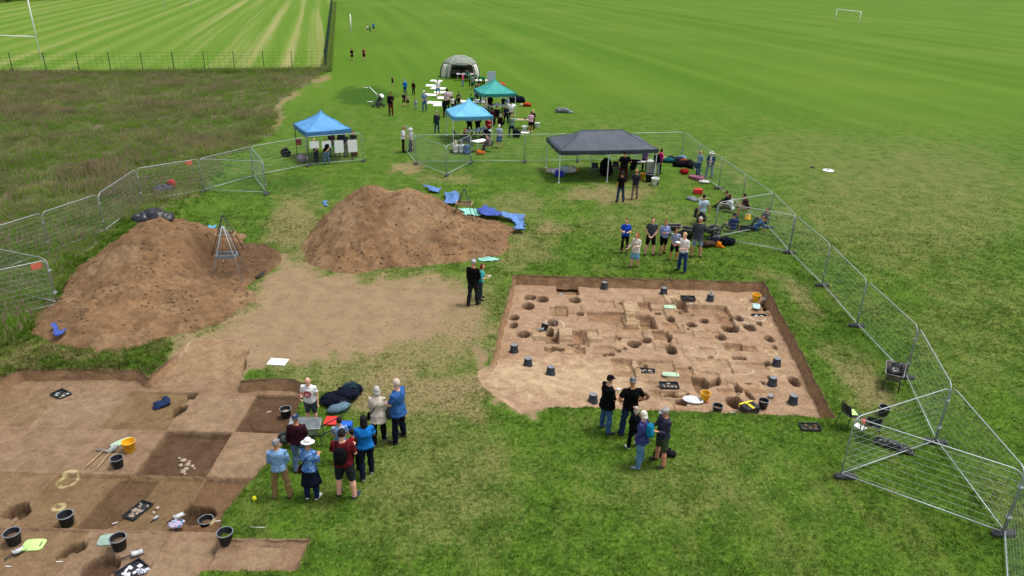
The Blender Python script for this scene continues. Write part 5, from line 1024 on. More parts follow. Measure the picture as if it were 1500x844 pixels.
def person(px, py, label, top=None, H=1.7, face=0, arms=('relax', 'relax'), legs='stand', pitch=0, head=(0, 6), build=1.0, child=0, fem=False, tw=0, skin='light',
           shirt=('#888888', .5), bottom=('trousers', '#222a3a'), shoe='#151515', hair=('short', '#3a2a1c'), hat=None, extra=(), res=2, z=0, group=None, kind='plain', col2='#ffffff', cat='person', sleeve=None, hem=.90):
    p = G(px, py, z) if not isinstance(px, Vector) else px
    if top is not None and legs in ('stand', 'apart', 'walk', 'step'): H = max(.8, min(2.0, HT(p, top)*(1 if not hat else .985)))
    _r = random.Random(int(p.x*97+p.y*31)); tw += _r.uniform(-9, 9); head = (head[0]+_r.uniform(-16, 16), head[1]+_r.uniform(-4, 6))
    if legs == 'stand': legs = _r.choice(('stand', 'apart', 'step', 'stand')); pitch += _r.uniform(-2, 5)
    f = Fig(H, arms, legs, pitch, head, build, child, fem, tw); t = thing('person', label, cat, p, R(face), group); vox = (.0115, .018, .024, .032)[res]; n = (12, 10, 8, 8)[res]
    def fin(name, m, mt, remesh=None, smooth=True, it=2, parent=None):
        m.v = [tuple(q) for q in f.out(m.v)]; o = part(name, m, mt, parent or t, smooth)
        if remesh:
            q = o.modifiers.new('join', 'REMESH'); q.mode = 'VOXEL'; q.voxel_size = remesh*f.k; q.use_smooth_shade = True
            if name != 'body' and res <= 1: q = o.modifiers.new('folds', 'DISPLACE'); q.texture = FOLD; q.strength = .034*f.k; q.mid_level = .5; q.texture_coords = 'LOCAL'
            if it: q = o.modifiers.new('soften', 'SMOOTH'); q.iterations = it if name == 'body' or res > 1 else 1; q.factor = .5
        return o
    m = MB(); f.torso(m, -.004, .84, 1.57, n+2)
    for sd in (1, -1):
        f.arm(m, sd, -.002, 2, n); f.hand(m, sd, res == 0); f.leg(m, sd, -.003, 2, n); f.foot(m, sd, 0)
    f.head(m); fin('body', m, SKIN[skin], vox, it=1 if res == 0 else 2)
    sl = sleeve if sleeve is not None else shirt[1]; m = MB(); f.torso(m, .013, .93 if hem > .9 else hem-.03, 1.475, n+2, .12 if hem < .88 else .10)
    if hem < .86:                                  # tunic or long coat
        rs = []
        for zz, rx, ry in ((1.0, .185, .145), (.9, .20, .165), (.78, .215, .185), (hem, .225, .195)): rs.append([f.T((rx*s_b(build)*math.cos(a), ry*s_b(build)*math.sin(a), zz)) for a in [2*math.pi*j/14 for j in range(14)]])
        m.rings(rs)
    for sd in (1, -1): f.arm(m, sd, .014 if sl < 1 else .012, sl, n)
    fin('shirt', m, cloth(shirt[0], kind, col2), (.016, .02, .026, .034)[res])
    if bottom[0] in ('trousers', 'shorts', 'leggings', 'crop'):
        m = MB(); f_ = {'trousers': 2, 'shorts': 1.02, 'leggings': 1.95, 'crop': 1.7}[bottom[0]]
        rs = []
        for (zz, rx, ry, dy) in TOR[0:4]:
            w_ = 1.05 if fem else 1; rs.append([Vector(((rx*w_*build+.010)*math.cos(a), (ry*build+.010)*math.sin(a)+dy, zz)) for a in [2*math.pi*j/14 for j in range(14)]])
        m.rings(rs)
        for sd in (1, -1): f.leg(m, sd, {'trousers': .013, 'shorts': .020, 'leggings': .004, 'crop': .012}[bottom[0]], f_, n)
        fin(bottom[0] if bottom[0] != 'crop' else 'trousers', m, cloth(bottom[1], *(bottom[2:] or ())), (.016, .02, .026, .034)[res])
    elif bottom[0] == 'skirt':
        zl = bottom[2] if len(bottom) > 2 else .45; m = MB(); rs = []; q = random.Random(int(H*991))
        fl = bottom[3] if len(bottom) > 3 else .10
        for j in range(7):
            u = j/6; zz = 1.0+(zl-1.0)*u; rs.append([Vector(((.175+fl*u)*(1+.07*u*math.sin(5*a+q.random()*.2))*math.cos(a), (.135+fl*u)*(1+.07*u*math.sin(5*a))*math.sin(a), zz)) for a in [2*math.pi*i/20 for i in range(20)]])
        m.rings(rs); fin('skirt', m, cloth(bottom[1]))
        if len(bottom) > 4:
            m = MB()
            for sd in (1, -1): f.leg(m, sd, .013, 2, n)
            fin('trousers', m, cloth(bottom[4]), .024)
    if shoe:
        for sd in (1, -1): m = MB(); f.foot(m, sd, .006); fin('shoe', m, SHOE[shoe])
    if hair and hair[0] != 'bald':
        hm = mat('hair', hair[1], .75, .3, 30, 0, .4, 60); m = MB(); st_ = hair[0]
        f.ell(m, (0, -.018, .022), (.083, .098, .113), 14, 10, lambda q: Vector((q.x, q.y if q.y < .05 or q.z > .04 else q.y*.72, q.z if q.z > -.05 else -.05-(q.z+.05)*-.35)))
        if st_ in ('long', 'bob'):
            L = -.27 if st_ == 'long' else -.13
            f.ell(m, (0, -.050, L/2), (.088, .060, -L*.62), 12, 8)
            for sd in (-1, 1): f.ell(m, (sd*.068, -.01, L*.35), (.026, .048, -L*.5), 8, 6)
        if st_ == 'bun': f.ell(m, (0, -.115, .06), (.045, .045, .045), 10, 7)
        if st_ == 'pony': f.ell(m, (0, -.125, -.03), (.03, .035, .10), 8, 7)
        fin('hair', m, hm)
    if hat:
        hm = cloth(hat[1], *(hat[2:] or ())); m = MB()
        if hat[0] in ('cap', 'flat'):
            f.ell(m, (0, -.005, .050), (.090, .108, .082 if hat[0] == 'cap' else .070), 14, 9, lambda q: Vector((q.x, q.y, max(q.z, -.012))))
            if hat[0] == 'cap': f.ell(m, (0, .128, .042), (.064, .066, .010), 12, 6)
            else: f.ell(m, (0, .095, .05), (.072, .05, .012), 12, 6)
        else:
            f.ell(m, (0, -.005, .055), (.093, .106, .092), 16, 9, lambda q: Vector((q.x, q.y, max(q.z, -.005))))
            rs = []
            for r, zz in ((.085, .045), (.165, .028), (.172, .022), (.165, .022), (.085, .036)): rs.append([f.HT_((r*math.cos(a), (r+.012)*math.sin(a), zz)) for a in [2*math.pi*j/20 for j in range(20)]])
            m.rings(rs)
        fin('hat', m, hm)
    for e in extra:
        m = MB()
        if e[0] == 'backpack':
            for (c, r) in (((0, -.20, 1.24), (.145, .09, .20)), ((0, -.265, 1.17), (.11, .05, .12))):
                a0 = len(m.v); m.ball((0, 0, 0), r, 12, 9); 
                for i in range(a0, len(m.v)):
                    q = Vector(m.v[i]); q = Vector([math.copysign(abs(w_/rw)**.7*rw, w_) for w_, rw in zip(q, r)]); m.v[i] = tuple(f.T(q+Vector(c)))
            b_ = fin('backpack', m, cloth(e[1])); 
            for sd in (-1, 1): m = MB(); m.tube([f.T((sd*.10, -.13, 1.40)), f.T((sd*.115, -.03, 1.475)), f.T((sd*.125, .125, 1.38)), f.T((sd*.14, .12, 1.22)), f.T((sd*.16, -.06, 1.10))], [.018]*5, 6, flat=.5); fin('strap', m, cloth('#15171c'), parent=None)
        elif e[0] == 'bag':                        # shoulder bag with strap
            sd = e[2]; m.tube([f.T((-sd*.10, .0, 1.475)), f.T((-sd*.02, -.15, 1.30)), f.T((sd*.17, -.11, 1.02)), f.T((sd*.24, 0, .95))], [.013]*4, 5); m.tube([f.T((-sd*.10, .0, 1.475)), f.T((-sd*.02, .16, 1.28)), f.T((sd*.19, .10, 1.0)), f.T((sd*.24, 0, .95))], [.013]*4, 5); fin('strap', m, cloth('#1c1c20'))
            m = MB(); a0 = len(m.v); m.ball((0, 0, 0), (.05, .13, .12), 10, 8); m.v = [tuple(f.T(Vector(q)+Vector((sd*.25, 0, .86)))) for q in m.v]; fin('shoulder_bag', m, cloth(e[1]))
        elif e[0] == 'held':                       # item in the right hand
            q = f.wr[e[2]]+f.hd[e[2]]*.10; d = e[3]; m.box(q, d); fin('held_item', m, mat('held_item', e[1], .6))
        elif e[0] == 'stick':
            q = f.wr[1]+f.hd[1]*.08; b_ = Vector((q.x+.12, q.y+.10, -f.zoff)); m.tube([q+Vector((0, 0, .03)), b_], [.012, .010], 6); fin('walking_stick', m, BLK)
        elif e[0] == 'jacket_tied':
            rs = [[Vector(((.20+.07*u)*math.cos(a), (.16+.06*u)*math.sin(a)-.02*u, .99-.42*u+.06*u*math.sin(3*a))) for a in [2*math.pi*i/18 for i in range(18)]] for u in (0, .3, .6, 1)]; m.rings(rs, False); fin('tied_jacket', m, cloth(e[1])).modifiers.new('thick', 'SOLIDIFY').thickness = .012
        elif e[0] == 'open_jacket':
            f.torso(m, .032, .93, 1.46, 14, .2); fr = [tuple(q) for q in m.v]; keep = []
            for q in m.f:
                c = sum((Vector(m.v[i]) for i in q), Vector())/len(q)
                if not (c.y > .10 and abs(c.x) < .07) and len(q) == 4: keep.append(q)
            m.f = keep; fin('jacket', m, cloth(e[1])).modifiers.new('thick', 'SOLIDIFY').thickness = .01
            m = MB(); [f.arm(m, sd, .024, 1.9, n) for sd in (1, -1)]; fin('jacket_sleeve', m, cloth(e[1]))
        elif e[0] == 'emblem':                     # round red print on the chest
            def yf(x, zz): return .139*max(0, 1-(abs(x)/.205)**2.4)**.42+.012
            def disc(cx, cz, r0, r1, a0, a1, k, off):
                rr0 = [f.T((cx+r0*math.cos(a), yf(cx+r0*math.cos(a), 0)+off, cz+r0*math.sin(a))) for a in [a0+(a1-a0)*i/k for i in range(k+1)]]; rr1 = [f.T((cx+r1*math.cos(a), yf(cx+r1*math.cos(a), 0)+off, cz+r1*math.sin(a))) for a in [a0+(a1-a0)*i/k for i in range(k+1)]]
                o = len(m.v); m.add(rr0+rr1, [(i, i+1, k+2+i, k+1+i) for i in range(k)])
            disc(0, 1.245, .002, .122, 0, 6.2832, 24, .014); pr = fin('shirt_print', m, mat('red_print', '#b02a3c', .8)); m = MB()
            for bx, bz, w_, h_ in ((-.043, 1.24, .018, .125), (-.015, 1.262, .045, .018), (.012, 1.225, .018, .11), (.045, 1.25, .018, .10), (-.065, 1.20, .03, .018), (.05, 1.20, .045, .018)):
                q = [f.T((bx+sx*w_/2, yf(bx+sx*w_/2, 0)+.019, bz+sz*h_/2)) for sx, sz in ((-1, -1), (1, -1), (1, 1), (-1, 1))]; m.add(q, [(0, 1, 2, 3)])
            fin('print_figure', m, mat('white_print', '#ece4e0', .8), parent=pr)
        elif e[0] == 'beard': f.ell(m, (0, .040, -.078), (.057, .062, .048)); fin('beard', m, mat('hair', e[1], .85, .3, 30))
        elif e[0] == 'eyes':
            for sd in (-1, 1): m = MB(); f.ell(m, (sd*.030, .093, .012), (.013, .006, .008), 8, 5); fin('eye', m, BLK)
    return t
def s_b(b): return 1+(b-1)*.8
# ------------------------------------------------------------------ group listening at the west trench
J = '#2d3f66'; NAVY = '#1d2438'
person(458, 622, 'bald man in white T-shirt with round red print, facing camera by left trench', top=552.5, face=178, arms=('hold', 'down'), legs='stand', head=(0, 12), build=1.08, skin='pink', shirt=('#f2f2f0', .55), bottom=('shorts', '#4e5664'), shoe='#2b2622', hair=None, extra=(('emblem',), ('eyes',), ('beard', '#b98a70'), ('held', '#1a1a1a', 1, (.07, .03, .10))), res=0)
person(441, 686, 'person in blue cap and dark maroon jumper beside the grey wheelbarrow', top=606, face=10, arms=('front', 'down'), head=(-10, 10), build=1.1, skin='tan', shirt=('#431d2a', 2), bottom=('trousers', '#6d86a8'), shoe='#2b2622', hair=('short', '#7a6a5c'), hat=('cap', '#2f4a78'), res=0, hem=.88)
person(414, 729, 'man in grey flat cap, light blue shirt and tan trousers', top=643, face=8, arms=('front', 'front'), legs='apart', head=(0, 10), skin='tan', shirt=('#8fb8e4', 1.5), bottom=('trousers', '#a88a5a'), shoe='#4a4038', hair=('short', '#8d8984'), hat=('flat', '#8b909a'), res=0)
person(458, 730, 'woman in white sun hat, blue patterned top and navy wrap', top=644, face=-6, arms=('hold', 'front'), head=(0, 8), fem=True, skin='tan', shirt=('#3f78cc', 1.1), kind='floral', col2='#9cc4f2', bottom=('skirt', '#151b2e', .50, .085, '#22305a'), shoe='#e6e6e2', hair=('short', '#cfcac0'), hat=('sun', '#f6f6f4'), extra=(('bag', '#6a2f2c', -1),), res=0)
person(508, 727, 'man in maroon T-shirt and dark shorts wearing a black backpack', top=627, face=-12, arms=('hold', 'hold'), legs='apart', head=(20, 8), build=1.16, skin='pink', shirt=('#6a1c22', .7), bottom=('shorts', '#2c3038'), shoe='#2c3550', hair=('short', '#1a1411'), extra=(('backpack', '#14151a'),), res=0)
person(502, 678, 'dark haired child in blue and white patterned top among the listeners', H=1.42, face=15, child=.25, arms=('front', 'front'), skin='light', shirt=('#4c8fdc', .6), kind='floral', col2='#eef2fa', bottom=('trousers', '#26303f'), hair=('short', '#17110e'), res=0)
person(521, 690, 'small child in red top beside the woman in bright blue', H=1.28, face=40, child=.5, arms=('front', 'relax'), skin='light', shirt=('#c3242c', .6), bottom=('trousers', '#15171c'), hair=('short', '#231812'), res=0)
person(538, 697, 'woman with long dark hair in bright blue T-shirt and navy trousers', top=609, face=18, arms=('hold', 'relax'), legs='step', fem=True, build=1.12, skin='brown', shirt=('#1f82dc', .6), bottom=('trousers', '#1b2236'), shoe='#8a8f96', hair=('long', '#16110f'), res=0, hem=.88)
person(556, 648, 'grey haired woman in long cream tunic with black cross strap', top=568, face=5, arms=('front', 'front'), fem=True, build=1.08, skin='light', shirt=('#e6dccd', 1.6), kind='stripe', col2='#d8c8b6', bottom=('trousers', '#15161a'), shoe='#8a8f96', hair=('bob', '#b9b7b4'), extra=(('bag', '#1c1c20', -1),), res=0, hem=.72)
person(585, 645, 'balding man in blue shirt and navy trousers holding folded coat', top=556, face=62, arms=('folded', 'hold'), legs='apart', head=(0, 8), build=1.12, skin='pink', shirt=('#3d6fb4', .75), bottom=('trousers', '#181e30'), shoe='#4a4038', hair=('short', '#c9b8a8'), res=0, hem=.84)
o = soft('folded_coat', 'grey coat held over the arm of the man in blue shirt', 'coat', 574, 646, [((0, 0, 1.02), (.12, .08, .16)), ((-.03, 0, .86), (.09, .07, .12))], cloth('#5a5f66'))
soft('dark_backpack', 'navy and black rucksacks piled on grass beside the teacher', 'rucksack', 504, 586, [((-.35, -.1, .14), (.34, .26, .16)), ((.05, .05, .16), (.36, .28, .18)), ((.32, .3, .15), (.24, .2, .17)), ((-.05, -.32, .1), (.2, .16, .11))], cloth('#151b2c'), .3); soft('green_rucksack', 'dark slate rucksack at the back of the navy bag pile', 'rucksack', 516, 576, [((0, 0, .15), (.26, .2, .18))], cloth('#2c4a5a'))
soft('teal_bag', 'teal grey carry bag in front of the navy rucksacks', 'bag', 497, 603, [((0, 0, .12), (.30, .14, .13)), ((.15, .12, .1), (.16, .14, .1))], cloth('#3f6a80', 'stripe', '#93aebd'), .5); tag(part('red_folder', MB().box((0, 0, .03), (.36, .42, .05)), REDP, None, False, G(485, 618)), 'red folder lying on grass beside the wheelbarrow handles', 'folder'); tag(part('blue_box', MB().box((0, 0, .14), (.32, .24, .28)), mat('blue_box', '#1f5fc4', .5), None, False, G(508, 632)), 'small blue box on the grass behind the child', 'box')
# ------------------------------------------------------------------ group south of the east trench
person(886, 631, 'bearded man in black cap, loose black T-shirt and jeans', top=549, face=-70, arms=('hold', 'hold'), legs='apart', head=(0, 22), build=1.22, skin='light', shirt=('#0c0c0e', .9), bottom=('trousers', '#46709c'), shoe='#2b2622', hair=('short', '#2a1c14'), hat=('cap', '#0d0e12'), extra=(('beard', '#4a2c1c'), ('held', '#e8e8ea', -1, (.06, .12, .05))), res=0, hem=.84)
person(919, 637, 'man in black T-shirt and grey cap seen from behind', top=553, face=4, arms=('hips', 'hips'), legs='apart', head=(-15, 18), build=1.12, skin='tan', shirt=('#0d0d10', .7), bottom=('trousers', '#2b3f66'), shoe='#2b2622', hair=('short', '#8b8780'), hat=('cap', '#5c6a70'), res=0)
person(926, 655, 'person in pink hat and black trousers behind the white haired woman', top=595, face=25, arms=('front', 'front'), fem=True, skin='light', shirt=('#181a1f', 1.9), bottom=('trousers', '#121316'), shoe='#e6e6e2', hair=('bob', '#b9b0a4'), hat=('flat', '#e8a99a'), res=0)
person(936, 682, 'white haired woman in blue jacket with turquoise backpack', top=603, face=65, arms=('front', 'front'), head=(0, 14), fem=True, build=1.05, skin='light', shirt=('#4a4f90', 2), bottom=('trousers', '#6c9cc4'), shoe='#8a8f96', hair=('bob', '#e2ddd0'), extra=(('backpack', '#1690b8'),), res=0, hem=.85)
person(966, 679, 'man in pale cap, charcoal fleece and olive shorts adjusting a backpack', top=596, face=105, arms=('hold', 'hold'), legs='apart', head=(0, 22), build=1.1, skin='red', shirt=('#3d3f50', 1.85), bottom=('shorts', '#4d5840'), shoe='#2b2622', hair=('short', '#8b8780'), hat=('cap', '#c9c6c4'), res=0)
soft('black_holdall', 'black holdall on grass behind the man in olive shorts', 'bag', 972, 670, [((0, .1, .11), (.22, .13, .12)), ((.2, .05, .08), (.14, .10, .08))], cloth('#1c1e22'), .1)
person(693, 447, 'man in black jacket and white cap beside the trench', top=379.5, face=-25, arms=('front', 'relax'), head=(0, 12), build=1.1, skin='red', shirt=('#121215', 2), bottom=('trousers', '#2b2d33'), hair=('short', '#9a948c'), hat=('cap', '#c4ccd8'), res=1, hem=.86)
person(704, 438, 'red haired person in turquoise top beside the black jacketed man', top=387, face=-95, arms=('hold', 'hold'), fem=True, skin='light', shirt=('#45c4c8', 1), bottom=('trousers', '#38444e'), hair=('bob', '#6e3020'), extra=(('held', '#f0f0f0', -1, (.06, .2, .02)),), res=1)
# ------------------------------------------------------------------ seven people north of the east trench
person(914, 370, 'person in bright royal blue T-shirt and black leggings', top=320.5, face=170, arms=('hold', 'hold'), fem=True, skin='light', shirt=('#1f55d0', .7), bottom=('leggings', '#121216'), hair=('bun', '#33241c'), res=1, extra=(('held', '#e8e8e8', 1, (.06, .06, .12)),))
person(929, 391, 'red haired woman with walking stick in cream cardigan and blue dress', top=341.5, face=150, arms=('stick', 'hold'), legs='step', fem=True, skin='pink', shirt=('#ddd2c4', 1.9), bottom=('skirt', '#86bfe0', .48, .06), shoe='#4a4038', hair=('bob', '#a03018'), extra=(('stick',),), res=1, hem=.8)
person(951, 373, 'young man in dark grey T-shirt and black shorts', top=319, face=172, arms=('front', 'front'), legs='apart', skin='pink', shirt=('#4a4f5a', .6), bottom=('shorts', '#15161a'), hair=('short', '#241a14'), res=1)
person(970, 372, 'young woman in lilac top and short black shorts', top=322, face=185, arms=('folded', 'folded'), fem=True, skin='tan', shirt=('#a8b4ea', 1.9), bottom=('shorts', '#121216'), hair=('bun', '#5a3a24'), res=1)
person(986, 381, 'boy in blue check shirt and dark shorts', top=335, face=165, child=.1, arms=('front', 'front'), legs='apart', skin='tan', shirt=('#dde4f4', .8), kind='check', col2='#35508e', bottom=('shorts', '#1a1d28'), hair=('short', '#5a4028'), res=1)
person(998, 398, 'blond person in white T-shirt and blue jeans pointing with papers', top=340.5, face=120, arms=('phone', 'hold'), skin='pink', shirt=('#f2ecec', .8), bottom=('trousers', '#27477e'), shoe='#2b2622', hair=('short', '#c8a878'), res=1, extra=(('held', '#f4f4f0', 1, (.2, .14, .02)),))
person(1019, 376, 'older man in grey jacket and pale denim shorts', top=318, face=175, arms=('back', 'back'), legs='apart', skin='red', build=1.08, shirt=('#4b5158', 2), bottom=('shorts', '#9cb4c8'), hair=('short', '#c8c4bc'), res=1, hem=.84)
# seated and lying group by the fence brace
sz = G(1026, 331)
person(Vector((sz.x, sz.y, .30)), 0, 'man in pale checked shirt seated on a barrow with arms spread', H=1.8, face=8, legs='chair', arms=('prop', 'prop'), skin='tan', shirt=('#bcd3de', .7), bottom=('trousers', '#3a4450'), hair=('short', '#15110f'), res=1)
for px, py, tx, face, legs, kw in ((1071, 311, 'person in white top and camouflage trousers seated by the fence', 60, 'floor', dict(shirt=('#e6e9ee', .8), bottom=('trousers', '#5b5f48', 'floral', '#2f3626'), hair=('long', '#4a2a1c'), fem=True, arms=('knee', 'knee'), pitch=18)), (1066, 305, 'person in dark top partly behind the white topped one', 70, 'floor', dict(shirt=('#23252e', 1.8), bottom=('trousers', '#4c4a3c'), hair=('short', '#3a2418'), arms=('knee', 'knee'), pitch=15)), (1093, 318, 'person in maroon top and bare legs seated on a yellow bucket', 75, 'chair', dict(shirt=('#4a1420', .8), bottom=('shorts', '#c39a78'), hair=('short', '#15110f'), arms=('knee', 'knee'), pitch=22)), (1073, 340, 'person in navy shirt seated on grass with back turned', 25, 'floor', dict(shirt=('#1c2470', .8), bottom=('trousers', '#8f8a78'), hair=('short', '#241814'), arms=('prop', 'hold'), pitch=8)), (1118, 331, 'person in grey top behind the one lounging in blue', 110, 'floor', dict(shirt=('#6b6e70', .8), bottom=('trousers', '#30343c'), hair=('short', '#6a4a30'), arms=('knee', 'knee'), pitch=-10)), (1105, 338, 'person in blue grey shirt lounging on grass beside the fence', 85, 'long', dict(shirt=('#3f6594', .9), bottom=('trousers', '#1c2029'), hair=('short', '#1c1614'), arms=('prop', 'prop'), pitch=-38))):
    person(Vector((G(px, py).x, G(px, py).y, .0)), 0, tx, H=1.72, face=face, legs=legs, res=1, skin='tan', **kw)
bucket(1095, 321, 'yellow bucket used as a stool by the person in maroon', False, YELP)
person(1022, 257, 'woman in denim jacket and jeans standing by the fence', top=221, face=-60, arms=('hold', 'hold'), fem=True, skin='light', shirt=('#8fb0cc', 2), bottom=('trousers', '#4a6c98'), hair=('bob', '#c09a6c'), res=2)
person(1038, 260, 'person in white hat and navy jacket standing by the fence', top=221, face=165, arms=('hold', 'hold'), fem=True, build=1.15, skin='light', shirt=('#f0f0f0', .6), bottom=('trousers', '#7d9cba'), hair=('bob', '#8a7a6a'), hat=('sun', '#eef0f2'), extra=(('open_jacket', '#22396a'),), res=2)
# gear piles on the right
soft('rucksack_pile', 'dark rucksacks heaped on grass left of the pair by the fence', 'rucksack', 1003, 244, [((-.4, 0, .18), (.4, .3, .2)), ((.2, .1, .2), (.42, .32, .24)), ((.5, -.3, .15), (.4, .3, .18)), ((-.1, .4, .2), (.36, .3, .22))], cloth('#1b1820')); soft('orange_bag', 'small orange brown bag on top of the dark rucksacks', 'bag', 1000, 243, [((0, 0, .38), (.2, .16, .13))], cloth('#b8623c')); soft('red_bag', 'red bag at the front of the dark rucksack pile', 'bag', 1002, 255, [((0, 0, .16), (.27, .2, .17))], cloth('#b82a2c'))
soft('pink_clothes', 'pink and navy clothes heaped beside the red bag', 'clothes', 1024, 264, [((-.4, .2, .1), (.3, .2, .12)), ((0, 0, .12), (.35, .25, .14))], cloth('#d88aa4', 'floral', '#2a2c50'), -.4); soft('white_clothes', 'white towel on grass by the pink and navy clothes', 'towel', 1031, 268, [((0, 0, .08), (.32, .18, .09))], cloth('#e4e2de')); soft('teal_bag', 'teal bag between gazebo and the rucksack pile', 'bag', 979, 238, [((0, 0, .15), (.42, .22, .17))], cloth('#1f6f70')); soft('navy_bags', 'navy bags lying below the fence corner post', 'bag', 989, 237, [((-.3, 0, .18), (.3, .25, .2)), ((.25, 0, .15), (.34, .25, .17))], cloth('#2b3352')); soft('blue_cloth', 'pale blue cloth on grass at the fence corner', 'cloth', 998, 235, [((0, 0, .16), (.3, .22, .17))], cloth('#8fb2cc'))
o = tag(part('red_toolbox', MB().box((0, 0, .16), (.52, .30, .30)), REDP, None, False, G(1022, 284)), 'red plastic fuel can on grass right of the gazebo', 'fuel can'); bev(o, .04, 3)
m = MB(); m.tube([(-.1, 0, .31), (-.08, 0, .37), (.08, 0, .37), (.1, 0, .31)], .016, 6); part('handle', m, REDP, o, True)
soft('grey_sack', 'grey sack and pegs on grass below the red can', 'sack', 1017, 293, [((-.15, .1, .07), (.28, .2, .08)), ((.05, -.15, .05), (.3, .16, .06))], cloth('#8d949c')); soft('pale_sack', 'pale folded sheet beside the grey sack on grass', 'sheet', 1030, 292, [((0, 0, .04), (.3, .14, .05))], cloth('#a8a878'))
soft('brown_coat', 'brown camouflage coat dropped behind the grey jacketed man', 'coat', 1032, 361, [((0, 0, .12), (.3, .22, .14)), ((.3, .1, .1), (.25, .2, .12))], cloth('#5a463a', 'floral', '#332820')); soft('black_rucksack', 'black and navy rucksacks at the foot of the fence brace', 'rucksack', 1057, 358, [((-.3, .05, .14), (.32, .24, .16)), ((.25, 0, .17), (.36, .28, .19))], cloth('#171c2e')); soft('orange_jacket', 'bright orange jacket on the rucksacks by fence brace', 'jacket', 1052, 362, [((0, 0, .10), (.14, .14, .18)), ((.12, -.1, .05), (.12, .1, .07))], cloth('#f08a1c')); 
bucket(1046, 347, 'black tub with pale lid beside the fence brace foot', False, s=1.25); bucket(1010, 349, 'black tub in front of the barrows', True, s=1.0)
# ------------------------------------------------------------------ GAZEBOS
LEGW = mat('white_enamel', (.72, .73, .74), .45, .08); LEGB = mat('black_enamel', (.03, .03, .035), .5, .1)
def gazebo(name, label, c, rz, wx, wy, eave, peak, col, valance, legm, ridge=0.0, sag=.22):
    t = thing(name, label, 'gazebo', c, rz, 'pop up gazebos'); a, b = wx/2, wy/2
    N = NT(name+'_canvas'); o_ = N.obj(); cc = lin(col); f = N.noise(o_, 1.3, 4)
    N.base(N.mix(N.ramp(f, .3, .7), tuple(v*.86 for v in cc), tuple(min(1, v*1.1) for v in cc))); N.b.inputs['Roughness'].default_value = .6; N.bump(N.noise(N.map(o_, (1, 1, .3)), 2.6, 4), .6, .08)
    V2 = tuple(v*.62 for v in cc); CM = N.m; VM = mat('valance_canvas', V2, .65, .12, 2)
    def roof(x, y):
        u = max(0, (abs(x)-ridge)/(a-ridge)); v = abs(y)/b; q = max(u, v); q2 = min(u, v)
        z = peak-(peak-eave)*(q**(.80 if ridge else .74))-sag*.25*math.sin(math.pi*q)*(1-q2/max(q, 1e-6))*1.0
        return z-.035*(q > .7)*(1-(q2/max(q, 1e-6))**2)*((q-.7)/.3)
    m = MB(); nx, ny = 28, 20; m.sheet(lambda u, v: ((u*2-1)*a, (v*2-1)*b, roof((u*2-1)*a, (v*2-1)*b)), nx, ny); o = part('canopy', m, CM, t, True); o.modifiers.new('thick', 'SOLIDIFY').thickness = .012
    m = MB()
    for sx in (-1, 1):
        for sy in (-1, 1): m.tube([(sx*(ridge+(a-ridge)*q_), sy*b*q_, roof(sx*(ridge+(a-ridge)*q_), sy*b*q_)+.008) for q_ in [i/12 for i in range(13)]], .016, 5)
    if ridge: m.tube([(-ridge, 0, peak+.008), (ridge, 0, peak+.008)], .016, 5)
    part('seam', m, CM, t, True)
    for nm, pts in (('f', [(-a, -b), (a, -b)]), ('k', [(a, b), (-a, b)]), ('l', [(-a, b), (-a, -b)]), ('r', [(a, -b), (a, b)])):
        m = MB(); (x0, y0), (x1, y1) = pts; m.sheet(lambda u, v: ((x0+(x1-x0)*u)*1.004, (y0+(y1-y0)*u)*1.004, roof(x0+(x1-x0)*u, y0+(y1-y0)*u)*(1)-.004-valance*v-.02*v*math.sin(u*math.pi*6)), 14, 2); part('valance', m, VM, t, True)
    xs = (-1, 0, 1) if wx > 4 else (-1, 1)
    for sx in xs:
        for sy in (-1, 1):
            m = MB(); m.box((sx*(a-.05), sy*(b-.05), eave/2-.02), (.045, .045, eave-.04)); m.box((sx*(a-.05), sy*(b-.05), .012), (.13, .13, .02)); part('leg', m, legm, t)
    m = MB()
    for sy in (-1, 1):
        n = 4 if wx > 4 else 2; L = (wx-.1)/n
        for i in range(n):
            x0 = -a+.05+i*L
            for q in (0, 1): m.tube([(x0, sy*(b-.05), eave-.12-.26*q), (x0+L, sy*(b-.05), eave-.38+.26*q)], .012, 4)
    for sx in (-1, 1):
        for i in range(2):
            for q in (0, 1): m.tube([(sx*(a-.05), -b+.05+i*(b-.05), eave-.12-.26*q), (sx*(a-.05), -b+.05+(i+1)*(b-.05), eave-.38+.26*q)], .012, 4)
    part('truss', m, legm, t); return t
# grey 4.5 x 3 m
A, B = G(817, 268.7), G(960, 265); cx = (A+B)/2; rz = math.atan2(B.y-A.y, B.x-A.x); d = Vector((-math.sin(rz), math.cos(rz), 0)); W_ = (B-A).length
D_ = 3.7; c0 = cx+d*D_/2; gzg = gazebo('grey_gazebo', 'long dark grey gazebo with white legs and ridged roof', c0, rz, W_-.05, D_, 2.02, 2.86, '#4b535c', .24, LEGW, W_*.22)
c1 = (G(452, 243)+G(521.6, 235.6))/2; rz1 = math.atan2(G(521.6, 235.6).y-G(452, 243).y, G(521.6, 235.6).x-G(452, 243).x)
c1 = c1+Vector((-math.sin(rz1), math.cos(rz1), 0))*1.5+Vector((-.15, .2, 0)); gazebo('blue_gazebo', 'mid blue gazebo with black legs behind four white notice boards', c1, rz1, 3.0, 3.0, 2.1, 3.15, '#5896cc', .26, LEGB)
A, B = G(662, 211.6), G(723.5, 209.5); c2 = (A+B)/2; rz2 = math.atan2(B.y-A.y, B.x-A.x); c2 = c2+Vector((-math.sin(rz2), math.cos(rz2), 0))*1.5; gazebo('light_blue_gazebo', 'bright light blue peaked gazebo over busy tables', c2, rz2, 3.05, 3.0, 2.0, 3.05, '#68b4d8', .24, LEGW)
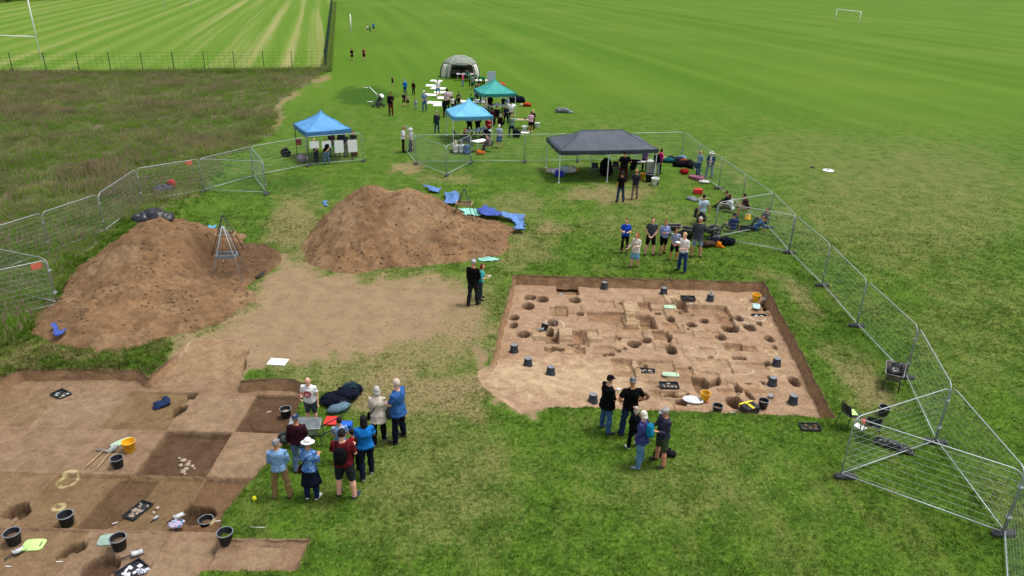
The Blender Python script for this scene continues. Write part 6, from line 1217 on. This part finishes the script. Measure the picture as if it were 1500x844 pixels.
A, B = G(707, 171.5), G(754, 170); c3 = (A+B)/2; rz3 = math.atan2(B.y-A.y, B.x-A.x); c3 = c3+Vector((-math.sin(rz3), math.cos(rz3), 0))*1.5; gazebo('green_gazebo', 'teal green peaked gazebo, farthest of the four gazebos', c3, rz3, 3.1, 3.0, 1.95, 3.0, '#339a94', .24, LEGW)
# ------------------------------------------------------------------ dome tent
CAN = mat('grey_green_canvas', (.22, .255, .205), .7, .15, 2); CRM = mat('cream_canvas', (.55, .54, .46), .7, .08, 2); DKO = mat('dark_olive_canvas', (.06, .07, .05), .8, .2, 2)
p = G(672, 116); t = thing('dome_tent', 'grey green and cream dome event shelter with open front', 'tent', p, R(6)); rd = 2.25; hd = 2.35; pz = p+Vector((0, 1.9, 0)); t.location = pz
def dome(a, e): r = math.cos(e)**.75; return Vector((rd*1.05*r*math.cos(a), rd*r*math.sin(a), hd*math.sin(e)**.9 if e > 0 else 0))
def patch_(a0, a1, e0, e1, n=8, k=7, off=1.0):
    m = MB(); m.sheet(lambda u, v: dome(R(a0+(a1-a0)*u), R(e0+(e1-e0)*v))*off, n, k); return m
for nm, aa, mm in (('roof_fabric', (-180, 180, 38, 90), CAN), ('wall_fabric', (20, 160, 0, 38), CRM), ('wall_fabric', (160, 200, 0, 38), DKO), ('wall_fabric', (-20, 20, 0, 38), DKO), ('wall_fabric', (200, 222, 0, 38), CRM), ('wall_fabric', (222, 240, 0, 38), CAN), ('wall_fabric', (-42, -20, 0, 38), CRM)):
    m = patch_(*aa, 28 if aa[1]-aa[0] > 300 else 10); o = part(nm, m, mm, t, True); o.modifiers.new('thick', 'SOLIDIFY').thickness = .015
for a in (-125, -48, 50, 130):
    m = MB(); m.tube([dome(R(a), R(e))*1.012 for e in range(0, 91, 9)], .035, 6); part('pole_sleeve', m, CRM, t, True)
m = MB(); m.tube([dome(R(-125+77*i/10), R(38+10*math.sin(math.pi*i/10)))*1.01 for i in range(11)], .04, 6); part('front_arch', m, CRM, t, True)
# ------------------------------------------------------------------ tables and things around the stalls
TBL = mat('table_top', (.62, .63, .66), .6, .1)
def table(p, rz, L, W, h, label, m_=TBL, cloth_=None, grp='folding tables'):
    t = thing('folding_table', label, 'table', p, rz, grp); m = MB(); m.box((0, 0, h), (L, W, .04)); part('table_top', m, m_, t)
    for sx in (-1, 1):
        for sy in (-1, 1): m = MB(); m.tube([(sx*(L/2-.15), sy*(W/2-.08), h-.02), (sx*(L/2-.1), sy*(W/2-.06), 0)], .014, 5); part('leg', m, LEGW, t)
    return t
q = random.Random(21)
def clutter(p, rz, L, W, h, n, where, cols, grp):
    for i in range(n):
        x, y = q.uniform(-L/2+.1, L/2-.1), q.uniform(-W/2+.08, W/2-.08); c, s_ = math.cos(rz), math.sin(rz); k = q.random(); m = MB(); hh = q.uniform(.04, .2)
        if k < .5: m.box((0, 0, hh/2), (q.uniform(.12, .32), q.uniform(.1, .24), hh), q.random()*3); nm = 'box'
        elif k < .75: m.lathe([(0, 0), (.05, 0), (.06, hh), (.052, hh), (.045, .02), (0, .02)], 10); nm = 'pot'
        else: m.box((0, 0, .006), (.28, .2, .01), q.random()*3); nm = 'paper_sheet'
        cc = q.choice(cols); o = part(nm, m, mat(nm, cc, .7, .1), None, False, (p.x+c*x-s_*y, p.y+s_*x+c*y, p.z+h+.021)); o['label'] = CN.get(cc, 'grey')+' '+{'box': 'box', 'pot': 'round pot', 'paper_sheet': 'paper sheet'}[nm]+' '+where; o['category'] = {'box': 'box', 'pot': 'pot', 'paper_sheet': 'paper'}[nm]; o['group'] = grp
CN = {'#e8e8ec': 'white', '#c8ccd8': 'pale grey', '#8fa4c8': 'pale blue', '#3a4a78': 'navy', '#d8d0c0': 'cream', '#40444c': 'dark grey', '#a8c4d8': 'light blue', '#2a1c3a': 'dark purple', '#d8c8d4': 'pale pink', '#3a2450': 'purple'}
TC_ = ['#e8e8ec', '#c8ccd8', '#8fa4c8', '#3a4a78', '#d8d0c0', '#40444c', '#a8c4d8']
ta = G(700, 205); table(ta, rz2, 2.0, .75, .72, 'long table crowded with finds under the light blue gazebo'); clutter(ta, rz2, 2.0, .75, .72, 16, 'on the finds table under light blue gazebo', TC_, 'things on the light blue gazebo table')
tb = G(703, 221); table(tb, rz2+.5, 1.1, .7, .72, 'white square table at the front of the light blue gazebo', WHT); tc_ = G(736, 167); table(tc_, rz3, 2.4, .8, .74, 'white covered table in front of the green gazebo', WHT); clutter(tc_, rz3, 2.3, .8, .74, 14, 'on the white table by green gazebo', TC_, 'things on the green gazebo table')
td = G(706, 161); table(td, rz3+.1, 1.6, .8, .72, 'white table left of the green gazebo', WHT); clutter(td, rz3, 1.5, .7, .72, 9, 'on the table left of green gazebo', TC_, 'things on the left hand white table')
te = G(764, 188); table(te, R(5), 1.8, .7, .70, 'wooden topped table right of the green gazebo', mat('ply_top', (.42, .30, .18), .7)); clutter(te, R(5), 1.7, .6, .70, 5, 'on the wooden topped table right of green gazebo', TC_, 'things on the wooden topped table')
tf = G(683, 118); table(tf, R(6), 2.2, .8, .72, 'table at the mouth of the dome tent', mat('pinkish_top', (.62, .55, .60), .6)); clutter(tf, R(6), 2.1, .7, .72, 8, 'on the table before the dome tent', ['#2a1c3a', '#d8c8d4', '#e8e8ec', '#3a2450'], 'things on the dome tent table')
tg = G(705, 128); table(tg, R(10), 1.3, .8, .74, 'white display table between dome tent and grey banner', WHT); th = G(675, 110); table(th, R(6), 2.0, .8, .72, 'dark covered table inside the dome tent', mat('purple_cloth', (.05, .03, .07), .9))
# grey banner
m = MB(); m.box((0, 0, 1.35), (.82, .05, 1.9)); m.box((0, 0, .2), (.6, .06, .4)); o = part('banner_stand', m, mat('pale_banner', (.46, .56, .68), .5, .05), None, False, G(719.5, 139)); tag(o, 'tall pale blue grey banner stand behind the green gazebo', 'banner')
# white boards on the grass
for i, (px, py, w_, l) in enumerate(((639,119,1.3,.8),(634,126,1.5,.9),(642,130,1.5,.9),(646,136,1.4,.8),(631,139.5,1.3,.8),(652,144,1.5,.9),(637,151,1.4,.9),(644,155,1.2,.6),(676,149,1.3,.8))):
    m = MB(); m.box((0, 0, .03), (w_, l, .05)); o = part('display_board', m, WHT, None, False, G(px, py)); o.rotation_euler = (R(4), 0, R((i*37) % 24-12)); tag(o, 'white display board lying on grass, '+('farthest of the scattered set', 'second row at left', 'second row behind the person in blue shorts', 'right behind the person in blue shorts', 'left of the blue shorted person', 'beside the woman in the pink shirt', 'long one nearest the camera', 'lowest of the scattered set', 'alone right of the man bending')[i], 'board', 'white boards scattered on the grass')
# notice boards on the left fence
fa, fb = lf[7], lf[8]; rzf = math.atan2(fb.y-fa.y, fb.x-fa.x); fd = (fb-fa).normalized(); nv = Vector((fd.y, -fd.x, 0))*.05
for u, w_, h_, zc, tx in ((.42, .58, .44, 1.36, 'first of four on the fence, landscape'), (1.10, .60, .44, 1.33, 'second of four on the fence, landscape'), (1.80, .60, .80, 1.12, 'third of four on the fence, portrait'), (2.58, .62, .80, 1.10, 'last of four on the fence, portrait')):
    m = MB(); m.box((0, 0, 0), (w_, .02, h_)); o = part('notice_board', m, WHT, None, False, fa+fd*u*((fb-fa).length/3.2)+nv+Vector((0, 0, zc))); o.rotation_euler = (0, 0, rzf); tag(o, 'blank white notice board, '+tx, 'notice board', 'white notice boards on the fence')
o = tag(part('red_box', MB().box((0, 0, 0), (.30, .2, .36)), mat('dark_red', (.32, .02, .02), .6), None, False, G(438, 228)+Vector((.1, -.1, .95))), 'dark red box hung at the blue gazebo left leg', 'box')
# pushchair and black tub, other small things on the lawn
t = thing('pushchair', 'black and white pushchair parked on grass by the dark circle', 'pushchair', G(555, 157), R(-30)); m = MB(); m.sheet(lambda u, v: ((u-.5)*.42, -.2+.55*v, .45+.35*v*v+.1*(2*u-1)**2), 6, 6); part('seat', m, BLK, t, True).modifiers.new('thick', 'SOLIDIFY').thickness = .04
m = MB(); m.sheet(lambda u, v: (.26*math.cos(math.pi*u), .1+.38*v-.0*u, .80+.30*math.sin(math.pi*u)), 8, 4); part('hood', m, WHT, t, True).modifiers.new('thick', 'SOLIDIFY').thickness = .03
for sx in (-1, 1):
    m = MB(); m.tube([(sx*.26, -.45, .15), (sx*.25, .1, .55), (sx*.24, .62, 1.02)], .018, 6); m.tube([(sx*.26, .35, .15), (sx*.25, -.05, .6)], .018, 6); part('frame', m, BLK, t, True)
    for yy in (-.45, .35): m = MB(); m.lathe([(.06, -.03), (.14, -.03), (.15, 0), (.14, .03), (.06, .03)], 12, (sx*.30, yy, .15), m=Matrix.Rotation(R(90), 3, 'Y')); part('wheel', m, RUB, t, True)
m = MB(); m.box((0, 0, .25), (.42, .5, .22)); part('basket', m, BLK, t)
for (a, b_, tx) in (((541, 128.5), (552, 139), 'long white pole lying on grass pointing at the pushchair'), ((532, 129), (539, 129.5), 'short white strip on the far rim of the dark circle'), ((538, 150), (546, 150), 'short white strip on the near rim of the dark circle')):
    A, B = G(*a), G(*b_); m = MB(); m.tube([(0, 0, .05), tuple(B-A+Vector((0, 0, .05)))], .05, 6); tag(part('white_pole', m, WHITE, None, True, A), tx, 'pole', 'white poles on the grass')
m = MB(); m.lathe([(0, 0), (.36, 0), (.38, .03), (.36, .06), (.2, .07), (0, .07)], 20); tag(part('white_disc', m, WHT, None, True, G(1213, 250.5)), 'round white disc with dark spot on the right hand lawn', 'disc'); m = MB(); m.lathe([(0, .072), (.1, .074), (.1, .09), (0, .092)], 10); part('disc_spot', m, BLK, bpy.data.objects['white_disc'])
m = MB(); m.lathe([(0, 0), (.11, 0), (.12, .08), (0, .09)], 12); tag(part('dark_puck', m, BLK, None, True, G(1190, 246)), 'small dark round object on lawn left of white disc', 'puck')
soft('navy_clothes', 'navy and white clothes lying alone on grass beyond the fence', 'clothes', 825, 165, [((-.35, 0, .18), (.36, .25, .2)), ((.1, 0, .2), (.4, .3, .22)), ((.55, -.1, .08), (.4, .2, .1))], cloth('#24405e', 'floral', '#e8e8e8'))
soft('red_bag', 'round red bag on grass right of the green gazebo', 'bag', 772, 156, [((-.1, 0, .17), (.26, .2, .18)), ((.2, .05, .14), (.2, .18, .15))], cloth('#d04830')); soft('cream_bag', 'small cream pad left of the round red bag', 'pad', 764, 155.5, [((0, 0, .1), (.22, .2, .12))], cloth('#d8d0a8')); soft('orange_bag', 'orange bag on grass under the light blue gazebo table', 'bag', 704, 226, [((-.1, 0, .14), (.2, .17, .15)), ((.15, .08, .1), (.15, .13, .11))], cloth('#f0801c')); soft('orange_bag', 'orange bag behind the peak of the green gazebo', 'bag', 734, 128, [((0, 0, .25), (.4, .3, .28))], cloth('#e0703c'))
soft('dark_coats', 'black and navy coats heaped right of the green gazebo', 'coats', 757, 150, [((-.2, 0, .3), (.5, .35, .38)), ((.35, 0, .25), (.4, .35, .32))], cloth('#131a30')); soft('black_bag', 'black bag on grass behind the green coated person', 'bag', 757, 201, [((0, 0, .25), (.3, .25, .27))], cloth('#1a1a1e')); soft('dark_rucksack', 'dark rucksack on grass left of the blue gazebo', 'rucksack', 419, 229, [((0, 0, .2), (.3, .25, .24)), ((.02, 0, .42), (.16, .14, .14))], cloth('#1c1c20')); soft('pale_bag', 'pinkish grey bag on grass at the blue gazebo left leg', 'bag', 443, 237, [((0, 0, .22), (.3, .25, .26))], cloth('#b8a4b4'))
bucket(768, 192, 'white tub beside the woman in pink on the right', True, WHT, 1.3); bucket(787, 187, 'white tub right of the woman in pink', True, WHT, 1.3); mat_pad(768, 194.5, 0, 'white lid lying left of the woman in pink', WHT, None, True, .8, .5)
# stuff under the grey gazebo
for px, py, tx, c, s_ in ((816,256,'white carrier bag by left legs of grey gazebo','#e6e6ea',.34),(826,253,'pale blue carrier bag by left legs of grey gazebo','#cfdce8',.34),(836,253,'white paper sack by left legs of grey gazebo','#eceae6',.32),(806,253,'cream bag left of the grey gazebo','#d6d0c4',.22)): soft('carrier_bag', tx, 'bag', px, py, [((0, 0, s_*.55), (s_, s_*.8, s_*.6)), ((.1, .05, s_*.9), (s_*.6, s_*.5, s_*.4))], cloth(c), 0, 'bags under the grey gazebo')
o = tag(part('blue_crate', MB().box((0, 0, .2), (.52, .38, .36)), mat('blue_crate', '#1c2f9c', .5), None, False, G(819, 258.5)), 'deep blue plastic crate at the grey gazebo front leg', 'crate'); bev(o, .03); bucket(844, 252, 'yellow bucket among bags under the grey gazebo', True, YELP, .8)
soft('black_coat', 'big black coat draped over a chair under grey gazebo', 'coat', 887, 258, [((0, .15, .62), (.36, .22, .40)), ((.02, .05, .35), (.38, .3, .34)), ((0, .2, .95), (.24, .16, .16))], cloth('#17171b')); bucket(951, 266, 'black dustbin by the right leg of grey gazebo', True, None, 1.75); bucket(959, 271, 'white water butt in front of the gazebo right leg', True, WHT, 1.45); bucket(962, 271.5, 'small black pot against the white water butt', True, None, .75); bucket(941, 262, 'yellow bucket behind the man in grey brown clothes', True, YELP, 1.2)
o = tag(part('plastic_crate', MB().box((0, 0, .42), (.5, .4, .8)), mat('clear_plastic', (.42, .42, .36), .4), None, False, G(951, 254)), 'stack of pale plastic boxes under grey gazebo right end', 'boxes'); bev(o, .03)
table(G(943, 252), rz, 1.2, .6, .72, 'small table under right end of grey gazebo', TBL)
soft('dark_umbrella', 'dark folded umbrella and coat beside the man in black', 'umbrella', 929, 252, [((0, 0, .65), (.42, .16, .16)), ((-.1, 0, .4), (.2, .12, .3))], cloth('#23252e'))
# people at the grey gazebo
person(912, 268, 'broad man in black T-shirt standing under the grey gazebo', top=220.5, face=5, arms=('hips', 'hips'), legs='apart', build=1.25, skin='tan', shirt=('#0f0f11', .8), bottom=('trousers', '#4a2020'), hair=('short', '#15110f'), res=1)
person(908, 296, 'man in black T-shirt and jeans standing before the grey gazebo', top=252, face=10, arms=('front', 'down'), legs='apart', skin='tan', shirt=('#111113', .7), bottom=('trousers', '#3f5670'), hair=('short', '#15110f'), res=1)
person(929, 292, 'person in dark grey top and patterned beige trousers facing the gazebo', top=248, face=-15, arms=('front', 'front'), skin='tan', shirt=('#3c3a48', .8), bottom=('trousers', '#b49a80', 'floral', '#8a7058'), hair=('short', '#c08850'), res=1)
person(943, 251, 'person in purple top stooping behind the gazebo table', top=214, face=160, arms=('hang', 'hang'), fem=True, skin='tan', shirt=('#9070bc', .9), bottom=('trousers', '#2a2430'), hair=('short', '#3a2418'), res=2)
person(960, 257, 'person in dark navy jacket and grey trousers at gazebo right leg', top=219, face=-40, skin='light', shirt=('#171b30', 2), bottom=('trousers', '#a9b2bc'), hair=('short', '#15110f'), res=2); person(965, 254, 'person in hot pink top at the right end of grey gazebo', top=218, face=-70, fem=True, arms=('hold', 'front'), skin='light', shirt=('#f0208a', .8), bottom=('trousers', '#17171b'), hair=('bob', '#2a1c18'), res=2)
# at the blue gazebo
for px, py, top, face, tx, kw in ((464,240,203,150,'person in dark navy top behind the first notice board',dict(shirt=('#191f33',.8), bottom=('trousers','#141a2c'), hair=('short','#caa27c'))), (479,241,204,170,'person in black T-shirt and jeans behind the second notice board',dict(shirt=('#17171a',.7), bottom=('trousers','#6f93bc'), hair=('short','#221812'), legs='step')), (488,229,190,165,'person in purple top behind the third notice board',dict(shirt=('#6b2a6c',.9), bottom=('trousers','#8a94a0'), hair=('bob','#2a1c18'), fem=True)), (502,230,190,190,'person in navy jacket and grey trousers behind the last notice board',dict(shirt=('#1a2036',2), bottom=('trousers','#7e7f84'), hair=('short','#221812'))), (519,229.5,191,200,'person in black top and long brown skirt at gazebo corner',dict(shirt=('#17151a',.8), bottom=('skirt','#7a5238',.12,.06), hair=('bob','#15110f'), fem=True)), (507,229,194,180,'person in beige trousers partly behind the last notice board',dict(shirt=('#242a44',.8), bottom=('trousers','#a89878'), hair=('short','#3a2a1c')))):
    person(px, py, tx, top=top, face=face, res=2, skin='light', arms=('hold', 'front'), **kw)
# couple at the fence gap
person(591, 223, 'person in white shirt and dark trousers at the fence gap', top=185, face=-80, skin='tan', arms=('hold', 'front'), shirt=('#f0f0f2', .9), bottom=('trousers', '#3a1420'), hair=('short', '#8a7a6a'), res=2); person(602.5, 222, 'person in white hat and long grey skirt at the fence gap', top=187, face=120, fem=True, arms=('hold', 'hold'), skin='light', shirt=('#dfe4ee', .9), bottom=('skirt', '#4a4f5c', .12, .06), hair=('bob', '#c9c4bc'), hat=('sun', '#f2f2f0'), res=2)
# mid field walkers and stall visitors: (px, foot, head top, facing, label, options)
MID = [(741,183,154,170,'person in navy top behind the wooden topped table',dict(shirt=('#1d2848',.9), bottom=('trousers','#1b1c22'))),(711,170,146,175,'person in cream top at the left leg of green gazebo',dict(shirt=('#dcd4bc',.9), bottom=('trousers','#3a4a6a'), hair=('bob','#8a6a4a'), fem=True)),(748,178,151,190,'person in white top at the right leg of green gazebo',dict(shirt=('#e4e8ee',.8), bottom=('trousers','#2a3454'), hair=('short','#241814'))),(684,121,102,175,'person in teal top behind the dome tent table',dict(shirt=('#1f7a6a',.8), bottom=('trousers','#1c2a24'))),(708,130,109,200,'person in green shirt right of the display table',dict(shirt=('#1c9a56',.8), bottom=('shorts','#1b2a22'), hair=('short','#17110e'))),(721,186,158,10,'person in maroon top left of the large person in black',dict(shirt=('#4a1626',1.8), bottom=('trousers','#15151a'), hair=('bob','#2a1a14'))),(660,152,131,170,'person in white facing the camera among the boards',dict(shirt=('#e8eaec',.8), bottom=('trousers','#3a3f4a'), hair=('short','#2a1c14'))),(575.2,125.6,112,180,'small child in black top and shorts on open grass',dict(shirt=('#17171b',.6), bottom=('shorts','#15161a'), child=.35)),
 (593.5,139,116.5,5,'person in bright blue hooded jacket walking away',dict(shirt=('#2486dc',2), bottom=('trousers','#274a86'), hair=('short','#3f9ae6'))),
 (606,139.5,118.4,170,'person in dark brown clothes right of the blue jacket',dict(shirt=('#3a2420',1.9), bottom=('trousers','#1c1a1e'))),
 (592,156.5,135.5,185,'dark haired adult in black top and brown shorts with children',dict(shirt=('#1b1a1e',.8), bottom=('shorts','#4a3a2c'))),
 (597.5,156,138.5,180,'child in black and cream beside the adult in brown shorts',dict(shirt=('#c8bca4',.8), bottom=('shorts','#17171b'), child=.2)),
 (609,161,143.7,175,'small child dressed all in pale grey',dict(shirt=('#b4bcc4',1.8), bottom=('trousers','#b9c4c8'), child=.35)),
 (622,163,132,175,'person in white cap and denim dungarees walking',dict(shirt=('#8fa8cc',.8), bottom=('trousers','#4a78ac'), hat=('cap','#f0f0ee'), legs='step')),
 (573,169.6,134,178,'tall person in black top and rust trousers carrying a bag',dict(shirt=('#17141a',1.6), bottom=('trousers','#6e3420'), hair=('bob','#15110f'), extra=(('bag','#8a8a84',1),))),
 (640,194.5,162.5,-8,'man in dark jacket and jeans carrying a green bag',dict(shirt=('#3a4450',2), bottom=('trousers','#3f5a80'), hair=('short','#9a8a7c'), legs='step', build=1.1, extra=(('bag','#1f9a44',-1),))),
 (641.5,142,116.3,5,'person in white T-shirt and pale blue shorts among the boards',dict(shirt=('#f4f4f2',.8), bottom=('shorts','#6fa8e0'), shoe='#e6e6e2')),
 (655,163,126.7,0,'person in pale pink shirt and black trousers by the boards',dict(shirt=('#ecc8d4',.9), bottom=('trousers','#17151a'), hair=('bob','#2a1c18'))),
 (652,172,142,10,'person in black behind the light blue gazebo left corner',dict(shirt=('#19161a',1.8), bottom=('trousers','#131215'))),
 (667,162,136,-60,'person in dark green jacket bending over',dict(shirt=('#3a4a36',2), bottom=('trousers','#4a3a2c'), pitch=48, arms=('hang','hang'))),
 (663,163,141,30,'child in white top and dark trousers beside the bending person',dict(shirt=('#eceef0',.8), bottom=('trousers','#1a2034'), child=.2)),
 (672,158,134,180,'person in dark green cap behind the bending one',dict(shirt=('#2c5a34',.8), bottom=('trousers','#2a2c30'), hat=('cap','#16331c'))),
 (690,163,138,0,'person in emerald T-shirt behind the light blue gazebo peak',dict(shirt=('#129a58',.7), bottom=('trousers','#1c1c20'), hair=('short','#15110f'))),
 (697,151,125,-40,'person in lilac blue top left of the green gazebo',dict(shirt=('#7d86c0',.8), bottom=('trousers','#2a3a60'), hair=('bob','#2a1c18'))),
 (702,152,121.5,150,'dark haired person in black left of the green gazebo',dict(shirt=('#1c1418',.6), bottom=('trousers','#17141a'), hair=('bob','#1c1210'))),
 (678,126.7,108.5,60,'blonde person in hot pink top before the dome tent',dict(shirt=('#f04f92',.6), bottom=('trousers','#7fa4d0'), hair=('bob','#e0c8a4'))),
 (689,126,107,180,'person in green top at the left of the dome tent queue',dict(shirt=('#2f9a68',.8), bottom=('trousers','#1c2a24'), hair=('bob','#caa27c'))),
 (696,125,104,170,'person in green and white top at dome tent table',dict(shirt=('#1f8a54',.9), kind='floral', col2='#e4efe8', bottom=('trousers','#1a2a24'))),
 (703,126,108,190,'person in bright green T-shirt at right of dome tent',dict(shirt=('#16a050',.8), bottom=('trousers','#15261e'))),
 (692,131,110,0,'person in dark green and white dress at the display table',dict(shirt=('#1b6a48',.8), kind='floral', col2='#e8f0ea', bottom=('skirt','#1b6a48',.45,.06))),
 (701,133,116,-20,'person with black hair behind the white display table',dict(shirt=('#1c1c20',.8), bottom=('trousers','#15161a'), hair=('bob','#15110f'))),
 (676.5,111,96,185,'person in dark clothes inside the dome tent',dict(shirt=('#2a2c34',.9), bottom=('trousers','#1c1c20'))),
 (718,166,138,5,'person all in black under the left of green gazebo',dict(shirt=('#0f0f11',1.8), bottom=('trousers','#0f0f11'))),
 (727,183,155,20,'large person in black between the two peaked gazebos',dict(shirt=('#121216',1.8), bottom=('trousers','#2a1218'), build=1.25)),
 (733,194,167,30,'grey haired woman in black with shoulder bag by light blue gazebo',dict(shirt=('#17171b',1.8), bottom=('trousers','#1c1c20'), hair=('bob','#c4b8ac'), extra=(('bag','#121214',1),))),
 (749,201,167.5,5,'person in sage green coat and jeans right of light blue gazebo',dict(shirt=('#7c9a84',2), bottom=('trousers','#2c3f68'), hair=('short','#c09070'))),
 (731,217,182.5,10,'white haired woman in pale top and denim skirt with beige bag',dict(shirt=('#b4c4d8',.9), bottom=('skirt','#4f72a4',.5,.05), hair=('bob','#e0dcd4'), extra=(('bag','#c8b4a0',1),))),
 (777,193.5,163.5,0,'woman in pale pink top and black skirt on the right',dict(shirt=('#f2bfd8',.8), bottom=('skirt','#17151a',.62,.05), hair=('short','#17120f'), shoe='#e6e6e2')),
 (780,190,161,20,'blonde person in black beside the woman in pale pink',dict(shirt=('#17151a',1.8), bottom=('trousers','#17151a'), hair=('bob','#d8b880'))),
 (737,163,141,175,'person in navy top behind the green gazebo table',dict(shirt=('#1b2744',.9), bottom=('trousers','#17171b'))),
 (743,163,142,180,'person in pale blue top behind the green gazebo table',dict(shirt=('#9cc0e4',.9), bottom=('trousers','#232a3c'))),
 (712,160,138,170,'person in pale yellow top left under the green gazebo',dict(shirt=('#d8d098',.9), bottom=('trousers','#8a8a78'))),
 (688,198,166,5,'left one of two people in black under light blue gazebo',dict(shirt=('#131316',1.8), bottom=('trousers','#151519'))),
 (700,198,166,0,'right one of two people in black under light blue gazebo',dict(shirt=('#131316',1.8), bottom=('trousers','#1c1418'))),
 (715,203,171,170,'person in red top under the light blue gazebo',dict(shirt=('#c42a34',.8), bottom=('trousers','#24262e'), hair=('short','#3a2418'))),
 (516,88.8,71,180,'distant person in black with bare legs on open lawn',dict(shirt=('#131316',.8), bottom=('shorts','#131316'))),
 (533.5,89,70,175,'distant person in dark red shirt on open lawn',dict(shirt=('#8c1c24',.6), bottom=('shorts','#4a1418'), legs='step')),
 (538.5,47.3,36.5,0,'tiny distant child in white beside the end on goal',dict(shirt=('#eef0f2',.8), bottom=('shorts','#17171b'), child=.3)),
 (542,46.5,37,0,'tiny distant child in green between two others',dict(shirt=('#1f8a4a',.8), bottom=('trousers','#1c2a24'), child=.4)),
 (547.5,46.5,32.5,0,'tiny distant person in light blue beside the children',dict(shirt=('#2f9ae0',.8), bottom=('shorts','#17203a')))]
for px, py, top, face, tx, kw in MID:
    kw = dict(kw); kw.setdefault('arms', ('relax', 'hold') if int(px) % 2 else ('front', 'relax')); person(px, py, tx, top=top, face=face, res=3, skin='light' if int(px) % 3 else 'tan', **kw)
# seated round the front table of the light blue gazebo
for px, py, face, legs, tx, kw in ((667.5,225,10,'cross','person with long blonde and brown hair in white sitting on grass',dict(shirt=('#ece6e8',1.2), bottom=('trousers','#5a3038'), hair=('long','#d8c09c'), fem=True)), (684,226,5,'cross','person in denim blue top sitting on grass with back turned',dict(shirt=('#4f82c0',1.8), bottom=('trousers','#1f2c50'), hair=('short','#3a2a22'))), (676,225,15,'cross','child in pale top between two people sitting on grass',dict(shirt=('#d8dce8',1.2), bottom=('trousers','#3a4a70'), hair=('short','#7a90a8'))), (717,222,75,'chair','person in pinkish plaid shirt seated at the front table',dict(shirt=('#b08a9a',1.8), kind='check', col2='#8a6478', bottom=('trousers','#6a4a64'), hair=('short','#4a3020'), pitch=18)), (681,214,-70,'chair','brown haired person seated left of the finds table',dict(shirt=('#4a3428',1.8), bottom=('trousers','#35507c'), hair=('bob','#8a5a34'))), (712,209,120,'chair','person in black seated right of the finds table',dict(shirt=('#17171b',1.8), bottom=('trousers','#24262e'), hair=('short','#3a2a20')))):
    person(px, py, tx, H=1.68, face=face, legs=legs, arms=('knee', 'knee'), res=2, skin='light', **kw)
for px, py, rz_ in ((717, 222, R(75)), (681, 214, R(-70)), (712, 209, R(120))): chair(G(px, py), rz_, 'black chair under the person seated '+{717: 'in plaid', 681: 'left of the finds table', 712: 'right of the finds table'}[px])
chair(G(669, 206), R(-60), 'empty folding chair at left under light blue gazebo')
